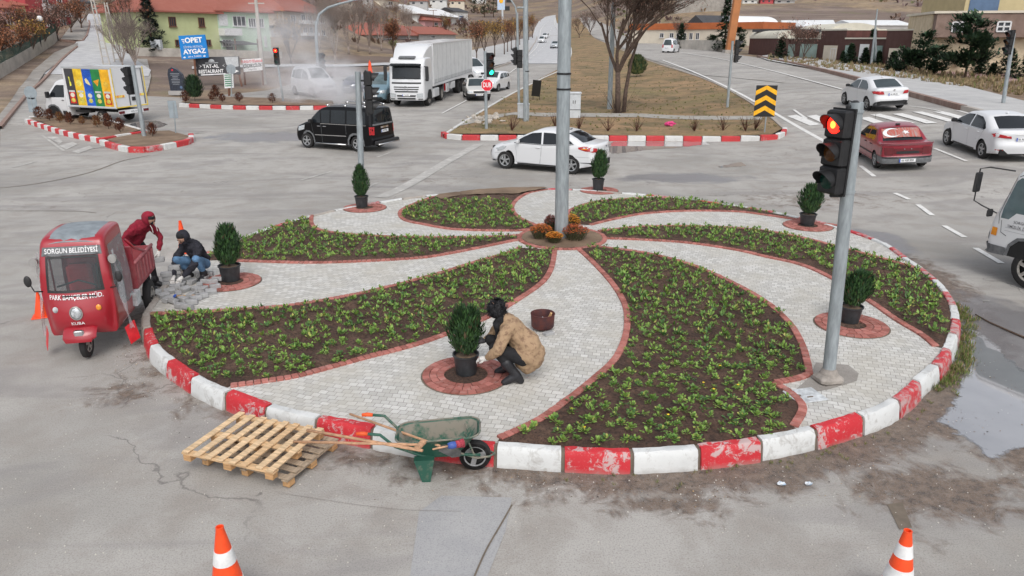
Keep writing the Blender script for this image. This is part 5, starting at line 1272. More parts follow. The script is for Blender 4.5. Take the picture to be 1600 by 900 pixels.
rs = random.Random(11); protos = [seedling_mb(rs, rs.uniform(.95,1.25)).build('bedding_plant', LM) for _ in range(10)]
pts = []
for key, poly in beds.items():
    lo = [min(p.x for p in poly), min(p.y for p in poly)]; hi = [max(p.x for p in poly), max(p.y for p in poly)]; in_ = resample([Vector((p.x,p.y,0)) for p in poly], .15); sz_ = soilz('ABCDEF'.index(key), poly)
    stp = .172 if key in 'AB' else .175; y = lo[1]; row = 0
    while y < hi[1]:
        x = lo[0]+(row % 2)*stp/2
        while x < hi[0]:
            q = (x+rs.uniform(-.055,.055), y+rs.uniform(-.055,.055))
            if pip(q[0], q[1], poly) and min(hypot(p.x-q[0], p.y-q[1]) for p in in_) > .085 and rs.random() > .10 and not (key == 'D' and q[1] > 20.6+.0*q[0]):
                pts.append((hypot(q[0], q[1]), q[0], q[1], sz_(*q), key))
            x += stp
        y += stp; row += 1
pts.sort(); print('SEEDLINGS', len(pts))
GL = {'A': ('small green bedding plant in the large soil bed right of the front paved path', 'bedding plants in the front right bed'), 'B': ('small green bedding plant in the large soil bed left of the front paved path', 'bedding plants in the front left bed'), 'F': ('small green bedding plant in the soil bed along the right kerb', 'bedding plants in the right bed')}
used = set(); cnt = 0; rest = MB(); fl = []
for d_, x, y, z, key in pts:
    if cnt < 300 and key in GL:
        k = rs.randrange(10); o = protos[k] if k not in used else protos[k].copy()
        if k in used: COL.objects.link(o)
        used.add(k); s_ = rs.uniform(.62,1.15); o.location = (x,y,z-.006); o.rotation_euler = (rs.uniform(-.15,.15),rs.uniform(-.15,.15),rs.random()*6.28); o.scale = (s_,)*3
        tag(o, GL[key][0], 'plant', GL[key][1]); cnt += 1
    else: seedling_mb(rs, rs.uniform(.85,1.3), rest, (x,y,z), True)
tag(rest.build('bedding_plants', LM), 'rows of small green bedding plants filling the further soil beds', 'plants', kind='stuff')
for k in range(7):
    x, y, z = rs.choice(pts[:260])[1:4]; q = MB()
    for j in range(5): q.leaf((x,y,z+.06), (cos(j*1.26),sin(j*1.26),.4), (0,0,1), .022, .018)
    tag(q.build('yellow_flower', 'petal_yellow'), 'tiny yellow flower open among the front bedding plants', 'flower', 'yellow flowers in the front beds')
# ---- chrysanthemums round the pole
mat('mum_stem', (.10,.09,.045), .8, var=.3, scale=20); mat('mum_green', (.07,.10,.03), .8)
for nm, c in (('orange', (.55,.16,.02)), ('rust', (.32,.05,.02)), ('yellow', (.62,.33,.03)), ('dusky', (.20,.07,.07))): mat('mum_'+nm, c, .7, var=.3, scale=40)
for px, py, w_, h_, c1, c2, lb in ((845,372,.52,.34,'orange','rust','orange chrysanthemum clump left of the lamp column'), (866,378,.40,.24,'orange','yellow','pale orange chrysanthemum clump in front of the lamp column'), (860,362,.32,.42,'dusky','rust','dusky chrysanthemum clump behind left of the lamp column'), (899,374,.62,.36,'rust','orange','large rust-red chrysanthemum clump right of the lamp column'), (893,362,.40,.44,'yellow','orange','yellow chrysanthemum clump behind right of the lamp column')):
    c = gz(px, py, TOP+.05); R = thing('chrysanthemum', lb, 'flowers', c, group='chrysanthemums in the hub bed'); r = random.Random(px); mb = MB(); fm = MB()
    for k in range(420):
        a = r.random()*6.28; q = sqrt(r.random())*w_/2; p0 = Vector((q*.6*cos(a), q*.6*sin(a), 0)); p1 = Vector((q*cos(a), q*sin(a), h_*(1-.35*(q/(w_/2))**2)*r.uniform(.75,1)))
        if k < 150: mb.tube([p0, p1], [.004,.003], 3, 0, False)
        mb.leaf(p0.lerp(p1, r.uniform(.1,.9)), (cos(a)*r.random(), sin(a)*r.random(), .6), (0,0,1), .05, .02, r.choice((0,1,1)))
        if k < 300:
            for j in range(5): b_ = j*1.26+k; fm.leaf(p1, (cos(b_),sin(b_),.5), (0,0,1), .026, .016, 0 if r.random() < .7 else 1)
    mb.build('stems', ['mum_stem', 'mum_green'], R); fm.build('blossom', ['mum_'+c1, 'mum_'+c2], R)
# ---- cones
def cone(tip, h, label, stripes=(), r=None, base=True, tilt=0., m='cone_orange'):
    mat('cone_orange', (.85,.075,.012), .5, var=.08, scale=9); mat('cone_white', (.72,.72,.71), .5, var=.1, scale=9); mat('cone_hole', (.12,.01,.004), .8)
    loc = (tip.x, tip.y, tip.z-h); R = thing('traffic_cone', label, 'traffic cone', loc, rz=.4); r = r or h*.22; r1 = h*.038
    f = lambda t: r+(r1-r)*t
    e = [0.04]+[q for s_ in stripes for q in s_]+[1.]; b = MB(); pr = []
    for t in e+[.998]: pr.append((f(t), h*t))
    b.lathe([(f(.04), h*.04)]+[(f(t), h*t) for t in (.3,.6,.9,.97)]+[(f(1)+.004, h*.985),(f(1)+.004, h),(f(1)-.006, h),(f(1)-.008, h*.95)], 28); body = b.build('cone_body', 'cone_orange', R, smooth=35)
    for t0, t1 in stripes: MB().lathe([(f(t0)+.001, h*t0),(f(t0)+.0035, h*t0),(f(t1)+.0035, h*t1),(f(t1)+.001, h*t1)], 28).build('reflective_band', 'cone_white', R, smooth=35)
    q = MB(); q.lathe([(.0001,h*.94),(f(1)-.007,h*.945)], 16); q.build('cone_opening', 'cone_hole', R)
    MB().bbox((0,0,h*.022), (r*2.5,r*2.5,h*.045), h*.02).build('cone_base', 'cone_orange', R); R.rotation_euler[1] = tilt; return R
cone(gz(343,823,.78), .78, 'orange and white traffic cone at the bottom left of the photo', ((.20,.34),(.56,.72)))
cone(gz(1419,829,.78), .78, 'orange and white striped traffic cone at the bottom right of the photo', ((.06,.2),(.38,.56),(.70,.84)))
cone(gz(58,457,.44), .44, 'plain orange traffic cone standing beside the red three-wheeler', (), .12)
cone(gz(281,345,.74), .74, 'orange and white traffic cone on the road behind the crouching man', ((.30,.58),), .13)
# ---- drum, brick
mat('rust_drum', (.12,.035,.028), .7, metal=.2, var=.35, scale=8, bump=.3, col2=(.05,.025,.03), thr=(.4,.7)); mat('ash', (.45,.45,.45), .95, var=.5, scale=30); mat('soot', (.012,.012,.014), .9)
c = gz(848,516,TOP); R = thing('fire_drum', 'rusty cut-down drum with ashes and a wood scrap on the pale paving', 'drum', (c.x,c.y+.05,TOP+.04))
q = MB(); q.lathe([(.02,0),(.165,0),(.18,.02),(.185,.12),(.19,.22),(.196,.225),(.19,.235),(.18,.22),(.172,.03),(.02,.02)], 30); q.build('drum_shell', 'rust_drum', R, smooth=35); q = MB(); q.lathe([(.0001,.13),(.1,.12),(.177,.10)], 18); q.build('ash', 'soot', R, smooth=True)
r = random.Random(2)
for k in range(16): a = r.random()*6.28; q = MB(); q.box((.12*r.random()*cos(a), .12*r.random()*sin(a), .135), (.05,.02,.02), rz=a, rx=r.random()); q.build('charred_wood', 'ash', R)
MB().box((.11,-.02,.19), (.03,.05,.12), rx=.2, ry=.4).build('wood_scrap', mat('raw_wood', (.50,.30,.14), .8, var=.2, scale=4, stretch=(1,8,8)), R)
def stone(loc, rz, label, group, rx=0., ry=0., d=(.20,.10,.085)):
    mat('grey_stone', (.34,.34,.34), .9, var=.16, scale=7, bump=.4)
    o = MB().bbox((0,0,0), d, .007).build('paving_stone', 'grey_stone'); o.location = loc; o.rotation_euler = (rx, ry, rz); return tag(o, label, 'paving stone', group)
stone(gz(857,521,TOP+.02), .5, 'single grey paving stone wedged under the rusty drum', None, d=(.17,.10,.05))
LG = ('loose grey paving stone lying on the unfinished paving beside the crouching man', 'loose paving stones by the crouching man'); SG = ('grey paving stone in the small stack between the standing and the crouching man', 'stacked paving stones')
r = random.Random(21); placed = []
for px, py in ((265,455),(278,460),(270,470),(286,468),(298,462),(306,452),(290,452),(300,472),(282,478),(262,468),(312,446),(322,440),(310,430),(325,428),(332,440),(300,440),(290,436),(336,448),(318,452),(274,448),(316,462),(330,456),(284,444),(306,466),(294,480),(256,462),(320,434),(340,436)):
    c = gz(px, py, TOP+.045)
    if all((c-q).length > .12 for q in placed) or r.random() < .4:
        lift = sum(.07 for q in placed if (c-q).length < .12); placed.append(c.copy()); stone((c.x,c.y,TOP+.05+lift), r.random()*3.1, *LG, rx=r.choice((0,0,.15,pi/2*0+.3)), d=(.19,.105,.085))
for px, py, n_ in ((264,446,3),(275,442,4),(284,424,4),(272,428,2)):
    c = gz(px, py, TOP)
    for k in range(n_): stone((c.x+r.uniform(-.02,.02), c.y+r.uniform(-.02,.02), TOP+.045+.088*k), .3+r.uniform(-.2,.2), *SG)
c = gz(243,456,KT+.05); stone(c, .4, 'grey paving stone lying on the bare kerb next to the three-wheeler', None)
c = gz(282,464,TOP+.05); R = thing('mallet', 'mallet with a wooden handle and blue end on the paving', 'mallet', c, rz=.10); MB().tube([(-.06,0,.02),(.1,0,.02),(.26,.0,.02)], [.014,.013,.016], 8).build('handle', 'raw_wood', R, smooth=True); MB().tube([(-.10,-.04,.02),(-.10,.05,.02)], .022, 10).build('mallet_head', mat('blue_rubber', (.03,.10,.45), .5), R, smooth=40)
# ---- pallets
def wood(name, c, var=.2): return mat(name, c, .8, var=var, scale=3.5, stretch=(1.2, 9, 9), bump=.25)
wood('pale_wood', (.60,.40,.22)); wood('pale_wood_b', (.66,.47,.28)); wood('grey_wood', (.36,.28,.20)); wood('bearer_wood', (.48,.28,.13))
def pallet(label, cx, cy, z, yaw, w_, l_, m1, m2, seed, n_=8, gap=.04, slats_along='y', pitch=0.):
    r = random.Random(seed); R = thing('wooden_pallet', label, 'pallet', (cx,cy,z), rz=yaw)
    for k, y in enumerate((-l_/2+.05, 0, l_/2-.05)):
        MB().bbox((0,y,.095), (w_,.085,.022), .003).build('stringer_board', m1, R)
        for x in (-w_/2+.07, 0, w_/2-.07): MB().bbox((x,y,.047), (.10,.09,.075), .004).build('block', 'bearer_wood', R)
    for k in range(n_):
        x = -w_/2+.05+(w_-.10)*k/(n_-1); sl = MB(); sl.bbox((x+r.uniform(-.01,.01),r.uniform(-.01,.01),.118+r.uniform(0,.004)), (.082,l_,.018), .003, rz=r.uniform(-.012,.012)); sl.build('slat', m1 if r.random() < .5 else m2, R)
    return R
c = gz(400,706,.12); e0 = gz(299,726,.12); e1 = gz(439,755,.12); e2 = gz(500,686,.12); e3 = gz(362,656,.12); print('PALLET', (e1-e0).length, (e2-e1).length, (e3-e2).length, (e0-e3).length)
yaw = atan2((e1-e0).y+(e2-e3).y, (e1-e0).x+(e2-e3).x); cc = (e0+e1+e2+e3)/4; w_ = ((e1-e0).length+(e2-e3).length)/2; l_ = ((e2-e1).length+(e3-e0).length)/2
pallet('weathered grey wooden pallet lying underneath the newer one', cc.x+.15, cc.y+.05, 0.004, yaw+pi/2-.05, l_*.95, w_*1.0, 'grey_wood', 'grey_wood', 4, 7)
pallet('pale new wooden pallet on top beside the red and white kerb', cc.x, cc.y, .135, yaw, w_, l_, 'pale_wood', 'pale_wood_b', 5, 8)
# ---- wheelbarrow
def barrow():
    c = gp(662,759); wv = gp(734,757); yaw = atan2(wv.y-c.y, wv.x-c.x); print('BARROW', (wv-c).length, math.degrees(yaw))
    R = thing('wheelbarrow', 'dirty green wheelbarrow with tools parked against the kerb', 'wheelbarrow', (c.x,c.y,0), rz=yaw)
    m = mat('barrow_green', (.022,.095,.065), .55, var=.2, scale=5, metal=.0, col2=(.25,.22,.17), thr=(.50,.72), bump=.2); mat('cement_dust', (.23,.21,.17), .9, var=.2, scale=7, col2=(.03,.11,.075), thr=(.44,.62))
    # tray: rings of a rounded rectangle
    def ring(x0, x1, yh, z0, z1, rr, n=6):
        out = []
        for cx, cy, a0 in ((x1-rr, yh-rr, 0), (x0+rr, yh-rr, 90), (x0+rr, -yh+rr, 180), (x1-rr, -yh+rr, 270)):
            for i in range(n+1):
                a = radians(a0+90*i/n); x = cx+rr*cos(a); y = cy+rr*sin(a); t = (x-x0)/(x1-x0); out.append((x, y+.31, z0+(z1-z0)*t))
        return out
    rings = [ring(-.30,.62,.235,.47,.535,.14), ring(-.28,.60,.22,.455,.525,.13), ring(-.16,.44,.17,.30,.32,.12), ring(-.08,.36,.15,.26,.26,.11)]
    inn = [ring(-.27,.59,.21,.46,.53,.125), ring(-.15,.43,.16,.31,.33,.11), ring(-.08,.36,.14,.275,.275,.1)]
    def loft(rs, cap=True, flip=False):
        mb = MB(); n_ = len(rs[0]); vs = [p for q in rs for p in q]; fs = [(i*n_+k, i*n_+(k+1)%n_, (i+1)*n_+(k+1)%n_, (i+1)*n_+k) for i in range(len(rs)-1) for k in range(n_)]
        if cap: fs.append(tuple(range((len(rs)-1)*n_, len(rs)*n_)))
        if flip: fs = [f[::-1] for f in fs]
        return mb.add(vs, fs)
    loft(rings, flip=True).build('tray', m, R, smooth=40); loft(inn).build('tray_lining', 'cement_dust', R, smooth=40)
    mb = MB(); mb.tube([Vector(p)+Vector((0,0,.004)) for p in rings[0]]+[rings[0][0]], .011, 7); mb.build('tray_rim', 'cement_dust', R, smooth=True)
    for y in (.10, .52):
        MB().tube([(-.62,y,.60),(-.45,y,.58),(-.30,y+(.31-y)*.1,.42),(.0,y+(.31-y)*.25,.27),(.42,y+(.31-y)*.6,.24),(.62,y+(.31-y)*.65,.22)], .017, 8).build('handle_frame', m, R, smooth=True)
        g_ = MB(); g_.tube([(-.70,y,.598),(-.64,y,.602),(-.58,y,.594)], [.020,.024,.021], 10); g_.build('grip', mat('orange_grip', (.75,.10,.02), .6), R, smooth=True)
        L_ = MB(); v = []; 
        L_.add([(-.10,y-.05,.28),(.12,y-.05,.28),(.12,y+.05,.28),(-.10,y+.05,.28),(-.02,y-.035,.0),(.07,y-.035,.0),(.07,y+.035,.0),(-.02,y+.035,.0)], [(0,1,5,4),(1,2,6,5),(2,3,7,6),(3,0,4,7),(4,5,6,7),(3,2,1,0)]); L_.build('leg', m, R, smooth=30)
    wheel_at(R, .56, .31+.04, .18, .08, 1, 'alloy_rim', 3, rr=.70); wheel_at(R, .56, .31-.04, .178, .08, -1, 'alloy_rim', 3, rr=.70)
    MB().tube([(.40,.22,.26),(.58,.24,.18),(.72,.25,.19),(.78,.31,.19),(.72,.37,.19),(.58,.38,.18),(.40,.40,.26)], .013, 7).build('wheel_fork', 'cement_dust', R, smooth=True); MB().tube([(.45,.20,.52),(.56,.24,.2)], .010, 6).build('brace', 'cement_dust', R); MB().tube([(.45,.42,.52),(.56,.38,.2)], .010, 6).build('brace', 'cement_dust', R)
barrow()
wood('handle_wood', (.50,.29,.17)); mat('steel_dull', (.20,.19,.18), .5, metal=.5, var=.3)
def tool(name, label, a, za, b, zb, head=None, rad=.015):
    A_ = gz(a[0], a[1], za); B_ = gz(b[0], b[1], zb); R = thing(name, label, name.split('_')[-1], A_); v = B_-A_
    MB().tube([(0,0,0), v*.5, v], [rad, rad*1.05, rad], 8).build('shaft', 'handle_wood', R, smooth=True)
    u = v.normalized()
    if head == 'spade': 
        q = MB(); s_ = u.cross(Vector((0,0,1))).normalized(); q.add([v-s_*.03, v+s_*.03, v+u*.05+s_*.09, v+u*.22+s_*.08-Vector((0,0,.03)), v+u*.27-Vector((0,0,.04)), v+u*.22-s_*.08-Vector((0,0,.03)), v+u*.05-s_*.09], [(0,1,2,6),(2,3,4,5,6)]); q.build('blade', 'steel_dull', R)
    if head == 'hammer': s_ = u.cross(Vector((0,0,1))).normalized(); MB().tube([v-s_*.07, v+s_*.07], .032, 12).build('mallet_head', 'handle_wood', R, smooth=40)
    if head == 'brush': MB().tube([v, v+u*.04, v+u*.1], [.03,.04,.035], 10).build('brush_binding', mat('blue_tape', (.05,.10,.35), .5), R, smooth=True); MB().tube([v+u*.08, v+u*.17], [.036,.05], 12).build('bristles', mat('red_bristle', (.35,.04,.06), .8, scale=40, var=.4, bump=.5), R, smooth=True)
    return R
tool('garden_shovel', 'long shovel handle pointing furthest up left out of the wheelbarrow', (547,647), .42, (688,697), .44, 'spade', .014); tool('garden_rake', 'long wooden shaft crossing the pallets into the wheelbarrow, above the mallet shaft', (480,672), .36, (660,704), .58, None, .017); tool('long_mallet', 'mallet whose wooden shaft rests on the pallets and barrow rim', (459,690), .26, (657,695), .60, 'hammer', .015)
tool('hand_brush', 'red and blue hand brush lying on the right rim of the wheelbarrow', (676,702), .60, (700,697), .60, 'brush', .010)
# ---- puddles
def water_mat():
    m, n, b, P = newmat('puddle_water', .03); b.inputs['Specular IOR Level'].default_value = 1.; b.inputs['IOR'].default_value = 1.6
    c = nramp(n, nnoise(n, P, .8, 4), (.3, (.44,.44,.45)), (.7, (.58,.57,.57))); b.inputs['Metallic'].default_value = .6; n.links.new(c, b.inputs['Base Color']); nbump(n, b, nnoise(n, P, 6, 2), .03, .004)
    at_ = n.nodes.new('ShaderNodeAttribute'); at_.attribute_name = 'edge'; n.links.new(nramp(n, nmath(n, 'ADD', at_.outputs['Fac'], nmath(n, 'MULTIPLY', nmath(n, 'SUBTRACT', nnoise(n, P, 5, 6, .7), .5), .35)), (.03, 0.), (.09, 1.)), b.inputs['Alpha'])
water_mat()
def puddle(pts_, dz=.008, label=None):
    P_ = crom(gpl(pts_), 5, True); c = sum(P_, Vector())/len(P_); out = []
    for p in resample(P_, .12): k = 1+.09*noise.noise(Vector((p.x*2.2, p.y*2.2, 0)))+.05*noise.noise(Vector((p.x*7, p.y*7, 0))); out.append(c+(p-c)*k)
    o = sheet('puddle', out, lambda x, y: g(x, y)+dz, .14 if len(pts_) > 12 else .3, 'puddle_water'); lp = resample(out, .1)
    a = o.data.attributes.new('edge', 'FLOAT', 'POINT'); a.data.foreach_set('value', [min(hypot(v.co.x-p.x, v.co.y-p.y) for p in lp) for v in o.data.vertices])
puddle([(1514,507),(1545,527),(1571,553),(1600,575),(1680,620),(1680,690),(1600,702),(1565,716),(1536,716),(1518,697),(1482,678),(1462,655),(1484,628),(1497,600),(1500,571),(1508,542)])
puddle([(957,222),(1000,221),(1060,222),(1100,221),(1150,224),(1100,227),(1060,231),(1010,235),(970,240),(950,240),(952,230)])
puddle([(1140,256),(1190,247),(1200,250),(1165,260),(1120,262)][::1], .008)
for q in ([(200,195),(240,188),(262,196),(225,202)],): puddle(q)
# ---- grass tufts, leaf litter
mat('grass_green', (.12,.16,.035), .8, var=.3, scale=20); mat('grass_dry', (.27,.20,.11), .8, var=.3, scale=20)
def tufts(name, label, spots, h=.12, n_=26, seed=1, mats=('grass_green', 'grass_dry'), p1_=.3, w_=.012, cat='grass'):
    r = random.Random(seed); mb = MB()
    for x, y, z, s_ in spots:
        for k in range(n_):
            a = r.random()*6.28; q = r.random()*.07*s_; ln = h*s_*r.uniform(.5,1.2); mb.leaf((x+q*cos(a), y+q*sin(a), z), (cos(a)*.6*r.random(), sin(a)*.6*r.random(), 1), (cos(a), sin(a), .2), ln, w_*s_, 1 if r.random() < p1_ else 0, .5)
    o = mb.build(name, list(mats)); return tag(o, label, cat, kind='stuff')
sp_ = []
r = random.Random(8)
for k in range(190):
    a = r.uniform(-48, -17) if k < 150 else r.uniform(-95, -50); d = kR(a)+.04+abs(r.gauss(0, .10)); p = ipt(a, d); sp_.append((p.x, p.y, .002, r.uniform(.5,1.2) if k < 150 else .4))
tufts('kerb_grass', 'ragged green grass growing along the outside of the right kerb', sp_, .11, 18, 3)
mb = MB(); r = random.Random(31)
for k in range(2600):
    a = r.uniform(-155, -10); d = kR(a)+.03+abs(r.gauss(0, .28))+(.5*r.random() if -85 < a < -40 else 0); 
    if noise.noise(Vector((a*.11, d*1.2, 2))) < -.05 : continue
    p = ipt(a, d, .006+r.random()*.01); s_ = r.uniform(.006,.028); mb.leaf(p, (r.uniform(-1,1), r.uniform(-1,1), r.uniform(-.1,.35)), (0,0,1), s_, s_*r.uniform(.2,.8), r.choice((0,0,1,2,3)))
tag(mb.build('leaf_litter', [mat('litter_brown', (.13,.075,.04), .9), mat('litter_tan', (.36,.24,.13), .9), mat('litter_dark', (.045,.03,.022), .9), mat('litter_pale', (.55,.52,.47), .9)]), 'dead leaves, straw and grit scattered along the foot of the kerb', 'leaf litter', kind='stuff')
mb = MB(); r = random.Random(37)
for k in range(1500):
    p = Vector((r.uniform(-6,9), r.uniform(4.5,11), .004)); 
    if hypot(p.x-ICX, p.y-ICY) < 7.7: continue
    s_ = r.uniform(.004,.012); mb.box(p, (s_,s_,s_*.6), rz=r.random())
tag(mb.build('road_grit', 'litter_pale'), 'small pale grit and pebbles on the near asphalt', 'grit', kind='stuff')
for (px, py, lb) in ((1221,757,'crumpled white and blue wrapper, left of two, in the mud before the kerb'), (1263,757,'crumpled white scrap, right of two, in the mud before the kerb')):
    c = gp(px, py, .02); q = MB(); r = random.Random(px); q.sphere((0,0,.012), .035, 7, 5, sc=(1.3,.8,.5)); q.v = [(x*r.uniform(.7,1.3), y*r.uniform(.7,1.3), z*r.uniform(.6,1.4)) for x, y, z in q.v]; o = q.build('litter', mat('paper_scrap', (.62,.66,.70), .6, col2=(.25,.40,.55), thr=(.5,.65), scale=30)); o.location = c; tag(o, lb, 'litter')
P_ = [gp(x, y, .02) for x, y in ((1524,491),(1545,503),(1572,515),(1602,528),(1640,540))]; c0 = P_[0].copy(); o = MB().tube([p-c0 for p in P_], [.010,.014,.016,.017,.017], 7).build('fallen_branch', 'bark', smooth=True); o.location = c0; tag(o, 'thin bare branch lying on the road above the large puddle', 'branch')
# ============================================================ the three-wheeler
def trike():
    c = Car(dict(paint='trike_red', glass='grey_glass', W=.56, belt=.98, tum=.10, low=.10, xf=0, xr=-30, wr=.26, ar=.3, sill=.34, bowF=.24, bowR=0., r=.07, step=.07, tapF=.16, tapR=0., noarch=True,
        prof=[(.20,.34),(.34,.44),(.40,.60),(.37,.78),(.30,.94),(.27,1.00,'W'),(.10,1.46,'W'),(.07,1.52),(.0,1.66),(-.14,1.72),(-.5,1.75),(-.95,1.74),(-1.02,1.70),(-1.02,1.0),(-1.02,.36)],
        wins=[[(.06,1.04),(-.06,1.44),(-.10,1.56),(-.90,1.58),(-.92,.62),(-.62,.58),(-.3,.62),(-.12,.78)]]))
    c.nowheels = True; mat('clear_sheet', (.55,.56,.58), .25, var=.3, scale=4, col2=(.75,.76,.78), thr=(.45,.6), alpha=.38); c.sglass = 'clear_sheet'
    mat('cab_glass', (.05,.06,.065), .06, alpha=.55); c.glass = 'cab_glass'
    R = c.build('cargo_tricycle', 'red municipal three-wheeled cargo vehicle with a cab and open bed beside the kerb', 'three-wheeler')
    for o in list(R.children):
        if o.name.startswith('underbody'): bpy.data.objects.remove(o)
    [o for o in R.children if o.name.startswith('body')][0].name = 'cab'
    for o in R.children:
        if o.name.startswith('side_window'): o.name = 'plastic_curtain'
    # windscreen rubber, roof cover
    fr_ = [(-.44,.985),(-.40,1.475),(.40,1.475),(.44,.985)]; inn = [(-.40,1.02),(-.37,1.445),(.37,1.445),(.40,1.02)]
    for k in range(4):
        a, b, c2, d = fr_[k], fr_[(k+1)%4], inn[(k+1)%4], inn[k]; c.end([a, b, c2, d], 'black_plastic', 'windscreen_seal', True, .010, step=.06)
    mat('roof_cover', (.22,.25,.27), .6, var=.15, scale=5)
    q = MB(); vs = []; n_ = 12
    for i in range(n_+1):
        x = .02-1.0*i/n_; z = c.zend(x)+.006
        for j in range(9): y = -.46+.92*j/8; vs.append(c.warp(x, y, z+.016-.05*abs(y/.5)**3))
    q.add(vs, [(i*9+j, i*9+j+1, (i+1)*9+j+1, (i+1)*9+j) for i in range(n_) for j in range(8)]); q.build('roof_cover', 'roof_cover', R, smooth=True)
    mat('white_letters', (.80,.80,.80), .5)
    def F_(z0, off=.016):
        def f(a, b):
            z = z0+b; x = c.xend(z, True); e = abs(a)-(c.hw(x, z)-c.r); x -= c.r*(1-sqrt(max(0, 1-min(1, e/c.r)**2))) if e > 0 else 0
            return c.warp(x+off, a, z)
        return f
    c.end([(-.46,1.485),(-.44,1.60),(.44,1.60),(.46,1.485)], 'grey_plastic', 'sun_band', True, .010, step=.06)
    text('SORGUN BELEDİYESİ', .092, F_(1.545, .020), MATS['white_letters'], R, bold=.012, sx=.92); text('PARK BAHÇELER MÜD.', .090, F_(.925, .012), MATS['white_letters'], R, bold=.014, sx=.90); text('KUBA', .062, F_(.565, .012), MATS['white_letters'], R, bold=.010, sx=1.3)
    p = F_(.715, .0)(0,0); q = MB(); q.lathe([(.0001,.035),(.07,.03),(.085,.015)], 20, c=p, axis='X'); q.build('headlight', 'head_lens', R, smooth=True); q = MB(); q.lathe([(.080,-.01),(.102,-.01),(.102,.022),(.083,.026)], 24, c=p, axis='X', close=True); q.build('headlight_ring', 'chrome', R, smooth=40)
    for sg, m_ in ((1, 'amber_lens'), (-1, 'cover_metal')): p = F_(.76, .01)(sg*.33,0); MB().sphere(p, .045, 12, 8, sc=(.5,1,1)).build('indicator', m_, R, smooth=True)
    q = MB(); q.tube([(.31,-.20,.945),(.30,.32,.93)], .010, 5); q.build('wiper', 'black_plastic', R)
    # wheel, fork, mudguard
    wheel_at(R, .22, .045, .245, .09, 1, 'steel_rim', 5, rr=.62)
    for y in (-.085,.085): MB().tube([(.22,y,.245),(.12,y,.62)], .026, 10).build('fork', 'alloy_rim', R, smooth=True)
    q = MB(); vs = []
    for i in range(9):
        a = radians(15+110*i/8)
        for y, dr in ((-.26 if i > 0 else -.15,-.02),(-.20,.015),(.20,.015),(.26 if i > 0 else .15,-.02)): vs.append((.20+(.33+dr)*cos(a)*1.0, y*(1 if i < 5 else .7), .245+(.27+dr)*sin(a)))
    q.add(vs, [(i*4+k, i*4+k+1, (i+1)*4+k+1, (i+1)*4+k) for i in range(8) for k in range(3)]); q.build('mudguard', 'trike_red', R, smooth=True); MB().bbox((.46,0,.43), (.05,.16,.10), .02).build('mudguard_tip', 'alloy_rim', R)
    # interior
    MB().bbox((-.80,-.24,.85), (.14,.42,.62), .05).bbox((-.58,-.24,.58), (.45,.42,.14), .05).build('seat', mat('seat_red', (.55,.02,.03), .5), R); MB().bbox((-.80,.24,.85), (.14,.42,.66), .05).build('seat_back', 'black_plastic', R); MB().box((-.5,0,.42), (1.0,.94,.08)).build('cab_floor', 'black_plastic', R); MB().tube([(.15,-.3,1.05),(.02,0,1.10),(.15,.3,1.05)], .014, 6).build('handlebar', 'black_plastic', R, smooth=True)
    for y in (-.46,.46):
        MB().tube([(-.18,y,.7),(-.20,y,1.62)], .016, 6).build('cab_post', 'trike_red', R)
    for sg in (1, -1):
        q = MB(); q.tube([(.16,sg*.52,1.0),(.22,sg*.62,1.02),(.22,sg*.66,1.12)], .010, 6); q.sphere((.22,sg*.69,1.17), .075, 12, 8, sc=(.35,.8,1.1)); q.build('mirror', 'black_plastic', R, smooth=True)
        q = MB(); q.tube([(-.02,sg*.60,1.40),(.10,sg*.60,1.40)], [.045,.065], 14); q.tube([(.101,sg*.60,1.40),(.105,sg*.60,1.40)], [.045,.045], 12); q.build('horn_speaker', mat('speaker_grey', (.30,.29,.28), .5), R, smooth=40)
    # clear plastic sheets and red flaps hanging at both sides
    for sg in (1, -1):
        q = MB(); n_ = 10; vs = []
        for i in range(n_+1):
            t = i/n_
            for j in range(7): u = j/6; vs.append((-.02-.12*u+.10*t, sg*(.57+.10*t+.03*sin(t*9+u*4)+.05*u*t), 1.5-1.18*t+.02*sin(j*3)))
        q.add(vs, [(i*7+j, i*7+j+1, (i+1)*7+j+1, (i+1)*7+j) for i in range(n_) for j in range(6)]); q.build('plastic_sheet', 'clear_sheet', R, smooth=True)
        MB().add([(.08,sg*.60,.36),(-.16,sg*.70,.40),(-.14,sg*.76,.12),(.10,sg*.66,.10),(.085,sg*.605,.36),(-.155,sg*.705,.40),(-.135,sg*.765,.12),(.105,sg*.665,.10)], [(0,1,2,3),(7,6,5,4),(0,4,5,1),(1,5,6,2),(2,6,7,3),(3,7,4,0)]).build('side_flap', mat('flap_red', (.70,.03,.04), .5), R)
    # bed
    mat('bed_red', (.28,.03,.045), .6, var=.25, scale=4, col2=(.38,.14,.14), thr=(.4,.75)); mat('bed_rail', (.42,.13,.14), .6, var=.2)
    X0, X1 = -1.14, -2.50; yb = .58
    MB().box(((X0+X1)/2,0,.64), (X0-X1,2*yb,.05)).build('bed_floor', 'bed_red', R)
    for sg in (1, -1):
        MB().box(((X0+X1)/2, sg*yb, .84), (X0-X1,.025,.36)).build('bed_side', 'bed_red', R)
        for i in range(6): MB().box((X0-.12-i*.22, sg*(yb+.018), .84), (.07,.02,.30)).build('side_rib', 'bed_rail', R)
        MB().tube([(X0,sg*yb,1.03),(X1,sg*yb,1.03)], .028, 8).build('bed_rail', 'bed_rail', R, smooth=True)
        MB().tube([(X0+.02,sg*.5,1.42),(X0-.15,sg*yb,1.25),(X1+.5,sg*yb,1.03)], .024, 8).build('brace_bar', 'trike_red', R, smooth=True)
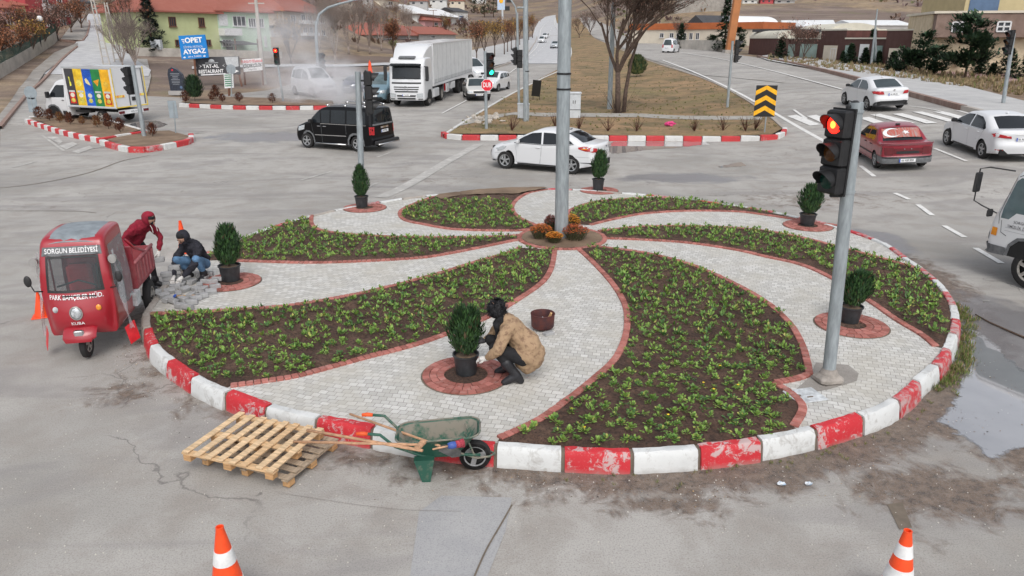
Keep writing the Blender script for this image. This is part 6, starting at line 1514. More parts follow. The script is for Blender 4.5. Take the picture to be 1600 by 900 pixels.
    MB().box((X0,0,.96), (.03,2*yb,.66)).build('headboard', 'bed_red', R); MB().box((X1,0,.84), (.03,2*yb,.36)).build('tailgate', 'bed_red', R); MB().box((-1.7,0,.5), (1.7,.5,.16)).build('chassis', 'underbody', R); MB().tube([(-1.9,-.6,.26),(-1.9,.6,.26)], .035, 8).build('axle', 'underbody', R)
    q = MB(); q.box((-.4,.42,.40),(.5,.2,.05)); q.build('step', 'cover_metal', R); MB().box((-.98,.56,.52), (.30,.10,.20)).build('toolbox', 'cover_metal', R)
    for sg in (1, -1): wheel_at(R, -1.95, sg*.60, .27, .13, sg, 'steel_rim', 5, rr=.6)
    place2(R, (153,549), (233,494), (.22,0), (-1.95,.60), .88); R.scale = (.88,.88,1.06)
    for o in R.children:
        if o.name.startswith('wheel'): o.scale.z = .83; o.location.z *= .83; return R
trike()
# ============================================================ people
def skin_mesh(name, J, E, m, parent, sub=2, root=0):
    """one smooth surface grown round the joints"""
    mb = MB(); vx = .012 if name in ('body', 'boot') else .015
    for a, b in E:
        (pa, ra), (pb, rb) = J[a], J[b]; pa = Vector(pa); pb = Vector(pb); n_ = max(1, int((pb-pa).length/(min(ra, rb)*.35)))
        for i in range(n_+1): t = i/n_; mb.sphere(pa.lerp(pb, t), (ra+(rb-ra)*t), 12, 8)
    o = mb.build(name, m, None, smooth=True); rm = o.modifiers.new('r', 'REMESH'); rm.mode = 'VOXEL'; rm.voxel_size = vx; rm.use_smooth_shade = True; sm_ = o.modifiers.new('m', 'SMOOTH'); sm_.iterations = 6
    dg = bpy.context.evaluated_depsgraph_get(); dg.update(); nm = bpy.data.meshes.new_from_object(o.evaluated_get(dg)); o.modifiers.clear(); old = o.data; o.data = nm; bpy.data.meshes.remove(old)
    nm.materials.clear(); nm.materials.append(MATS[m] if isinstance(m, str) else m); nm.polygons.foreach_set('use_smooth', [True]*len(nm.polygons)); o.name = name; o.parent = parent; return o
def displace(o, amp, sc, seed=0):
    for v in o.data.vertices:
        n_ = noise.noise(Vector(v.co)*sc+Vector((seed,0,0))); v.co += v.normal*n_*amp
mat('skin', (.42,.24,.17), .6, var=.08); mat('glove_white', (.62,.60,.57), .85, var=.15, scale=20, bump=.3)
def hand(p, d, up, parent, m='glove_white', s_=1., curl=.8, side=1, name='glove'):
    p = Vector(p); d = Vector(d).normalized(); up = (Vector(up)-d*Vector(up).dot(d)).normalized(); sd_ = d.cross(up)
    J = [(p-d*.05*s_, .026*s_), (p+d*.02*s_, .034*s_), (p+d*.06*s_, .036*s_)]; mb = MB(); mb.tube([j[0] for j in J], [j[1] for j in J], 10)
    for k, (y, ln) in enumerate(((-.030,.062),(-.010,.072),(.010,.068),(.029,.054))):
        b0 = p+d*.055*s_+sd_*y*s_; q = [b0, b0+d*ln*.45*s_-up*.008*s_*curl, b0+(d*.72-up*.45*curl)*ln*s_, b0+(d*.70-up*.95*curl)*ln*1.15*s_]; mb.tube(q, [.0115*s_,.011*s_,.010*s_,.007*s_], 7)
    b0 = p+sd_*(-.03*side)*s_; mb.tube([b0, b0+(d*.4-sd_*.7*side)*.035*s_, b0+(d*1.0-sd_*.5*side-up*.4*curl)*.055*s_], [.014*s_,.012*s_,.008*s_], 7); return mb.build(name, m, parent, smooth=True)
def face(J_, parent, d, s_=1.):
    """small nose, eyes on a head at J_ looking along d"""
    c = Vector(J_); d = Vector(d).normalized(); sd_ = d.cross(Vector((0,0,1))).normalized(); up = sd_.cross(d)
    MB().sphere(c+d*.100-up*.01, .016, 8, 6, sc=(1,1,1.5)).build('nose', 'skin', parent, smooth=True)
    for k in (-1, 1): MB().sphere(c+d*.083+sd_*.032*k+up*.018, .011, 8, 6, sc=(1,1,.7)).build('eye', 'soot', parent, smooth=True); MB().sphere(c+sd_*.082*k-up*.0, .022, 8, 6, sc=(.6,1,1.4)).build('ear', 'skin', parent, smooth=True)
    MB().tube([c+d*.085-up*.045-sd_*.022, c+d*.092-up*.047, c+d*.085-up*.045+sd_*.022], .006, 6).build('mouth', mat('lip', (.30,.12,.10), .6), parent)
def body_mesh(P_, parent, m='skin'):
    """one continuous body; P_ has joints by name"""
    n_ = ['pelvis','spine','chest','neck','headb','head','crown','shL','elL','wrL','shR','elR','wrR','hipL','knL','anL','toL','hipR','knR','anR','toR']
    R_ = dict(pelvis=.13,spine=.115,chest=.135,neck=.055,headb=.066,head=.088,crown=.062,sh=.06,el=.043,wr=.030,hip=.085,kn=.058,an=.040,to=.032)
    J = [(P_[k], (R_.get(k) or R_[k[:-1]])*(1 if k in ('neck','headb','head','crown') else .74)) for k in n_]
    ix = {k: i for i, k in enumerate(n_)}; E = [('pelvis','spine'),('spine','chest'),('chest','neck'),('neck','headb'),('headb','head'),('head','crown'),('chest','shL'),('shL','elL'),('elL','wrL'),('chest','shR'),('shR','elR'),('elR','wrR'),('pelvis','hipL'),('hipL','knL'),('knL','anL'),('anL','toL'),('pelvis','hipR'),('hipR','knR'),('knR','anR'),('anR','toR')]
    return skin_mesh('body', J, [(ix[a], ix[b]) for a, b in E], m, parent, 1)
def chain(name, segs, m, parent, sub=2, root=0, k_=.93):
    """segs: list of chains [(p, r), ...]; first point of later chains joins the nearest earlier point"""
    J = []; E = []
    for ci, ch in enumerate(segs):
        prev = None
        for i, (p, r_) in enumerate(ch):
            p = Vector(p); k = None
            for q, (pp, rr) in enumerate(J):
                if (pp-p).length < 1e-4: k = q
            if k is None: J.append((p, r_*k_)); k = len(J)-1
            if prev is not None and prev != k: E.append((prev, k))
            prev = k
    return skin_mesh(name, J, E, m, parent, sub, root)
def boots(P_, parent, m, h=.28, s_=1.):
    for s2 in ('L', 'R'):
        kn, an, to = (Vector(P_[k+s2]) for k in ('kn', 'an', 'to')); u = (kn-an).normalized(); heel = an-(to-an).normalized()*.06; heel.z = to.z
        chain('boot', [[(an+u*h, .066*s_), (an+u*.12, .052*s_), (an, .050*s_), (an.lerp(to, .6), .045*s_), (to+(to-an).normalized()*.03, .036*s_)], [(an, .050*s_), (heel, .042*s_)]], m, parent, 2, k_=1.15)
# woman in the tan coat
mat('tan_camo', (.37,.25,.15), .85, var=.1, scale=13, col2=(.21,.13,.08), thr=(.50,.66), bump=.2, detail=3); mat('black_cloth', (.010,.010,.012), .85, var=.3, scale=18, bump=.3); mat('black_hair', (.006,.006,.008), .6, var=.5, scale=40, bump=.8); mat('boot_rubber', (.014,.014,.017), .5, var=.3)
o_ = gz(806,591,TOP+.0); R = thing('person', 'person in a tan camouflage coat and black boots squatting to plant a conifer', 'person', o_, rz=radians(176))
W = dict(pelvis=(-.16,0,.36),spine=(-.07,0,.56),chest=(.07,0,.74),neck=(.17,0,.88),headb=(.22,0,.94),head=(.26,0,1.0),crown=(.29,0,1.06),shL=(.10,.17,.76),elL=(.22,.25,.50),wrL=(.38,.16,.36),shR=(.12,-.16,.78),elR=(.30,-.22,.58),wrR=(.44,-.12,.50),hipL=(-.12,.11,.34),knL=(.28,.15,.50),anL=(-.02,.16,.12),toL=(.12,.19,.04),hipR=(-.12,-.10,.34),knR=(.36,-.10,.52),anR=(.10,-.12,.12),toR=(.24,-.13,.04))
body_mesh(W, R)
def cv(k): return Vector(W[k])
co = chain('coat', [[((.16,0,.885),.085),((.07,0,.75),.165),((-.07,0,.58),.185),((-.15,0,.46),.215),((-.18,0,.37),.22),((-.16,0,.28),.19)], [((.07,0,.75),.165),((.10,.17,.77),.095),((.165,.23,.63),.080),((.22,.26,.51),.082),((.31,.21,.42),.062),((.36,.17,.375),.054)], [((.07,0,.75),.165),((.12,-.16,.79),.090),((.21,-.21,.67),.075),((.30,-.23,.58),.075),((.37,-.17,.53),.060),((.42,-.13,.51),.050)]], 'tan_camo', R, k_=.98); displace(co, .030, 6.5, 3); displace(co, .008, 30, 5)
chain('trousers', [[((-.12,0,.34),.13),((-.10,.11,.34),.11),((.10,.14,.44),.095),((.28,.15,.50),.080),((.12,.16,.30),.070),((.04,.16,.18),.06)], [((-.12,0,.34),.13),((-.10,-.11,.34),.11),((.12,-.11,.45),.095),((.36,-.10,.52),.080),((.20,-.11,.30),.070),((.13,-.12,.18),.06)]], 'black_cloth', R)
boots(W, R, 'boot_rubber', .22, 1.12)
hr = MB(); hr.sphere((.25,0,1.0), .125, 20, 14, sc=(1.0,.95,1.05)); h_ = hr.build('hair', 'black_hair', R, smooth=True); displace(h_, .03, 16, 1); displace(h_, .02, 40, 5)
hc = MB(); r = random.Random(6)
for k in range(420):
    a = r.random()*6.28; b_ = r.uniform(-.6,1.5); d = Vector((cos(a)*cos(b_), sin(a)*cos(b_), sin(b_))); hc.leaf(Vector((.25,0,1.0))+d*.115, d+Vector((r.uniform(-1,1),r.uniform(-1,1),r.uniform(-1,.4)))*.8, (0,0,1), .055, .014)
hc.build('fur_trim', 'black_hair', R)
sc_ = chain('scarf', [[((.20,.05,.90),.07),((.25,.06,.80),.06),((.24,.05,.68),.045),((.23,.04,.56),.03)]], 'black_cloth', R); displace(sc_, .02, 20)
hand((.41,.14,.34), (.8,-.3,-.2), (.2,.3,1), R, 'glove_white', 1.15, .7, 1); hand((.46,-.09,.50), (.8,.3,.0), (0,0,1), R, mat('glove_dark', (.05,.05,.055), .8), 1.1, .7, -1)
# man in the red hoodie
mat('crimson_cloth', (.22,.006,.022), .85, var=.2, scale=12, bump=.2); mat('jeans', (.10,.20,.34), .85, var=.25, scale=9, bump=.2); mat('navy_cloth', (.016,.016,.024), .85, var=.25, scale=14, bump=.2)
o_ = gp(240,452); R = thing('person', 'person in a crimson hoodie bending over the bed of the three-wheeler', 'person', (o_.x,o_.y,0), rz=radians(-14))
W = dict(pelvis=(-.26,0,.93),spine=(-.20,0,1.08),chest=(-.09,0,1.22),neck=(.06,0,1.33),headb=(.12,0,1.36),head=(.17,0,1.39),crown=(.20,0,1.45),shL=(-.02,.18,1.24),elL=(.15,.22,1.0),wrL=(.18,.10,.76),shR=(-.06,-.19,1.22),elR=(-.24,-.30,1.02),wrR=(-.06,-.36,.93),hipL=(-.24,.10,.90),knL=(-.06,.12,.49),anL=(-.04,.13,.09),toL=(.14,.15,.04),hipR=(-.24,-.10,.90),knR=(-.04,-.10,.49),anR=(-.0,-.10,.09),toR=(.18,-.12,.04))
body_mesh(W, R)
co = chain('hoodie', [[((.12,0,1.37),.10),((.04,0,1.30),.12),((-.09,0,1.21),.165),((-.19,0,1.07),.165),((-.27,0,.92),.155)], [((-.09,0,1.21),.165),((-.02,.17,1.24),.095),((.07,.22,1.12),.075),((.15,.23,1.0),.068),((.18,.15,.87),.058),((.18,.11,.80),.050)], [((-.09,0,1.21),.165),((-.06,-.18,1.23),.095),((-.16,-.26,1.12),.075),((-.24,-.31,1.02),.068),((-.15,-.34,.97),.058),((-.10,-.36,.945),.050)]], 'crimson_cloth', R); displace(co, .035, 9, 2); displace(co, .014, 24, 4)
hd = MB(); hd.sphere((.145,0,1.41), .135, 20, 14, sc=(.95,.9,1.05)); 
hd.f = [f for f in hd.f if not (sum(hd.v[i][0] for i in f)/4 > .205 and sum(hd.v[i][2] for i in f)/4 < 1.46)]; h_ = hd.build('hood', 'crimson_cloth', R, smooth=True); displace(h_, .015, 12); sm_ = h_.modifiers.new('t', 'SOLIDIFY'); sm_.thickness = .012
face((.17,0,1.385), R, (.85,0,-.5)); bd = MB(); bd.sphere((.215,0,1.335), .05, 10, 8, sc=(.8,1,.8)); bd.build('beard', 'black_hair', R, smooth=True); MB().sphere((.17,0,1.43),.098,14,10,sc=(1,.9,.7)).build('hair', 'black_hair', R, smooth=True)
for k in (-1, 1): MB().tube([(.20,.05*k,1.30),(.24,.06*k,1.24),(.25,.06*k,1.16)], .006, 5).build('drawstring', 'glove_white', R)
chain('trousers', [[((-.26,0,.90),.135),((-.24,.10,.86),.105),((-.14,.115,.68),.09),((-.06,.12,.49),.072),((-.05,.13,.28),.062),((-.04,.13,.12),.058)], [((-.26,0,.90),.135),((-.24,-.10,.86),.105),((-.13,-.10,.68),.09),((-.04,-.10,.49),.072),((-.02,-.10,.28),.062),((-.0,-.10,.12),.058)]], 'black_cloth', R); boots(W, R, 'boot_rubber', .07)
hand((.17,.08,.70), (-.1,-.2,-1), (1,0,0), R, 'glove_white', 1.15, 1., -1); hand((-.02,-.37,.925), (1,-.1,-.15), (0,0,1), R, 'glove_white', 1.15, 1., 1)
bpy.context.view_layer.update(); q = R.matrix_world @ Vector((.20,.06,.60)); stone(q, .3, 'grey paving stone held in the left hand of the person in the crimson hoodie', None, d=(.16,.10,.09))
# crouching man
o_ = gz(306,436,TOP); R = thing('person', 'person in a dark jacket and blue jeans crouching to lay paving stones', 'person', o_, rz=radians(-112))
W = dict(pelvis=(-.22,0,.30),spine=(-.14,0,.47),chest=(-.02,0,.64),neck=(.10,0,.76),headb=(.15,0,.81),head=(.19,0,.86),crown=(.20,0,.93),shL=(.0,.18,.64),elL=(.20,.22,.38),wrL=(.42,.10,.18),shR=(.0,-.18,.64),elR=(.20,-.24,.38),wrR=(.42,-.10,.17),hipL=(-.18,.11,.27),knL=(.16,.24,.47),anL=(-.04,.20,.09),toL=(.14,.24,.04),hipR=(-.18,-.11,.27),knR=(.20,-.20,.42),anR=(-.02,-.18,.09),toR=(.16,-.22,.04))
body_mesh(W, R)
co = chain('jacket', [[((.14,0,.82),.10),((.08,0,.75),.12),((-.03,0,.63),.17),((-.14,0,.46),.175),((-.22,0,.32),.165)], [((-.03,0,.63),.17),((.0,.18,.64),.095),((.11,.22,.50),.075),((.20,.23,.38),.070),((.32,.16,.27),.058),((.39,.12,.20),.050)], [((-.03,0,.63),.17),((.0,-.18,.64),.095),((.11,-.23,.50),.075),((.20,-.25,.38),.070),((.32,-.17,.27),.058),((.39,-.12,.19),.050)]], 'navy_cloth', R); displace(co, .035, 9, 4); displace(co, .014, 24, 6)
hd = MB(); hd.sphere((.155,0,.885), .128, 20, 14, sc=(.95,.9,1.02)); hd.f = [f for f in hd.f if not (sum(hd.v[i][0] for i in f)/4 > .215 and sum(hd.v[i][2] for i in f)/4 < .93)]; h_ = hd.build('hood', 'navy_cloth', R, smooth=True); displace(h_, .012, 12); sm_ = h_.modifiers.new('t', 'SOLIDIFY'); sm_.thickness = .012
MB().sphere((.19,0,.905), .100, 14, 10, sc=(1,.95,.8)).build('hat', 'black_cloth', R, smooth=True); face((.185,0,.855), R, (.85,0,-.5))
chain('trousers', [[((-.22,0,.28),.13),((-.18,.11,.27),.11),((.0,.18,.38),.098),((.16,.24,.47),.082),((.04,.22,.26),.068),((-.03,.20,.13),.058)], [((-.22,0,.28),.13),((-.18,-.11,.27),.11),((.02,-.16,.36),.098),((.20,-.20,.42),.082),((.06,-.19,.24),.068),((-.01,-.18,.13),.058)]], 'jeans', R); boots(W, R, 'boot_rubber', .06)
hand((.45,.09,.15), (.7,-.3,-.5), (.3,0,1), R, 'glove_white', 1.15, .9, 1); hand((.45,-.08,.14), (.7,.3,-.5), (.3,0,1), R, 'glove_white', 1.15, .9, -1)
# ============================================================ MEDIANS, ISLANDS AND THE FAR SIDE
def block_kerb(name, label, pts, ln, h=.2, wd=.2, cols=('far_red','far_white'), start=0, n=3, dz=0.):
    R = thing(name, label, 'kerb', (0,0,0)); C_ = resample(crom(gpl(pts), n), .1, False); L_ = [0]
    for a, b in zip(C_, C_[1:]): L_.append(L_[-1]+(b-a).length)
    def P_(s_):
        j = 0
        while j < len(L_)-2 and L_[j+1] < s_: j += 1
        a, b = C_[j], C_[j+1]; t = (s_-L_[j])/max(1e-6, L_[j+1]-L_[j]); return a.lerp(b, t)
    k = start; s_ = 0
    while s_+ln*.5 < L_[-1]:
        a = P_(s_+.015); b = P_(min(L_[-1], s_+ln-.015)); d = b-a; c = (a+b)/2; z = g(c.x, c.y)+dz
        MB().bbox((c.x, c.y, z+h/2-.03), (d.length, wd, h+.06), .025, rz=atan2(d.y, d.x)).build('kerb_stone', cols[k % len(cols)], R, smooth=30); s_ += ln; k += 1
    return R
def zoff(h): return lambda x, y: g(x, y)+h
med = [(694,212),(745,181),(800,148),(850,122),(880,106),(892,84),(887,68),(876,52),(868,40),(868,28),(905,30),(918,46),(952,70),(1012,95),(1092,122),(1150,150),(1196,181),(1222,206),(1205,215),(800,214),(705,214)]
sheet('median_verge', gpl(med), zoff(.16), 1.5, 'verge_grass')
kerb_wall([(694,216),(745,183),(800,150),(850,124),(880,108),(893,84),(888,68),(877,52),(869,40),(868,28)], .2, .16, 'far_white', 'kerb'); kerb_wall([(1226,208),(1198,183),(1152,152),(1094,124),(1014,97),(954,72),(920,48),(906,30)], .2, .16, 'kerb_bare', 'kerb')
block_kerb('median_kerb', 'red and white kerb round the front of the grass median behind the white car', [(692,213),(706,218),(760,219),(850,219.5),(950,220),(1060,220.5),(1160,220.5),(1205,219),(1222,214),(1226,206)], .86, .24, .22)
sheet('paving_strip', gpl([(700,206),(760,193),(800,184),(850,187),(1000,188),(1190,192),(1190,186),(1000,182),(850,181),(805,180),(745,187)]), zoff(.18), .8, 'grey_pavers')
sheet('island_soil', gpl([(46,188),(100,181),(165,190),(222,207),(160,221),(100,207)]), zoff(.14), .8, 'dry_soil'); sheet('island_soil', gpl([(166,222),(222,210),(265,208),(296,217),(292,223),(240,234),(214,234),(186,230)]), zoff(.14), .8, 'dry_soil'); sheet('island_soil', gpl([(283,163),(300,152),(420,156),(520,160),(522,168),(350,167)]), zoff(.14), .8, 'dry_soil')
block_kerb('island_kerb', 'red and white kerb along the traffic island in front of the snack truck', [(42,192),(60,198),(100,211),(140,220),(159,224)], .62, .24, .2, start=1); block_kerb('island_kerb', 'short red and white kerb piece running back behind the left signal pole', [(160,223),(190,217),(228,211)], .9, .22, .2); block_kerb('island_kerb', 'low white kerb behind the small shrubs by the snack truck', [(46,187),(105,183),(160,190),(222,207)], .9, .18, .16, ('far_white',))
block_kerb('island_kerb', 'rounded worn red and white kerb nose nearest the camera on the left', [(160,226),(184,234),(212,239),(238,237),(270,231),(298,224),(299,216)], .8, .24, .24, ('far_white','far_red','kerb_red_worn'), 0)
block_kerb('island_kerb', 'red and white kerb strip below the memorial stone and billboards', [(281,167),(320,169),(370,171),(430,171.5),(480,171.5),(524,171)], .86, .24, .2, start=1)
# ---- small reddish shrubs
mat('shrub_red', (.085,.028,.018), .9, var=.4, scale=25); mat('shrub_rust', (.14,.05,.022), .9, var=.4, scale=25); mat('shrub_gold', (.22,.12,.04), .9, var=.3, scale=20)
mat('twig_brown', (.095,.065,.05), .9, var=.3, scale=9); mat('twig_grey', (.27,.22,.19), .9, var=.3, scale=9); mat('leaf_rust', (.26,.10,.045), .85, var=.35, scale=6); mat('leaf_gold', (.34,.20,.05), .85, var=.3, scale=6); mat('leaf_pinkish', (.24,.13,.10), .9, var=.3, scale=6)
mat('pine_dark', (.018,.045,.020), .8, var=.35, scale=5); mat('pine_mid', (.035,.075,.028), .8, var=.35, scale=5); mat('spruce_dark', (.020,.034,.026), .85, var=.35, scale=5); mat('olive_leaf', (.11,.13,.05), .8, var=.3, scale=5)
def shrub(px, py, w_, h_, label, mats=('shrub_red','shrub_rust'), name='small_shrub', n_=260, seed=0, group=None, cat='shrub'):
    c = gp(px, py, .12); R = thing(name, label, cat, c, group=group); r = random.Random(seed+int(px*7)); mb = MB()
    MB().tube([(0,0,-.05),(0,0,h_*.5)], .02, 5).build('stem', 'twig_brown', R)
    for k in range(n_):
        u = r.random(); a = r.random()*6.28; rr = w_/2*sin(pi*min(1,u*.85+.13))**.7*(.4+.6*r.random()); z = h_*(.14+.86*u); d = (cos(a)*.6+r.uniform(-.3,.3), sin(a)*.6+r.uniform(-.3,.3), 1); mb.leaf((rr*cos(a), rr*sin(a), z*.95), d, (cos(a),sin(a),0), h_*.22, h_*.075, 0 if r.random() < .6 else 1)
    mb.build('foliage', list(mats), R); return R
SH = 'dead brown shrubs on the traffic islands'
for k, (px, py, w_, h_, gd, lb) in enumerate(((63,187,.62,.66,0,'largest dead brown shrub, next to the round sign seen from behind'),(78,189,.5,.62,0,'dark dead shrub, second from the round sign'),(94,192,.5,.55,1,'gold brown shrub below the front wheel of the snack truck'),(110,195,.5,.62,0,'dark dead shrub below the cab of the snack truck'),(129,195,.45,.42,1,'pale thin shrub below the middle of the snack truck'),(152,199,.55,.58,1,'rust brown shrub below the rear wheel of the snack truck'),(170,202,.5,.72,0,'tall dark dead shrub behind the rear wheel of the snack truck'),(188,207,.55,.66,0,'round dead shrub just left of the left signal pole'),(239,214,.42,.62,0,'single round dead shrub between the left signal pole and the square sign back'),(290,161,.6,.75,0,'dead brown shrub under the memorial stone'),(332,158,.5,.6,0,'dead shrub, left one of the pair below the restaurant billboard'),(338,155,.6,.9,0,'taller dead shrub, right one of the pair below the restaurant billboard'),(348,160,.5,.55,0,'small dead shrub right of the pair below the restaurant billboard'),(374,160,.6,.62,0,'lone round dead shrub below the florist sign'),(426,161,.6,.6,0,'sparse dead shrub at the edge of the smoke'))):
    shrub(px, py, w_, h_, lb, ('shrub_rust','shrub_gold') if gd else ('shrub_red','shrub_rust'), group=SH, n_=230)
shrub(305,158,1.2,1.6,'dark green young conifer beside the memorial stone',('pine_dark','pine_mid'),'young_conifer',700,cat='tree')
# ---- sign backs
mat('sign_grey', (.30,.35,.38), .5, metal=.2, var=.1, scale=3); mat('sign_red', (.70,.01,.03), .4); mat('sign_white', (.80,.80,.80), .4); mat('sign_black', (.012,.012,.012), .4); mat('sign_yellow', (.85,.42,.01), .4)
def disc(mb, x, z, r, y=0., th=.02, n_=28, mi=0): mb.prism([(x+r*cos(2*pi*i/n_), z+r*sin(2*pi*i/n_)) for i in range(n_)], y-th/2, y+th/2, mi, frame=lambda a, b, c: Vector((a, c, b)))
b = gp(56,187); R = thing('road_sign', 'round and square grey sign backs on one post left of the snack truck', 'road sign', b); tp = at(47,150,b.y)-b; pole(R, (0,0,0), tp, .035, .03, n=10); s_ = b.y/F*1.02
q = MB(); disc(q, 0, 0, 9.5*s_); q.build('round_panel', 'sign_grey', R, loc=(at(47.5,145,b.y)-b)); MB().box((0,0,0), (14*s_,.02,21*s_)).build('square_panel', 'sign_grey', R, loc=(at(51,164,b.y)-b))
b = gp(275,212); R = thing('road_sign', 'single rectangular grey sign back on a thin post right of the left traffic signal', 'road sign', b); pole(R, (0,0,0), at(271,160,b.y)-b, .03, .03, n=10); MB().box((0,0,0), (13*b.y/F,.02,26*b.y/F)).build('panel', 'sign_grey', R, loc=(at(270,171,b.y+.0)-b))
# ---- signals further away
simple_signal('traffic light facing left on a grey pole in front of the snack truck', (226,217), (207,102), [(202,126)], radians(165), None, 1.12, .10)
simple_signal('traffic light showing a red arrow seen through the smoke edge', (443,161), (433,93), [(432,88)], radians(-92), 'red', 1.0, .07)
R = simple_signal('traffic light showing green above the red octagonal stop sign', (760,206), (758,80), [(766,101)], radians(-62), 'green', 1.0, .08, .5)
p = at(761,133,gp(760,206).y-.12)-R.location; k_ = R.location.y/F
q = MB(); r_ = 9.3*k_; octo = lambda r: [(r*cos(pi/8+i*pi/4), r*sin(pi/8+i*pi/4)) for i in range(8)]
SR = thing('stop_sign', 'red octagonal stop sign reading DUR on the signal pole', 'stop sign', R.location+p, rz=0); fr = lambda y: (lambda a, b, c: Vector((a, c+y, b)))
q.prism(octo(r_), -.012, .0, frame=fr(0)); q.build('rim', 'sign_white', SR); MB().prism(octo(r_*.93), -.018, -.012, frame=fr(0)).build('panel', 'sign_red', SR); text('DUR', r_*1.05, lambda a, b: Vector((a, -.022, b)), MATS['sign_white'], SR, bold=.02, sx=.62)
simple_signal('pair of traffic lights on a thin pole right of the green light', (811,167), (808,20), [(805,88,radians(170)), (812,92,radians(95))], 0, None, 1.0, .08, .7)
b = gp(811,167); R = thing('street_lamp', 'thin curved street lamp leaning left above the paired signals', 'street lamp', b+Vector((.0,.25,0))); q = MB(); q.tube([(0,0,.0)]+[at(px,py,b.y)-b for px, py in ((809,60),(808,25),(805,10),(797,-3),(783,-12))], [.09,.07,.06,.05,.05,.04], 10); q.build('pole', 'galvanised', R, smooth=True)
simple_signal('traffic light with lenses turned right on the slanting pole at the median tip', (1136,172), (1145,64), [(1151,80)], radians(-5), None, 1.15, .08, .5)
simple_signal('traffic light on a grey pole on the far right pavement', (1567,165), (1584,52), [(1577,66)], radians(190), None, 1.1, .10, .4)
b = gp(822,194); R = thing('lamp_column', 'second grey lamp column standing on the grass median', 'lamp post', b); pole(R, (0,0,0), Vector((-.1,0,9.5)), .155, .12); MB().lathe([(.150,2.75),(.157,2.75),(.157,2.79),(.150,2.79)], 16).build('strap', 'signal_black', R); q = at(815,12,b.y)-b; MB().bbox((q.x,q.y,q.z), (.5,.2,.1), .03).build('camera_arm', 'galvanised', R)
b = gp(500,146); R = thing('signal_gantry', 'curved grey signal mast rising out of the smoke', 'signal mast', b); q = MB(); q.tube([(0,0,0)]+[at(px,py,b.y)-b for px, py in ((497,100),(494,60),(494,38),(499,22),(512,12),(530,6),(570,-4),(640,-14))], [.14,.13,.11,.10,.095,.09,.08,.07,.06], 12); q.build('mast', 'galvanised', R, smooth=True); signal_head(R, at(503,97,b.y)-b, radians(-40), None, 1.2)
b = gp(970,178); R = thing('lamp_column', 'grey lamp column hidden behind the bare tree on the median', 'lamp post', b+Vector((-.55,1.2,0))); pole(R, (0,0,0), (0,0,9), .15, .12)
# ---- chevron board
b = gp(1194,212); R = thing('chevron_sign', 'black board with three yellow chevrons pointing up at the tip of the median', 'road sign', b); k_ = b.y/F*1.03; pole(R, (0,0,0), (0,.04,45*k_), .03, .03, n=10)
W_, H_ = 31*k_, 45*k_; c = at(1196,158,b.y)-b; S_ = MB().box(c, (W_,.02,H_)).build('panel', 'sign_black', R)
for i in range(3):
    z0 = -H_/2+H_*(.02+.33*i); q = MB(); t_ = H_*.15
    pts = [(-W_/2,z0),(0,z0+H_*.19),(W_/2,z0),(W_/2,z0+t_),(0,z0+H_*.19+t_),(-W_/2,z0+t_)]; pts = [(x, min(z, H_/2)) for x, z in pts]
    q.add([(c.x+x, c.y-.014, c.z+z) for x, z in pts], [(0,1,4,5),(1,2,3,4)]); q.build('chevron', 'sign_yellow', R)
# ---- cabinets and board on the median
mat('cabinet_grey', (.52,.55,.57), .5, var=.08, scale=4)
b = gp(896,184,.16); k_ = b.y/F; R = thing('utility_cabinet', 'tall pale grey double-door cabinet behind the lamp column', 'cabinet', b); MB().bbox((0,0,18*k_), (20*k_,.5,36*k_), .02).build('housing', 'cabinet_grey', R); MB().bbox((0,0,37*k_), (22*k_,.6,2.4*k_), .02).build('roof_lid', 'cabinet_grey', R); q = MB()
for sg in (-1, 1): MB().box((sg*5*k_,-.255,24*k_), (9*k_,.012,22*k_)).build('door', 'cabinet_grey', R); MB().box((sg*1.6*k_,-.27,24*k_), (.03,.02,.18)).build('handle', 'signal_black', R)
MB().box((0,-.252,12.5*k_), (20*k_,.01,.03)).build('seam', 'seam', R)
b = gp(818,187,.16); k_ = b.y/F; R = thing('utility_cabinet', 'small low grey cabinet at the foot of the second lamp column', 'cabinet', b+Vector((0,.6,0))); MB().bbox((0,0,11*k_), (18*k_,.45,21*k_), .03).build('housing', 'cabinet_grey', R); MB().bbox((0,0,22*k_), (19*k_,.5,2*k_), .02).build('roof_lid', 'cabinet_grey', R)
b = gp(838,156,.16); k_ = b.y/F; R = thing('notice_board', 'black tilted board on two short legs on the median grass', 'board', b); MB().box((0,0,17*k_), (13*k_,.04,24*k_), ry=.10, rx=.1).build('board', 'sign_black', R); 
for sg in (-1, 1): MB().tube([(sg*5*k_,0,0),(sg*5*k_,0,8*k_)], .02, 5).build('leg', 'signal_black', R)
b = gp(1047,196,.2); o = MB().sphere((0,0,.08), .2, 12, 8, sc=(1.4,.7,.6)).build('plastic_bag', mat('pink_bag', (.65,.05,.20), .4)); o.location = b; displace(o, .1, 7); tag(o, 'bright pink plastic bag caught in the front strip of the median', 'bag')
mat('rubble_stone', (.42,.38,.33), .9, var=.3, scale=2, bump=.5); r = random.Random(4); q = MB()
for k in range(60): p = gp(r.gauss(757,12), r.gauss(186,2.4), .2); q.bbox(p, (r.uniform(.12,.35),r.uniform(.1,.25),r.uniform(.08,.2)), .03, rz=r.random()*3, rx=r.random())
tag(q.build('rubble', 'rubble_stone'), 'heap of pale rubble stones on the median left of the second lamp column', 'rubble', kind='stuff')
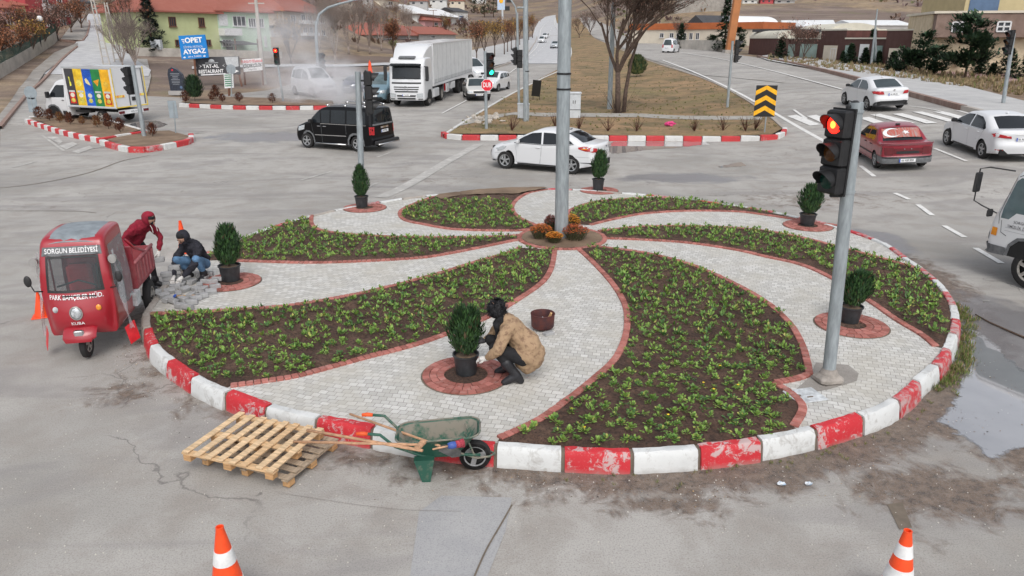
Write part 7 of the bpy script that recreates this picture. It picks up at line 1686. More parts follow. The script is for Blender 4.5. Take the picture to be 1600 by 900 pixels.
# ---- trees
def branchy(mb, p, d, ln, r0, depth, r, tips, spread=.5, up=.15, mi=0, kids=(3,4), sides=5):
    pts = [p]; q = p.copy(); dd = d.copy(); n_ = 3 if depth > 0 else 2
    for i in range(n_): dd = (dd+Vector((r.gauss(0,.12), r.gauss(0,.12), r.gauss(0,.08)+up*.3))).normalized(); q = q+dd*ln/n_; pts.append(q.copy())
    rs_ = [r0*(1-.45*i/n_) for i in range(n_+1)]; mb.tube(pts, rs_, max(3, sides), mi, False)
    if depth == 0: tips.append((q, dd, ln)); return
    for k in range(r.randint(*kids)):
        t = r.uniform(.4, 1.0); j = min(n_-1, int(t*n_)); b = pts[j].lerp(pts[j+1], t*n_-j) if t < 1 else pts[-1]
        ax = Vector((r.uniform(-1,1), r.uniform(-1,1), r.uniform(-.4,.6))); nd = (dd+ax*spread*1.4).normalized(); nd = (nd+Vector((0,0,up))).normalized()
        branchy(mb, b, nd, ln*r.uniform(.55,.8), r0*.5, depth-1, r, tips, spread, up, mi, kids, sides-1)
LT_ = 'trees on the bank above the retaining wall'
def bare_tree(px, py, h, label, seed, depth=4, spread=.5, twig='twig_brown', leaf=None, nleaf=0, lsz=.1, name='bare_tree', fork=3, r0=None, up=.15, kids=(3,4), group=None, trunk_h=.22, lean=(0,0), loc=None, tw=5):
    c = loc or gp(px, py); R = thing(name, label, 'tree', c, group=group); r = random.Random(seed); r0 = r0 or h*.016; tips = []
    T = MB(); th = h*trunk_h; h *= .74 if group == LT_ else 1.; th = h*trunk_h; T.tube([(0,0,-.3),(lean[0]*.4,lean[1]*.4,th*.5),(lean[0],lean[1],th)], [r0*1.3, r0*1.05, r0*.95], 9); T.build('trunk', twig if twig != 'twig_grey' else 'twig_grey', R, smooth=True)
    C_ = MB()
    for k in range(fork):
        a = 2*pi*k/fork+r.random(); d = Vector((cos(a)*spread, sin(a)*spread, 1)).normalized(); branchy(C_, Vector((lean[0],lean[1],th*.97)), d, h*.36, r0*.75, depth, r, tips, spread, up, 0, kids)
    for q, d, ln in tips:
        for j in range(tw): C_.tube([q, q+(d+Vector((r.gauss(0,.5),r.gauss(0,.5),r.gauss(0,.4)))).normalized()*ln*.8], [r0*.04+.003,.003], 3, 0, False)
        for j in range(nleaf): e = q+Vector((r.gauss(0,ln*.5),r.gauss(0,ln*.5),r.gauss(0,ln*.5))); C_.leaf(e, (r.gauss(0,1),r.gauss(0,1),r.gauss(0,1)), (0,0,1), lsz*r.uniform(.6,1.4), lsz*.6, 1)
    C_.build('crown', [twig]+([leaf] if leaf else []), R); return R
bare_tree(965,181,8.6,'large bare tree with reddish twigs and two trunks on the grass median',3,4,.50,'twig_brown','leaf_pinkish',9,.075,fork=6,r0=.15,up=.08,kids=(3,5),trunk_h=.29,lean=(-.1,0),tw=7)
T = MB(); c = gp(969,180); T.tube([(c.x+.2,c.y+.1,c.z-.2),(c.x+.26,c.y,c.z+1.4),(c.x+.50,c.y,c.z+3.1),(c.x+1.0,c.y,c.z+4.8)], [.13,.12,.09,.05], 8); T.build('second_trunk', 'twig_brown', None, smooth=True)
o = bpy.data.objects['second_trunk']; R_ = [x for x in bpy.data.objects if x.get('label','').startswith('large bare tree')][0]; o.parent = R_; o.location = -R_.location
r = random.Random(9); mb = MB()
for k in range(70): a = r.random()*6.28; q = r.random()*.5; d = Vector((cos(a)*r.uniform(.2,.9), sin(a)*r.uniform(.2,.9), 1)); mb.tube([(q*cos(a)*.5,q*sin(a)*.5,0), tuple(d*r.uniform(.6,1.7))], [.010,.004], 3, 0, False)
o = mb.build('sucker_shoots', 'twig_brown', R_)
shrub(995,121,1.7,1.9,'round olive green bush behind the bare tree',('olive_leaf','pine_mid'),'green_bush',1400,cat='bush')
def pine(px, py, h, w_, label, seed, kind='spruce', group=None, mats=('pine_dark','pine_mid'), n_=2600, loc=None, tp=None):
    c = loc or gp(px, py)
    if h < 0 or tp is not None: h = at(px, tp, c.y).z-c.z; w_ = w_*c.y/F
    R = thing('conifer_tree', label, 'tree', c, group=group); r = random.Random(seed); MB().tube([(0,0,-.3),(0,0,h*.5),(0,0,h*.97)], [h*.022,h*.014,.01], 7).build('trunk', 'bark', R, smooth=True); mb = MB()
    nb = 46 if kind == 'spruce' else 34
    for k in range(nb):
        if kind == 'spruce': z = h*(.06+.92*(k/nb)); L_ = w_/2*(1-(k/nb))**.85*r.uniform(.75,1.1)+.05; dr = -.15
        else: z = h*r.uniform(.10,.97); L_ = w_/2*sin(pi*min(1,(z/h)*.80+.14))**.7*r.uniform(.5,1.08); dr = r.uniform(-.05,.5)
        a = k*2.4+r.uniform(-.3,.3); d = Vector((cos(a), sin(a), dr)).normalized(); m_ = n_//nb
        mb.tube([(0,0,z), d*L_*.8+Vector((0,0,z))], [.03,.008], 3, 2, False)
        for j in range(m_):
            t = r.random()**.7; q = Vector((0,0,z))+d*L_*t
            if kind == 'spruce': q += Vector((-d.y, d.x, 0))*r.uniform(-.35,.35)*L_*(1-t*.6)+Vector((0,0,r.uniform(-.12,.05)*h*.12))
            elif t > .45: q = Vector((0,0,z))+d*L_*.8+Vector((r.gauss(0,1),r.gauss(0,1),r.gauss(0,.55)))*w_*.075
            s_ = (.10+h*.028)*r.uniform(.6,1.4); mb.leaf(q, d+Vector((r.uniform(-.8,.8),r.uniform(-.8,.8),r.uniform(-.3,.8))), (0,0,1), s_*1.6, s_*.75, 0 if r.random() < .62 else 1)
    mb.build('foliage', list(mats)+['bark'], R); return R
# ---- buildings
for nm, c, v in (('wall_lime', (.48,.52,.28), .05), ('wall_mint', (.48,.62,.48), .05), ('wall_pink', (.52,.28,.28), .06), ('wall_red', (.38,.06,.065), .08), ('wall_rose', (.45,.075,.085), .08), ('wall_beige', (.46,.40,.34), .07), ('wall_cream', (.62,.56,.46), .05), ('wall_sand', (.58,.46,.27), .10), ('wall_yellow', (.50,.42,.24), .06), ('wall_white', (.62,.62,.60), .05), ('wall_grey', (.36,.35,.34), .08), ('roof_white', (.72,.73,.73), .05), ('roof_dark', (.06,.06,.065), .1), ('roof_cream', (.58,.55,.46), .05), ('orange_band', (.42,.12,.04), .08), ('orange_post', (.42,.17,.065), .08), ('far_concrete', (.42,.39,.35), .15), ('box_blue', (.10,.16,.26), .1)): mat(nm, c, .85, var=v, scale=.8, bump=.1)
def roof_mat():
    m, n, b, P = newmat('roof_tile', .85); wv = n.nodes.new('ShaderNodeTexWave'); wv.inputs['Scale'].default_value = 2.2; wv.bands_direction = 'Z'; n.links.new(P, wv.inputs['Vector'])
    c = nmix(n, nnoise(n, P, 1.2, 6, .7), (.27,.075,.05), (.38,.15,.11)); c = nmix(n, nmath(n, 'MULTIPLY', wv.outputs['Fac'], .35), c, (.24,.07,.05)); n.links.new(c, b.inputs['Base Color']); nbump(n, b, wv.outputs['Fac'], .4, .04)
roof_mat()
paver_mat('wall_brick', (.085,.032,.026), (.12,.042,.035), (.06,.03,.026), .5, .2, 0, 0.); paver_mat('wall_brownbrick', (.21,.145,.12), (.27,.19,.155), (.15,.11,.09), .6, .3, 0, 0.); paver_mat('wall_stone', (.55,.45,.30), (.62,.53,.38), (.42,.35,.25), 1.0, .5, 0, 0.)
mat('window_dark', (.03,.035,.045), .15, var=.4, scale=.7); mat('frame_white', (.65,.65,.65), .5); mat('frame_brown', (.16,.07,.04), .6); mat('glass_green', (.25,.34,.31), .2, var=.2, scale=.5); mat('door_blue', (.03,.05,.10), .5)
def building(name, label, L_, R_, depth, wall, roof='hip', rh=2., over=.5, wins=(), roof_m='roof_tile', A=None, B=None, h=None, frame='frame_white', cat='house', group=None, mull=2, pane=True):
    A = A or gp(L_[0], L_[1]); B = B or gp(R_[0], R_[1]); h = h or (at(L_[0], L_[2], A.y).z-A.z); z0 = min(A.z, B.z)
    d = B-A; W_ = hypot(d.x, d.y); yaw = atan2(d.y, d.x); R = thing(name, label, cat, (A.x, A.y, z0), rz=yaw, group=group); h += A.z-z0
    MB().box((W_/2, depth/2, h/2-1.5), (W_, depth, h+3)).build('wall', wall, R)
    mb = MB(); o = over
    if roof == 'hip':
        k = min(W_, depth)/2*.95
        mb.add([(-o,-o,h),(W_+o,-o,h),(W_+o,depth+o,h),(-o,depth+o,h),(k,depth/2,h+rh),(W_-k,depth/2,h+rh)], [(0,1,5,4),(1,2,5),(2,3,4,5),(3,0,4)]); mb.box((W_/2,depth/2,h-.08),(W_+2*o,depth+2*o,.14))
    elif roof == 'gable': mb.add([(-o,-o,h),(W_+o,-o,h),(W_+o,depth+o,h),(-o,depth+o,h),(-o,depth/2,h+rh),(W_+o,depth/2,h+rh)], [(0,1,5,4),(2,3,4,5),(1,2,5),(3,0,4)]); mb.box((W_/2,depth/2,h-.06),(W_+2*o,depth+2*o,.1))
    elif roof == 'side': mb.add([(-o,-o,h),(W_+o,-o,h),(W_+o,depth+o,h),(-o,depth+o,h),(W_/2,-o,h+rh),(W_/2,depth+o,h+rh)], [(0,1,4),(1,2,5,4),(2,3,5),(3,0,4,5)])
    elif roof == 'vault':
        n_ = 12; vs = [(W_/2-(W_/2+o)*cos(pi*i/n_), y, h+rh*sin(pi*i/n_)) for i in range(n_+1) for y in (-o, depth+o)]; mb.add(vs, [(2*i,2*i+2,2*i+3,2*i+1)[::-1] for i in range(n_)]+[tuple(2*i for i in range(n_+1)), tuple(2*i+1 for i in range(n_, -1, -1))])
    else: mb.box((W_/2,depth/2,h+rh/2), (W_+2*o,depth+2*o,max(.15,rh)))
    rf = mb.build('roof', roof_m, R, smooth=30)
    for w_ in wins:
        u0, v0, u1, v1 = w_[:4]; m_ = w_[4] if len(w_) > 4 else 'window'; x0, x1, a, b = u0*W_, u1*W_, v0*h, v1*h
        if m_ == 'window' or m_ == 'tall':
            if not pane: MB().box(((x0+x1)/2,-.02,(a+b)/2), (x1-x0,.06,b-a)).build('window', 'window_dark', R); continue
            f = MB(); t = .07
            for c_, s_ in (((x0,(a+b)/2),(t,b-a+t)), ((x1,(a+b)/2),(t,b-a+t)), (((x0+x1)/2,a),(x1-x0,t)), (((x0+x1)/2,b),(x1-x0,t))): f.box((c_[0],-.05,c_[1]), (s_[0],.12,s_[1]))
            for i in range(1, mull): f.box((x0+(x1-x0)*i/mull,-.045,(a+b)/2), (.06,.10,b-a-t))
            fo = f.build('window', frame, R); MB().box(((x0+x1)/2,-.012,(a+b)/2), (x1-x0,.03,b-a)).build('pane', 'window_dark', fo); MB().box(((x0+x1)/2,-.10,a-.06), (x1-x0+.2,.22,.06)).build('sill', frame, fo)
        elif m_ == 'balcony':
            f = MB(); f.box(((x0+x1)/2,-.55,a+.05), (x1-x0,1.1,.12)); f.box(((x0+x1)/2,-1.08,(a+b)/2), (x1-x0,.08,b-a)); f.box((x0,-.55,(a+b)/2), (.08,1.1,b-a)); f.box((x1,-.55,(a+b)/2), (.08,1.1,b-a)); f.build('balcony', 'frame_white', R)
        else: MB().box(((x0+x1)/2,-.035,(a+b)/2), (x1-x0,.09,b-a)).build({'sheet': 'shutter', 'door': 'door', 'glass': 'shop_window', 'band': 'facade_band'}.get(m_, 'facade_panel'), w_[5] if len(w_) > 5 else 'frame_white', R)
    R['_w'] = W_; R['_h'] = h
    return R
# lime and mint house
H = building('two_storey_house', 'lime green two-storey house with a red tiled roof behind the billboards', (237,83,16), (346,82), 9, 'wall_lime', 'hip', 3.2, .6, [(.33-.04,.64,.42-.04,.86), (.72-.01,.64,.80-.01,.86), (.34,.18,.46,.32), (.72,.18,.85,.32), (.06-.005,.02,.16,.22,'door','far_concrete')], frame='frame_brown', mull=3)
W_, h_ = H['_w'], H['_h']
H2 = building('two_storey_house', 'mint green house wing with a balcony joined to the lime green house', (346,82,16), (425,84), 8, 'wall_mint', 'hip', 2.4, .6, [(.02,.66,.18,.92,'sheet'), (.28,.66,.52,.88), (.58,.64,.72,.84), (.76,.64,.88,.84), (.04,.20,.20,.34), (-.0,.44,.32,.60,'balcony'), (.86,.18,.90,.42), (.10,.0,.22,.20,'door','sign_black')], mull=3)
W2 = H2['_w']; q = MB(); q.box((W2*.22,-1.4,H2['_h']*.27), (W2*.46,2.8,.12), rx=.12); q.build('entrance_canopy', 'roof_dark', H2)
for x in (.01,.44): MB().box((W2*x,-2.6,1.0), (.12,.12,H2['_h']*.27*2-1.0)).build('canopy_post', 'frame_brown', H2)
for k in (.36,.7): 
    p = MB(); p.box((W_*k,2.2,h_+1.3), (.5,.5,1.2)); p.build('chimney', 'roof_tile', H)
building('red_house', 'rose red house behind the dark spruce on the left', (203,40,-8), (262,42), 10, 'wall_rose', 'hip', 2.5, .5, [(.30,.5,.42,.75),(.62,.5,.72,.75)])
building('pink_house', 'pale pink house with yellow corner and tiled roof at the top left corner', (-30,52,10), (30,47), 10, 'wall_pink', 'hip', 2.4, .7, [(.72,.35,.88,.78)]); building('yellow_annex', 'yellow house end beside the pink house', (30,47,7), (46,46), 8, 'wall_yellow', 'hip', 1.5, .4, [(.35,.35,.65,.7)])
building('apartment_block', 'dark red apartment block with pale balconies at the top left', (48,46,-30), (112,36), 12, 'wall_red', 'flat', .4, .3, [(.36,.30,.52,.55,'balcony'),(.70,.30,.86,.55,'balcony'),(.38,.56,.50,.72),(.72,.56,.84,.72),(.38,.08,.50,.24),(.72,.08,.84,.24)], cat='apartments')
building('apartment_block', 'beige three-storey block with white balconies and red roof right of the mint house', (446,60,16), (518,57), 12, 'wall_beige', 'hip', 3.4, .7, [(.13,.60,.22,.84),(.13,.08,.22,.32),(.30,.55,.62,.68,'balcony'),(.30,.10,.62,.22,'balcony'),(.34,.68,.42,.9),(.48,.68,.56,.9),(.36,.22,.44,.42),(.5,.22,.56,.42),(.76,.6,.84,.84),(.76,.12,.84,.34)], cat='apartments')
building('small_house', 'small white house with an orange red roof behind the mint house', (424,44,28), (447,44), 8, 'wall_white', 'hip', 1.6, .5, [(.3,.4,.6,.75)]); building('shed', 'low shed with a dark roof behind the mint house', (424,56,44), (450,54), 6, 'wall_white', 'flat', .4, .5, [(.3,.3,.6,.6)], roof_m='roof_dark', cat='shed')
building('farm_house', 'low house with a broad orange tiled roof behind the lorry cab', (584,62,54), (660,60), 9, 'wall_grey', 'hip', 2.6, .6, [(.2,.3,.3,.7),(.6,.3,.7,.7)]); building('farm_house', 'long low house with a faded red roof above the lorry trailer', (655,62,53), (712,60), 8, 'wall_grey', 'gable', 2.0, .5, [(.3,.3,.4,.7)])
building('pink_house', 'small pink house with a red hipped roof above the lorry trailer', (664,42,31), (690,42), 9, 'wall_pink', 'hip', 2.8, .7, [(.55,.3,.75,.7)]); building('warehouse', 'long white-roofed warehouse above the pink house', (652,36,21), (716,36), 14, 'wall_white', 'gable', 3.0, 1.2, [(.45,.05,.55,.75,'door','wall_red'),(.68,.05,.78,.75,'door','wall_red')], roof_m='roof_white', cat='warehouse'); building('shed', 'white shed with a dark blue roof right of the warehouse', (712,34,18), (731,33), 10, 'wall_white', 'gable', 1.6, .5, [(.3,.1,.6,.6,'door','box_blue')], roof_m='roof_dark', cat='shed')
building('far_house', 'pale house with a balcony high on the slope left of the warehouse', (600,12,-2), (622,12), 9, 'wall_cream', 'hip', 2., .5, [(.1,.1,.9,.35,'balcony'),(.3,.4,.6,.8)])
# right side
building('cream_building', 'long cream building with an orange roof edge beyond the right carriageway', (985,68,47), (1188,72), 12, 'wall_cream', 'flat', 1.2, .25, [(.515+.05*k-.13,.38,.54+.05*k-.13,.78) for k in range(4)]+[(.33,.5,.36,.78),(.25,.5,.28,.78),(.40,.0,.50,.18,'glass','box_blue')], roof_m='orange_band', cat='building', mull=2)
building('gable_roof_hall', 'dark roofed hall with an orange gable behind the cream building', (1070,52,42), (1104,52), 10, 'orange_band', 'side', 2.6, .4, (), roof_m='roof_dark', cat='hall'); building('vaulted_hall', 'white vaulted hall behind the cream building', (1106,46,40), (1150,46), 14, 'wall_white', 'vault', 2.2, .2, (), roof_m='roof_white', cat='hall')
R = building('brick_shop', 'dark brick shop block at the left end of the brick row', (1180,84,50), (1217,86), 10, 'wall_brick', 'flat', .35, .5, [(.25,.0,.65,.38,'glass','glass_green'),(.35,.02,.55,.3)], roof_m='roof_dark', cat='shop')
def shopz(L_, R_, label, wins, vault=None): return building('brick_shop', label, L_, R_, 9, 'wall_brick', 'flat', .15, .1, wins, roof_m='roof_cream', cat='shop')
shopz((1217,88,61), (1278,92), 'low brick shop with pale glass front left of the tall brick pier', [(.05,.05,.40,.72,'glass','glass_green'),(.55,.05,.95,.75,'glass','glass_green')])
building('brick_shop', 'tall brick pier with a wide arched entrance in the brick row', (1278,94,48), (1317,97), 9.5, 'wall_brick', 'flat', .15, .05, [(.2,.0,.72,.52,'glass','wall_cream'),(.5,.02,.7,.42)], roof_m='roof_cream', cat='shop')
shopz((1317,98,61), (1378,102), 'low brick shop with four glazed bays right of the tall brick pier', [(.02,.05,.22,.75,'glass','glass_green'),(.40,.05,.62,.80,'glass','roof_white'),(.76,.05,.96,.75,'glass','glass_green')]); building('brick_shop', 'second tall brick pier with an arched entrance beside the sand coloured wall', (1378,103,48), (1420,106), 9.5, 'wall_brick', 'flat', .15, .05, [(.2,.0,.72,.52,'glass','wall_cream'),(.4,.02,.6,.42)], roof_m='roof_cream', cat='shop')
for a, b, rh, lb in (((1216,60,60), (1244,61), 1.0, 'small pale vaulted roof at the left of the brick row'), ((1316,60,60), (1352,61), 1.3, 'pale vaulted roof rising behind the low brick shop'), ((1290,56,56), (1378,58), 1.7, 'broad white vaulted hall with a brick end behind the brick row')):
    A_ = gp(a[0], 95); s_ = 1.08 if rh < 1.5 else 1.16; A2_ = at(a[0], a[1], A_.y*s_+3); B2_ = at(b[0], b[1], A_.y*s_+3); building('vaulted_hall', lb, None, None, 12, 'wall_brick', 'vault', rh, .1, (), roof_m='roof_cream', A=Vector((A2_.x,A2_.y,g(A2_.x,A2_.y))), B=Vector((B2_.x,B2_.y,g(A2_.x,A2_.y))), h=A2_.z-g(A2_.x,A2_.y), cat='hall')
building('warehouse', 'long white metal warehouse behind the left half of the brick row', (1222,60,41), (1303,60), 14, 'wall_grey', 'gable', 1.3, .2, [(.5,.4,.6,.7)], roof_m='roof_white', cat='warehouse'); building('warehouse', 'long white metal warehouse behind the right half of the brick row', (1335,56,39), (1424,56), 14, 'wall_grey', 'gable', 1.1, .2, (), roof_m='roof_white', cat='warehouse')
# big sand and brown brick building
AB = gp(1443,112); BB = gp(1660,128); Zt = at(1446,58,AB.y).z
R = building('civic_building', 'large civic building with a brown brick upper storey on sand coloured stone', None, None, 9, 'wall_stone', 'flat', .1, .0, [(.62,.30,.64,.45,'glass','window_dark'),(.70,.30,.72,.45,'glass','window_dark'),(.52,.05,.56,.55,'glass','box_blue')], roof_m='roof_cream', A=AB, B=Vector((AB.x+34,AB.y-9,AB.z)), h=at(1443,22,AB.y).z-AB.z, cat='building'); W_ = R['_w']; h_ = R['_h']
MB().box((W_*.5+.1,-.5,h_*.80), (W_,1.0,h_*.395)).build('brick_storey', 'wall_brownbrick', R); MB().box((W_/2,4.2,h_+.12), (W_+.4,10.6,.2)).build('parapet', 'wall_cream', R)
for u in (.055,.155):
    f = MB(); x = W_*u; a, b = h_*.70, h_*.86; w2 = .5
    for c_, s_ in (((x-w2,(a+b)/2),(.12,b-a)), ((x+w2,(a+b)/2),(.12,b-a)), ((x,a),(2*w2,.12)), ((x,b),(2*w2,.12)), ((x,(a+b)/2),(2*w2,.12)), ((x,(a+b)/2),(.12,b-a))): f.box((c_[0],-1.06,c_[1]), (s_[0],.1,s_[1]))
    fo = f.build('window', 'frame_white', R); MB().box((x,-1.015,(a+b)/2), (2*w2,.04,b-a)).build('pane', 'window_dark', fo)
A_ = at(1506,17,AB.y+34); building('civic_building', 'second storeyed building with columns rising behind the civic building', None, None, 14, 'wall_yellow', 'flat', .3, .2, [(.02,.0,.16,1.,'band','box_blue')]+[(.38+.14*k,.45,.48+.14*k,.95,'glass','window_dark') for k in range(4)]+[(.335+.14*k,.3,.36+.14*k,1.,'band','wall_cream') for k in range(5)], roof_m='roof_cream', A=Vector((A_.x,A_.y,g(A_.x,A_.y))), B=Vector((A_.x+26,A_.y-3,g(A_.x,A_.y))), h=at(1506,-22,A_.y).z-g(A_.x,A_.y), cat='building')
# orange column, walls, billboards
b = gp(1139,82); R = thing('orange_column', 'tall thick orange column beside the spruce beyond the right carriageway', 'column', b); q = MB(); q.box((0,0,5.5), (1.0,1.0,11.6)); q.build('shaft', 'orange_post', R); MB().box((0,0,.1), (1.6,1.6,.5)).build('base', 'far_concrete', R); R.rotation_euler[1] = radians(4)
b = gp(1060,76); e = gp(1130,80); d = e-b; o = MB().box((0,0,.5), (d.length,.6,2.0), ry=.0).build('stone_wall', 'far_concrete'); o.location = (b+e)/2; o.rotation_euler[2] = atan2(d.y,d.x); tag(o, 'low pale stone wall along the far side of the right carriageway', 'wall')
P_ = [gp(*q) for q in ((-10,128),(0,121),(30,103),(60,84),(84,68),(92,60))]; q = MB(); 
for i in range(len(P_)-1):
    a, b = P_[i], P_[i+1]; q.add([a-Vector((0,0,.4)), b-Vector((0,0,.4)), b+Vector((0,0,1.0)), a+Vector((0,0,1.0)), a+Vector((-.3,.3,-.4)), b+Vector((-.3,.3,-.4)), b+Vector((-.3,.3,1.0)), a+Vector((-.3,.3,1.0))], [(0,1,2,3),(3,2,6,7),(7,6,5,4),(0,4,5,1)])
tag(q.build('retaining_wall', 'far_concrete'), 'pale retaining wall climbing beside the hill road on the left', 'wall')
mat('fence_green', (.03,.06,.045), .7); R = thing('railing', 'dark green railing on top of the retaining wall', 'fence', (0,0,0)); pn = MB()
for i in range(len(P_)-1):
    a, b = P_[i]+Vector((-.15,.15,1.0)), P_[i+1]+Vector((-.15,.15,1.0)); MB().tube([a, a+Vector((0,0,1.0))], .04, 5).build('post', 'fence_green', R)
    n_ = int((b-a).length/.22)
    for j in range(n_): t = a.lerp(b, j/n_); pn.tube([t, t+Vector((0,0,.9))], .025, 3, 0, False)
    for z in (.1,.85): pn.tube([a+Vector((0,0,z)), b+Vector((0,0,z))], .03, 4)
pn.build('rail_panel', 'fence_green', R)
P_ = [gp(*q) for q in ((212,86),(260,87),(330,88),(400,90),(440,90))]; q = MB()
for i in range(len(P_)-1):
    a, b = P_[i], P_[i+1]; q.add([a-Vector((0,0,.4)), b-Vector((0,0,.4)), b+Vector((0,0,.8)), a+Vector((0,0,.8)), a+Vector((0,.3,-.4)), b+Vector((0,.3,-.4)), b+Vector((0,.3,.8)), a+Vector((0,.3,.8))], [(0,1,2,3),(3,2,6,7),(7,6,5,4),(0,4,5,1)])
tag(q.build('garden_wall', 'far_concrete'), 'low grey garden wall in front of the lime green house', 'wall')
def board(name, label, px, Y=None, base=None, m='sign_black', posts=(), th=.12, cat='billboard'):
    """px: corners TL, TR, BR, BL"""
    TL, TR, BR, BL = [at(x, y, Y) for x, y in px]; o = TL; R = thing(name, label, cat, o); a = TR-TL; b = BL-TL
    P = lambda u, v, off=0.: a*u*(1)+b*v+(((BR-BL)-(TR-TL))*u*v)+Vector((0,-off,0))
    q = MB(); q.add([P(0,1),P(1,1),P(1,0),P(0,0),P(0,1)+Vector((0,th,0)),P(1,1)+Vector((0,th,0)),P(1,0)+Vector((0,th,0)),P(0,0)+Vector((0,th,0))], [(0,1,2,3),(7,6,5,4),(0,4,5,1),(1,5,6,2),(2,6,7,3),(3,7,4,0)]); q.build('panel', m, R)
    for x0, y0, x1, y1 in posts:
        p0 = at(x0, y0, Y+.06)-o; gg = gp(x1, y1); p1 = at(x1, y1, Y+.06)-o; p1.z = g(p1.x+o.x, Y)-o.z-.2; MB().tube([p0+Vector((0,.1,0)), p1+Vector((0,.1,0))], .09, 6).build('post', 'frame_brown', R)
    return R, P
mat('board_blue', (.0,.20,.58), .4, var=.08, scale=2); mat('letter_pale', (.45,.55,.68), .5)
Yb = gp(312,133).y
R, P = board('billboard', 'bright blue billboard with white lettering and two small arrows', [(278.5,56),(320,54),(326,90),(284,93)], Yb, m='board_blue', posts=((303,92,306,133),), cat='billboard')
def btext(txt, u, v, size, m='sign_white', sx=1., **k): return text(txt, 1., lambda a, b: P(u+a*size*sx, v-b*size, .02), MATS[m], R, **k)
W_ = P(1,0).length; asp = W_/P(0,1).length
btext('OPET', .54, .22, .30, sx=.92/asp*1.15, bold=.04)
for k in range(3): MB().add([P(.10+.02*k,.15+.07*k,.022),P(.20,.15+.07*k,.022),P(.20,.185+.07*k,.022),P(.10+.02*k,.185+.07*k,.022)], [(3,2,1,0)]).build('speed_bar', 'sign_white', R)
btext('SİMPA PETROL', .5, .50, .13, 'letter_pale', sx=.85, bold=.02); btext('AYGAZ', .52, .70, .27, sx=.92, bold=.04); btext('200 m. İLERİDE', .5, .91, .10, sx=.75, bold=.01)
for u, s_ in ((.12,1), (.86,1)): MB().add([P(u-.05,.90,.022),P(u,.90,.022),P(u,.87,.022),P(u+.05,.92,.022),P(u,.97,.022),P(u,.94,.022),P(u-.05,.94,.022)], [(0,1,5,6),(2,3,4)]).build('arrow', 'sign_white', R)
mat('board_dark', (.035,.035,.04), .5, var=.2, scale=3); mat('board_photo', (.50,.52,.53), .5, var=.1, scale=3)
R, P = board('billboard', 'dark restaurant billboard with white lettering under the blue billboard', [(304,89.5),(373,88),(375.5,116),(309,119.5)], Yb+.5, m='board_dark', posts=((307,118,310,133),(373,116,377,131)))
MB().add([P(.67,.02,.02),P(.98,.02,.02),P(.98,.55,.02),P(.80,.62,.02),P(.70,.42,.02)], [(4,3,2,1,0)]).build('picture', 'board_photo', R); asp = 2.3
btext('TAT-AL', .34, .50, .26, sx=.42, bold=.03); btext('RESTAURANT', .33, .77, .26, sx=.36, bold=.03)
MB().add([P(.08,.90,.02),P(.66,.90,.02),P(.66,.96,.02),P(.08,.96,.02)], [(3,2,1,0)]).build('underline', 'sign_white', R); MB().add([P(.70,.76,.02),P(.86,.76,.02),P(.86,.68,.02),P(.98,.82,.02),P(.86,.93,.02),P(.86,.86,.02),P(.70,.86,.02)], [(6,5,1,0),(4,3,2)]).build('arrow', 'sign_white', R)
for s_ in (-1, 1): MB().add([P(.37+s_*.30,.38,.02),P(.37+s_*.24,.48,.02),P(.37+s_*.30,.56,.02),P(.37+s_*.26,.47,.02)], [(0,1,3),(1,2,3)]).build('ornament', 'sign_white', R)
MB().add([P(.37+.07*cos(pi*i/8),.26-.15*sin(pi*i/8),.02) for i in range(9)], [tuple(range(9))]).build('ornament', 'board_photo', R); MB().add([P(.22,.30,.02),P(.52,.30,.02),P(.52,.33,.02),P(.22,.33,.02)], [(3,2,1,0)]).build('ornament', 'board_photo', R)
R, P = board('shop_sign', 'white florist sign with red and black lettering beside the utility pole', [(378.5,92.5),(408,91),(410,109.5),(381,112.5)], Yb+2, m='sign_white', posts=((381,112,382,128),(409,109,410,125)), cat='sign')
btext('TURGUT FİDANLIK', .5, .22, .26, 'sign_red', sx=.50, bold=.03); btext('ÇİÇEKÇİLİK', .5, .56, .34, 'sign_black', sx=.52, bold=.03); btext('Turgut  0532', .5, .86, .16, 'sign_black', sx=.5)
R, P = board('info_board', 'narrow white and green information board in front of the restaurant billboard', [(349.5,115.5),(363.5,115),(365,137),(351,138)], gp(357,150).y, m='sign_white', posts=((357,137,357,151),), cat='sign')
for k in range(6): MB().add([P(.08,.05+.15*k,.02),P(.9,.05+.15*k,.02),P(.9,.12+.15*k,.02),P(.08,.12+.15*k,.02)], [(3,2,1,0)]).build('text_line', mat('board_green', (.05,.25,.12), .5), R)
b = gp(362,152); R = thing('road_sign', 'round grey sign back in front of the restaurant billboard', 'road sign', b); pole(R, (0,0,0), at(361,102,b.y)-b, .035, .03, n=8); q = MB(); disc(q, 0, 0, 7*b.y/F); q.build('round_panel', 'sign_grey', R, loc=(at(361,108,b.y)-b))
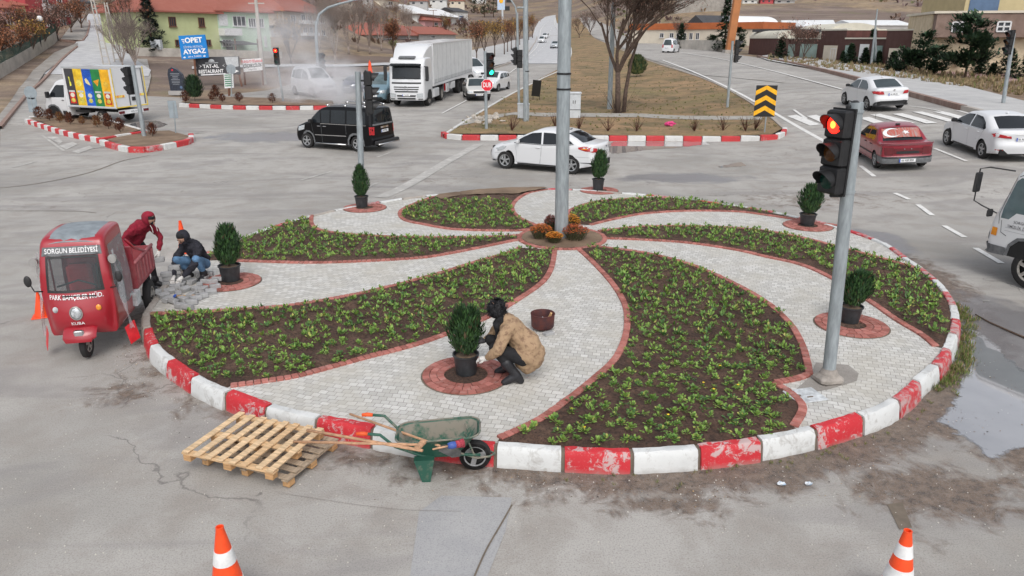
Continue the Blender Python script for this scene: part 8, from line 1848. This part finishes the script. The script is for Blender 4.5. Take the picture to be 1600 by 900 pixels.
# memorial stone
b = gp(280,148); k_ = b.y/F; R = thing('memorial_stone', 'dark slab memorial stone with fine lettering on a grey plinth', 'memorial', b); mat('granite_dark', (.025,.03,.045), .35, var=.3, scale=8); mat('engraving', (.35,.37,.40), .6)
MB().prism([(-11*k_,6*k_),(11.5*k_,6*k_),(11.5*k_,20*k_),(9*k_,30*k_),(2*k_,37*k_),(-5*k_,40*k_),(-10*k_,37*k_),(-12*k_,30*k_)], -.15, .15, frame=lambda a, b_, c: Vector((a, c, b_))).build('slab', 'granite_dark', R); MB().box((0,0,3*k_), (26*k_,.7,6*k_)).build('plinth', 'wall_grey', R)
q = MB(); r = random.Random(2)
for k in range(8): w_ = r.uniform(8,14)*k_; q.box((-1*k_,-.156,(31-k*2.2)*k_), (w_,.006,.5*k_))
q.build('engraved_line', 'engraving', R); q = MB(); disc(q, 6*k_, 11*k_, 2.0*k_, -.157, .01); q.build('crest', 'box_blue', R); q = MB(); disc(q, -4*k_, 36*k_, 1.3*k_, -.157, .01); q.build('crest', 'sign_red', R)
# poles
b = gp(413,130); R = thing('utility_pole', 'square concrete utility pole in front of the mint house', 'utility pole', b); t = at(399,-6,b.y)-b; MB().tube([(0,0,-.3), t], [.24,.15], 4).build('pole', 'far_concrete', R); p = t*.92; MB().box(p, (1.4,.1,.1)).build('crossarm', 'far_concrete', R)
for pa, pb, lb, wn in (((168,106),(143,-6),'nearer concrete ladder pole on the hill road',.7), ((184,98),(165,4),'further concrete ladder pole beside the bare roadside trees',.6)):
    b = gp(*pa); R = thing('ladder_pole', lb, 'utility pole', b); t = at(pb[0], pb[1], b.y)-b
    for s_ in (-1, 1): MB().tube([Vector((s_*wn/2,0,-.3)), t+Vector((s_*.12,0,0))], .07, 4).build('leg', 'far_concrete', R)
    for k in range(9): f = (k+.5)/9; p = t*f; w_ = wn*(1-f)+.24*f; MB().box(p, (w_,.08,.08)).build('rung', 'far_concrete', R)
    MB().box(t*.97, (1.6,.08,.1)).build('crossarm', 'frame_brown', R)
for px, py, pt, lb in ((63,80,29,'small street lamp with a round head on the left bank'), (677,58,16,'wooden T-shaped pole above the lorry trailer')):
    b = gp(px, py); R = thing('utility_pole', lb, 'utility pole', b); t = at(px-1 if px < 100 else px, pt, b.y)-b; MB().tube([(0,0,-.2), t], .09, 6).build('pole', 'frame_brown' if px > 100 else 'signal_black', R); (MB().box(t, (2.2,.15,.15)) if px > 100 else MB().sphere(t, .3, 10, 8)).build('crossarm' if px > 100 else 'lamp_globe', 'frame_brown' if px > 100 else 'frame_white', R)
b = gp(785,60); R = thing('fuel_price_sign', 'tall blue and orange fuel station sign with dark price panels far up the road', 'sign', b); MB().tube([(0,0,0), at(785,12,b.y)-b], .3, 8).build('mast', 'cabinet_grey', R); k_ = b.y/F
c = at(783,4,b.y)-b; MB().box(c, (11*k_,.5,20*k_)).build('panel', 'letter_pale', R); q = MB(); disc(q, c.x+0*k_, c.z+2*k_, 3.0*k_, c.y-.28, .05); q.build('sun_disc', 'sign_yellow', R); MB().box(c+Vector((12*k_,0,3*k_)), (9*k_,.4,6*k_)).build('price_panel', 'sign_black', R); MB().box(c+Vector((9*k_,0,-8*k_)), (7*k_,.4,6*k_)).build('price_panel', 'sign_black', R)
b = gp(1361,103); R = thing('flag_poles', 'pair of thin pale masts in front of the brick row', 'mast', b)
for dx, t in ((0,(1371,14)), (.5,(1368,30))): MB().tube([(dx,0,0), at(t[0], t[1], b.y)-b], [.14,.06], 6).build('mast', 'galvanised', R)
b = gp(247,86); R = thing('meter_box', 'small grey box on a stand in front of the spruce', 'box', b); MB().box((0,0,1.1), (1.1,.6,1.1)).build('housing', 'cabinet_grey', R); MB().box((0,0,.3), (.2,.2,.9)).build('stand', 'far_concrete', R)
b = gp(579,121); R = thing('orange_marker', 'tall narrow orange marker cone rising behind the pale blue minivan', 'marker', b); MB().lathe([(.30,0),(.24,.4),(.13,1.4),(.02,1.65)], 16, sq=.6).build('marker_body', 'cone_orange', R, smooth=35); MB().lathe([(.34,0),(.34,.05),(.3,.06)], 16).build('marker_base', 'cone_orange', R)
# ---- trees of the far side
pine(240,84,6.4,3.6,'dark spruce at the left corner of the lime green house',1,'spruce',mats=('spruce_dark','spruce_dark'))
bare_tree(192,104,5.2,'bare grey tree at the top of the hill road, left of the snack truck box',5,3,.45,'twig_grey',fork=5,kids=(3,5),trunk_h=.08,group='bare roadside trees'); bare_tree(212,104,5.6,'dense bare grey tree just above the snack truck box',6,3,.45,'twig_grey',fork=6,kids=(3,5),trunk_h=.06,group='bare roadside trees'); bare_tree(200,84,6.5,'tall bare tree with rusty leaves behind the grey roadside trees',7,3,.4,'twig_brown','leaf_rust',3,.18,fork=4,group='bare roadside trees'); bare_tree(222,72,6.2,'bare rusty tree close to the dark spruce',8,3,.4,'twig_brown','leaf_rust',2,.18,fork=4,group='bare roadside trees')
LT = 'trees on the bank above the retaining wall'
for k, (px, py, h, lf, lb) in enumerate(((8,108,5.,'leaf_rust','rusty tree at the left edge above the retaining wall'),(28,98,5.4,'leaf_rust','broad rusty brown tree above the railing'),(52,88,5.6,'leaf_gold','golden brown tree in the middle of the bank'),(70,76,6.,'leaf_pinkish','dull purple tree right of the golden one on the bank'),(90,62,6.5,'leaf_pinkish','bare purple tree under the red apartment block'),(112,52,6.,'leaf_rust','rust coloured tree at the bend of the hill road'),(128,45,6.,'leaf_rust','reddish bush at the top of the hill road'),(6,84,6.,'leaf_pinkish','pale bare tree under the pink house'),(38,68,6.5,'leaf_rust','brown tree in front of the yellow house end'))):
    bare_tree(px,py,h,lb,20+k,3,.62,'twig_brown',lf,6,.22,fork=5,kids=(3,4),trunk_h=.14,group=LT)
BT = 'bare trees between the beige block and the lorry'
for k, (px, py, h, lf, nl, lb) in enumerate(((455,100,5.5,'leaf_gold',5,'golden brown bush left of the smoke beside the mint house'),(524,98,8,None,0,'pale bare tree right of the smoking van'),(545,84,9,None,0,'tall pale bare tree behind the smoke'),(560,80,9.5,'leaf_pinkish',1,'bare tree with a few pinkish leaves behind the blue minivan'),(578,84,9,'leaf_rust',2,'bare reddish tree left of the lorry roof'),(596,78,8.5,None,0,'pale upright bare tree left of the lorry roof'),(615,90,5.6,'leaf_rust',8,'rust leaved bush directly behind the lorry cab'),(640,66,8,None,0,'bare tree above the lorry deflector'),(622,58,9,'leaf_gold',2,'yellowish bare tree in front of the orange tiled house'),(700,60,7,'leaf_gold',4,'golden tree above the front of the trailer'),(724,58,6.5,'leaf_pinkish',4,'pinkish tree above the rear of the trailer'),(520,70,9.5,'leaf_rust',1,'bare tree right of the beige block'),(500,76,8,None,0,'bare tree in front of the beige block'))):
    bare_tree(px,py,h,lb,40+k,3,.34,'twig_grey' if not lf or nl < 3 else 'twig_brown',lf,nl,.22,fork=4,kids=(3,5),trunk_h=.12,up=.3,group=BT)
RT = 'small golden trees in a row along the left carriageway'
for k, (px, py, h) in enumerate(((745,102,4.6),(757,99,4.9),(773,90,5.),(788,86,5.1),(793,82,5.),(799,79,5.2),(806,75,5.),(812,71,5.4),(819,67,5.2),(826,63,5.6),(832,60,6.))):
    bare_tree(px,py,h,'small golden-leaved street tree in the row behind the lorry trailer',70+k,3,.45,'twig_brown','leaf_gold' if k % 3 else 'leaf_rust',5,.22,fork=4,trunk_h=.34,group=RT)
for k, (px, py, h, lb) in enumerate(((905,60,7,'bare reddish tree far up between the carriageways, nearest the lamp column'),(922,56,8,'bare reddish tree far up between the carriageways behind the big bare tree'),(1062,70,5,'low brownish tree in front of the cream building'),(1240,94,4.5,'bare purple bush in front of the low brick shop'),(1255,96,4.,'smaller bare bush in front of the low brick shop'))): bare_tree(px,py,h,lb,90+k,3,.5,'twig_brown','leaf_pinkish',3,.2,fork=5,kids=(3,4),trunk_h=.12)
for k, (px, py, h, w_, kd, lb) in enumerate(((1063,76,36,22,'spruce','grey green conifer left of the cream building windows'),(1131,80,-6,36,'spruce','tall dark spruce directly left of the orange column'),(1153,80,46,24,'pine','olive green tree right of the orange column'),(1112,78,57,22,'pine','pale olive tree in front of the cream building'),(1219,92,57,28,'spruce','dark conifer in front of the left end of the brick row'),(1316,98,80,8,'spruce','smallest conifer in front of the tall brick pier'),(1327,101,68,26,'spruce','dark conifer in front of the glazed brick shop'),(1350,101,75,18,'spruce','narrow conifer left of the pale masts'),(1358,100,45,11,'spruce','tall thin conifer directly behind the pale masts'),(1371,103,80,13,'spruce','small conifer right of the pale masts'),(1393,112,80,27,'spruce','bushy conifer at the left foot of the civic building'),(1412,114,77,42,'pine','dark green pine, second in the group before the civic building'),(1436,115,52,46,'pine','brighter green pine in the middle of the group before the civic building'),(1460,118,70,38,'pine','low dark pine left of the largest pine'),(1507,124,24,76,'pine','largest spreading pine in front of the brown brick storey'),(1530,116,75,32,'spruce','conifer just right of the largest pine'),(1549,119,100,11,'spruce','tiny conifer between the two larger ones on the right'),(1572,120,75,46,'spruce','broad dark spruce behind the far right signal pole'),(1603,124,75,42,'spruce','dark spruce cut by the right edge'),(1480,112,82,42,'pine','dark pine low behind the largest pine'))):
    pine(px,py,1,w_,lb,100+k,kd,tp=h,n_=5200 if k == 14 else 2600)
for px, py, h, w_, lb in ((757,26,9,7,'dark round pine high on the slope, left of two near the fuel sign'),(771,26,8,6,'dark round pine high on the slope, right of two near the fuel sign'),(741,20,5,5,'small dark pine left of the pair on the far slope')): pine(px,py,h,w_,lb,int(px),'pine',n_=900)
# ---- dry grass bank and far scrub
r = random.Random(17); sp_ = []
for k in range(900):
    px = r.uniform(1200,1640); t = (px-1200)/440; y0 = 86+t*46; y1 = 96+t*62; p = gp(px, r.uniform(y0, y1)); sp_.append((p.x, p.y, p.z, r.uniform(.6,1.8)))
tufts('dry_bank_grass', 'tall dry straw grass on the bank between the right pavement and the conifers', sp_, .30, 12, 5, ('grass_dry', 'grass_green'), .14, .05)
sp_ = []
for k in range(1600):
    px, py = r.uniform(700,1220), r.uniform(84,210); 
    if pip(px, py, med): p = gp(px, py); sp_.append((p.x, p.y, p.z+.15, r.uniform(.4,1.)))
tufts('median_grass', 'thin dry and green grass tufts over the median', sp_, .14, 10, 6, ('grass_dry', 'grass_green'), .45, .03)
r = random.Random(5)
for k, (px, py) in enumerate(((800,204),(868,200),(905,202),(950,205),(995,205),(1085,205),(1130,204),(1165,205),(1180,203))):
    c = gp(px, py, .16); R = thing('dead_rose_bush', 'leafless brown plant in the soil strip along the front kerb of the median', 'plant', c, group='leafless plants in the front strip of the median'); mb = MB()
    for j in range(22): a = r.random()*6.28; mb.tube([(0,0,0), (cos(a)*r.random()*.45, sin(a)*r.random()*.45, r.uniform(.3,.75))], [.012,.006], 3, 0, False); mb.leaf((cos(a)*.3*r.random(), sin(a)*.3, r.uniform(.2,.6)), (cos(a),sin(a),.4), (0,0,1), .10, .06)
    mb.build('twigs', 'shrub_red', R)
mb = MB(); r = random.Random(77); cnt = 0
for k in range(60000):
    if cnt > 8000: break
    x, y = r.uniform(-260, 420), r.uniform(140, 700)
    if x > 0 and y < 190: continue
    if abs(x-(.045*y)) < 16+.02*y and x > -20: continue
    if noise.noise(Vector((x*.02, y*.02, 5)))+.4*noise.noise(Vector((x*.08, y*.08, 2))) < -.06: continue
    if not -.72 < x/y < .78: continue
    d = hypot(x, y); amp = sm(d, 90, 400)*2.0+sm(d, 350, 900)*14; z = g(x, y)-.1+amp*(noise.noise(Vector((x*.011, y*.011, 3)))+.4*noise.noise(Vector((x*.04, y*.04, 1))))*sm(abs(x-.05*y-2), 8, 40)
    s_ = r.uniform(.4, 1.2)*(1+y/500); cnt += 1; m_ = r.choice((0,0,1,2,2,3))
    for j in range(7): a = r.random()*6.28; mb.leaf((x+cos(a)*s_*.3, y+sin(a)*s_*.3, z), (cos(a)*.6, sin(a)*.6, 1), (cos(a),sin(a),.2), s_, s_*.5, m_)
tag(mb.build('hillside_scrub', [mat('scrub_brown', (.15,.10,.075), .95, var=.3), mat('scrub_tan', (.28,.20,.12), .95, var=.3), mat('scrub_purple', (.16,.11,.105), .95, var=.3), mat('scrub_olive', (.13,.13,.06), .95, var=.3)]), 'brown and olive scrub scattered over the far hillsides', 'scrub', kind='stuff')
# ---- the far town
r = random.Random(12); TG = 'small far houses on the upper slopes'
def far_block(px, py, w_, h_, wall, roof, lb, rt='hip'):
    A_ = gp(px, py); s_ = A_.y/F; building('far_house', lb, None, None, w_*s_*.7, wall, rt, h_*s_*.45, .4, [(.15,.35,.3,.7),(.6,.35,.75,.7)], roof_m=roof, A=A_, B=A_+Vector((w_*s_, r.uniform(-.1,.1)*w_*s_, 0)), h=h_*s_, pane=False, group=TG)
for px, py, w_, h_, wl, rf, lb in ((20,14,26,8,'wall_white','roof_tile','far white house behind the pink house'),(115,14,22,9,'wall_grey','roof_dark','far grey house left of the ladder poles'),(150,18,16,7,'wall_white','roof_tile','far white house at the end of the hill road'),(178,14,18,8,'wall_beige','roof_tile','far beige house right of the ladder poles'),(380,10,18,7,'wall_white','roof_tile','far white house above the lime green roof'),(424,14,20,7,'wall_white','roof_white','far white shed above the mint house'),(530,10,24,7,'wall_cream','roof_tile','far cream house right of the signal mast arm'),(560,6,20,7,'wall_white','roof_tile','far white house over the bare trees'),(640,9,26,7,'wall_grey','roof_tile','far grey house above the warehouse, left'),(672,6,24,6,'wall_white','roof_white','far white house above the warehouse, middle'),(702,9,22,7,'wall_cream','roof_tile','far cream house above the warehouse, right'),(738,4,20,6,'wall_white','roof_tile','far white house left of the fuel sign'),(1075,9,18,8,'wall_red','roof_tile','far red house above the terrace wall'),(1095,8,20,10,'wall_white','roof_white','far white block above the terrace wall'),(1120,7,18,6,'wall_grey','roof_dark','far grey block above the terrace wall'),(1160,6,22,6,'wall_white','roof_white','far white shed right of the orange column'),(1188,6,18,7,'wall_rose','roof_dark','far crimson shed right of the orange column'),(1210,6,30,6,'wall_grey','roof_white','far grey shed at the top of the right slope')): far_block(px, py, w_, h_, wl, rf, lb)
b = gp(1055,22); e = gp(1142,19); d = e-b; o = MB().box((0,0,1.5), (d.length,.8,8.)).build('terrace_wall', 'far_concrete'); o.location = (b+e)/2; o.rotation_euler[2] = atan2(d.y,d.x); tag(o, 'long concrete terrace wall high on the right slope', 'wall')
# ---- smoke
def smoke(p0, rad, dens, seed, name='smoke', label=None):
    m = bpy.data.materials.new('smoke_%d' % seed); m.use_nodes = True; n = m.node_tree; n.nodes.remove(n.nodes['Principled BSDF']); out = n.nodes['Material Output']
    v = n.nodes.new('ShaderNodeVolumePrincipled'); v.inputs['Color'].default_value = (.93,.93,.95,1); v.inputs['Anisotropy'].default_value = .1; tc = n.nodes.new('ShaderNodeTexCoord'); P = tc.outputs['Object']
    ln = n.nodes.new('ShaderNodeVectorMath'); ln.operation = 'LENGTH'; n.links.new(P, ln.inputs[0]); f = nmath(n, 'MAXIMUM', nmath(n, 'SUBTRACT', 1., ln.outputs['Value']), 0.)
    nz = n.nodes.new('ShaderNodeTexNoise'); nz.inputs['Scale'].default_value = 2.1; nz.inputs['Detail'].default_value = 5; nz.inputs['Distortion'].default_value = .9; nz.noise_dimensions = '4D'; nz.inputs['W'].default_value = seed; n.links.new(P, nz.inputs['Vector'])
    q = nramp(n, nz.outputs[0], (.40, 0.), (.66, 1.)); n.links.new(nmath(n, 'MULTIPLY', nmath(n, 'MULTIPLY', q, f), dens), v.inputs['Density']); n.links.new(v.outputs[0], out.inputs['Volume'])
    o = MB().sphere((0,0,0), 1., 24, 16).build(name, m); o.location = p0; o.scale = rad; tag(o, label, 'smoke', kind='stuff'); return o
c = gp(495,163); smoke((c.x+.2,c.y+.6,c.z+1.3), (4.2,3.,2.3), 1.5, 1, label='thick pale smoke drifting over the street round a white minivan'); smoke((c.x-3.2,c.y+4,c.z+3.6), (5.4,3.6,3.6), .5, 2, label='thinner pale smoke rising to the left of the minivan')
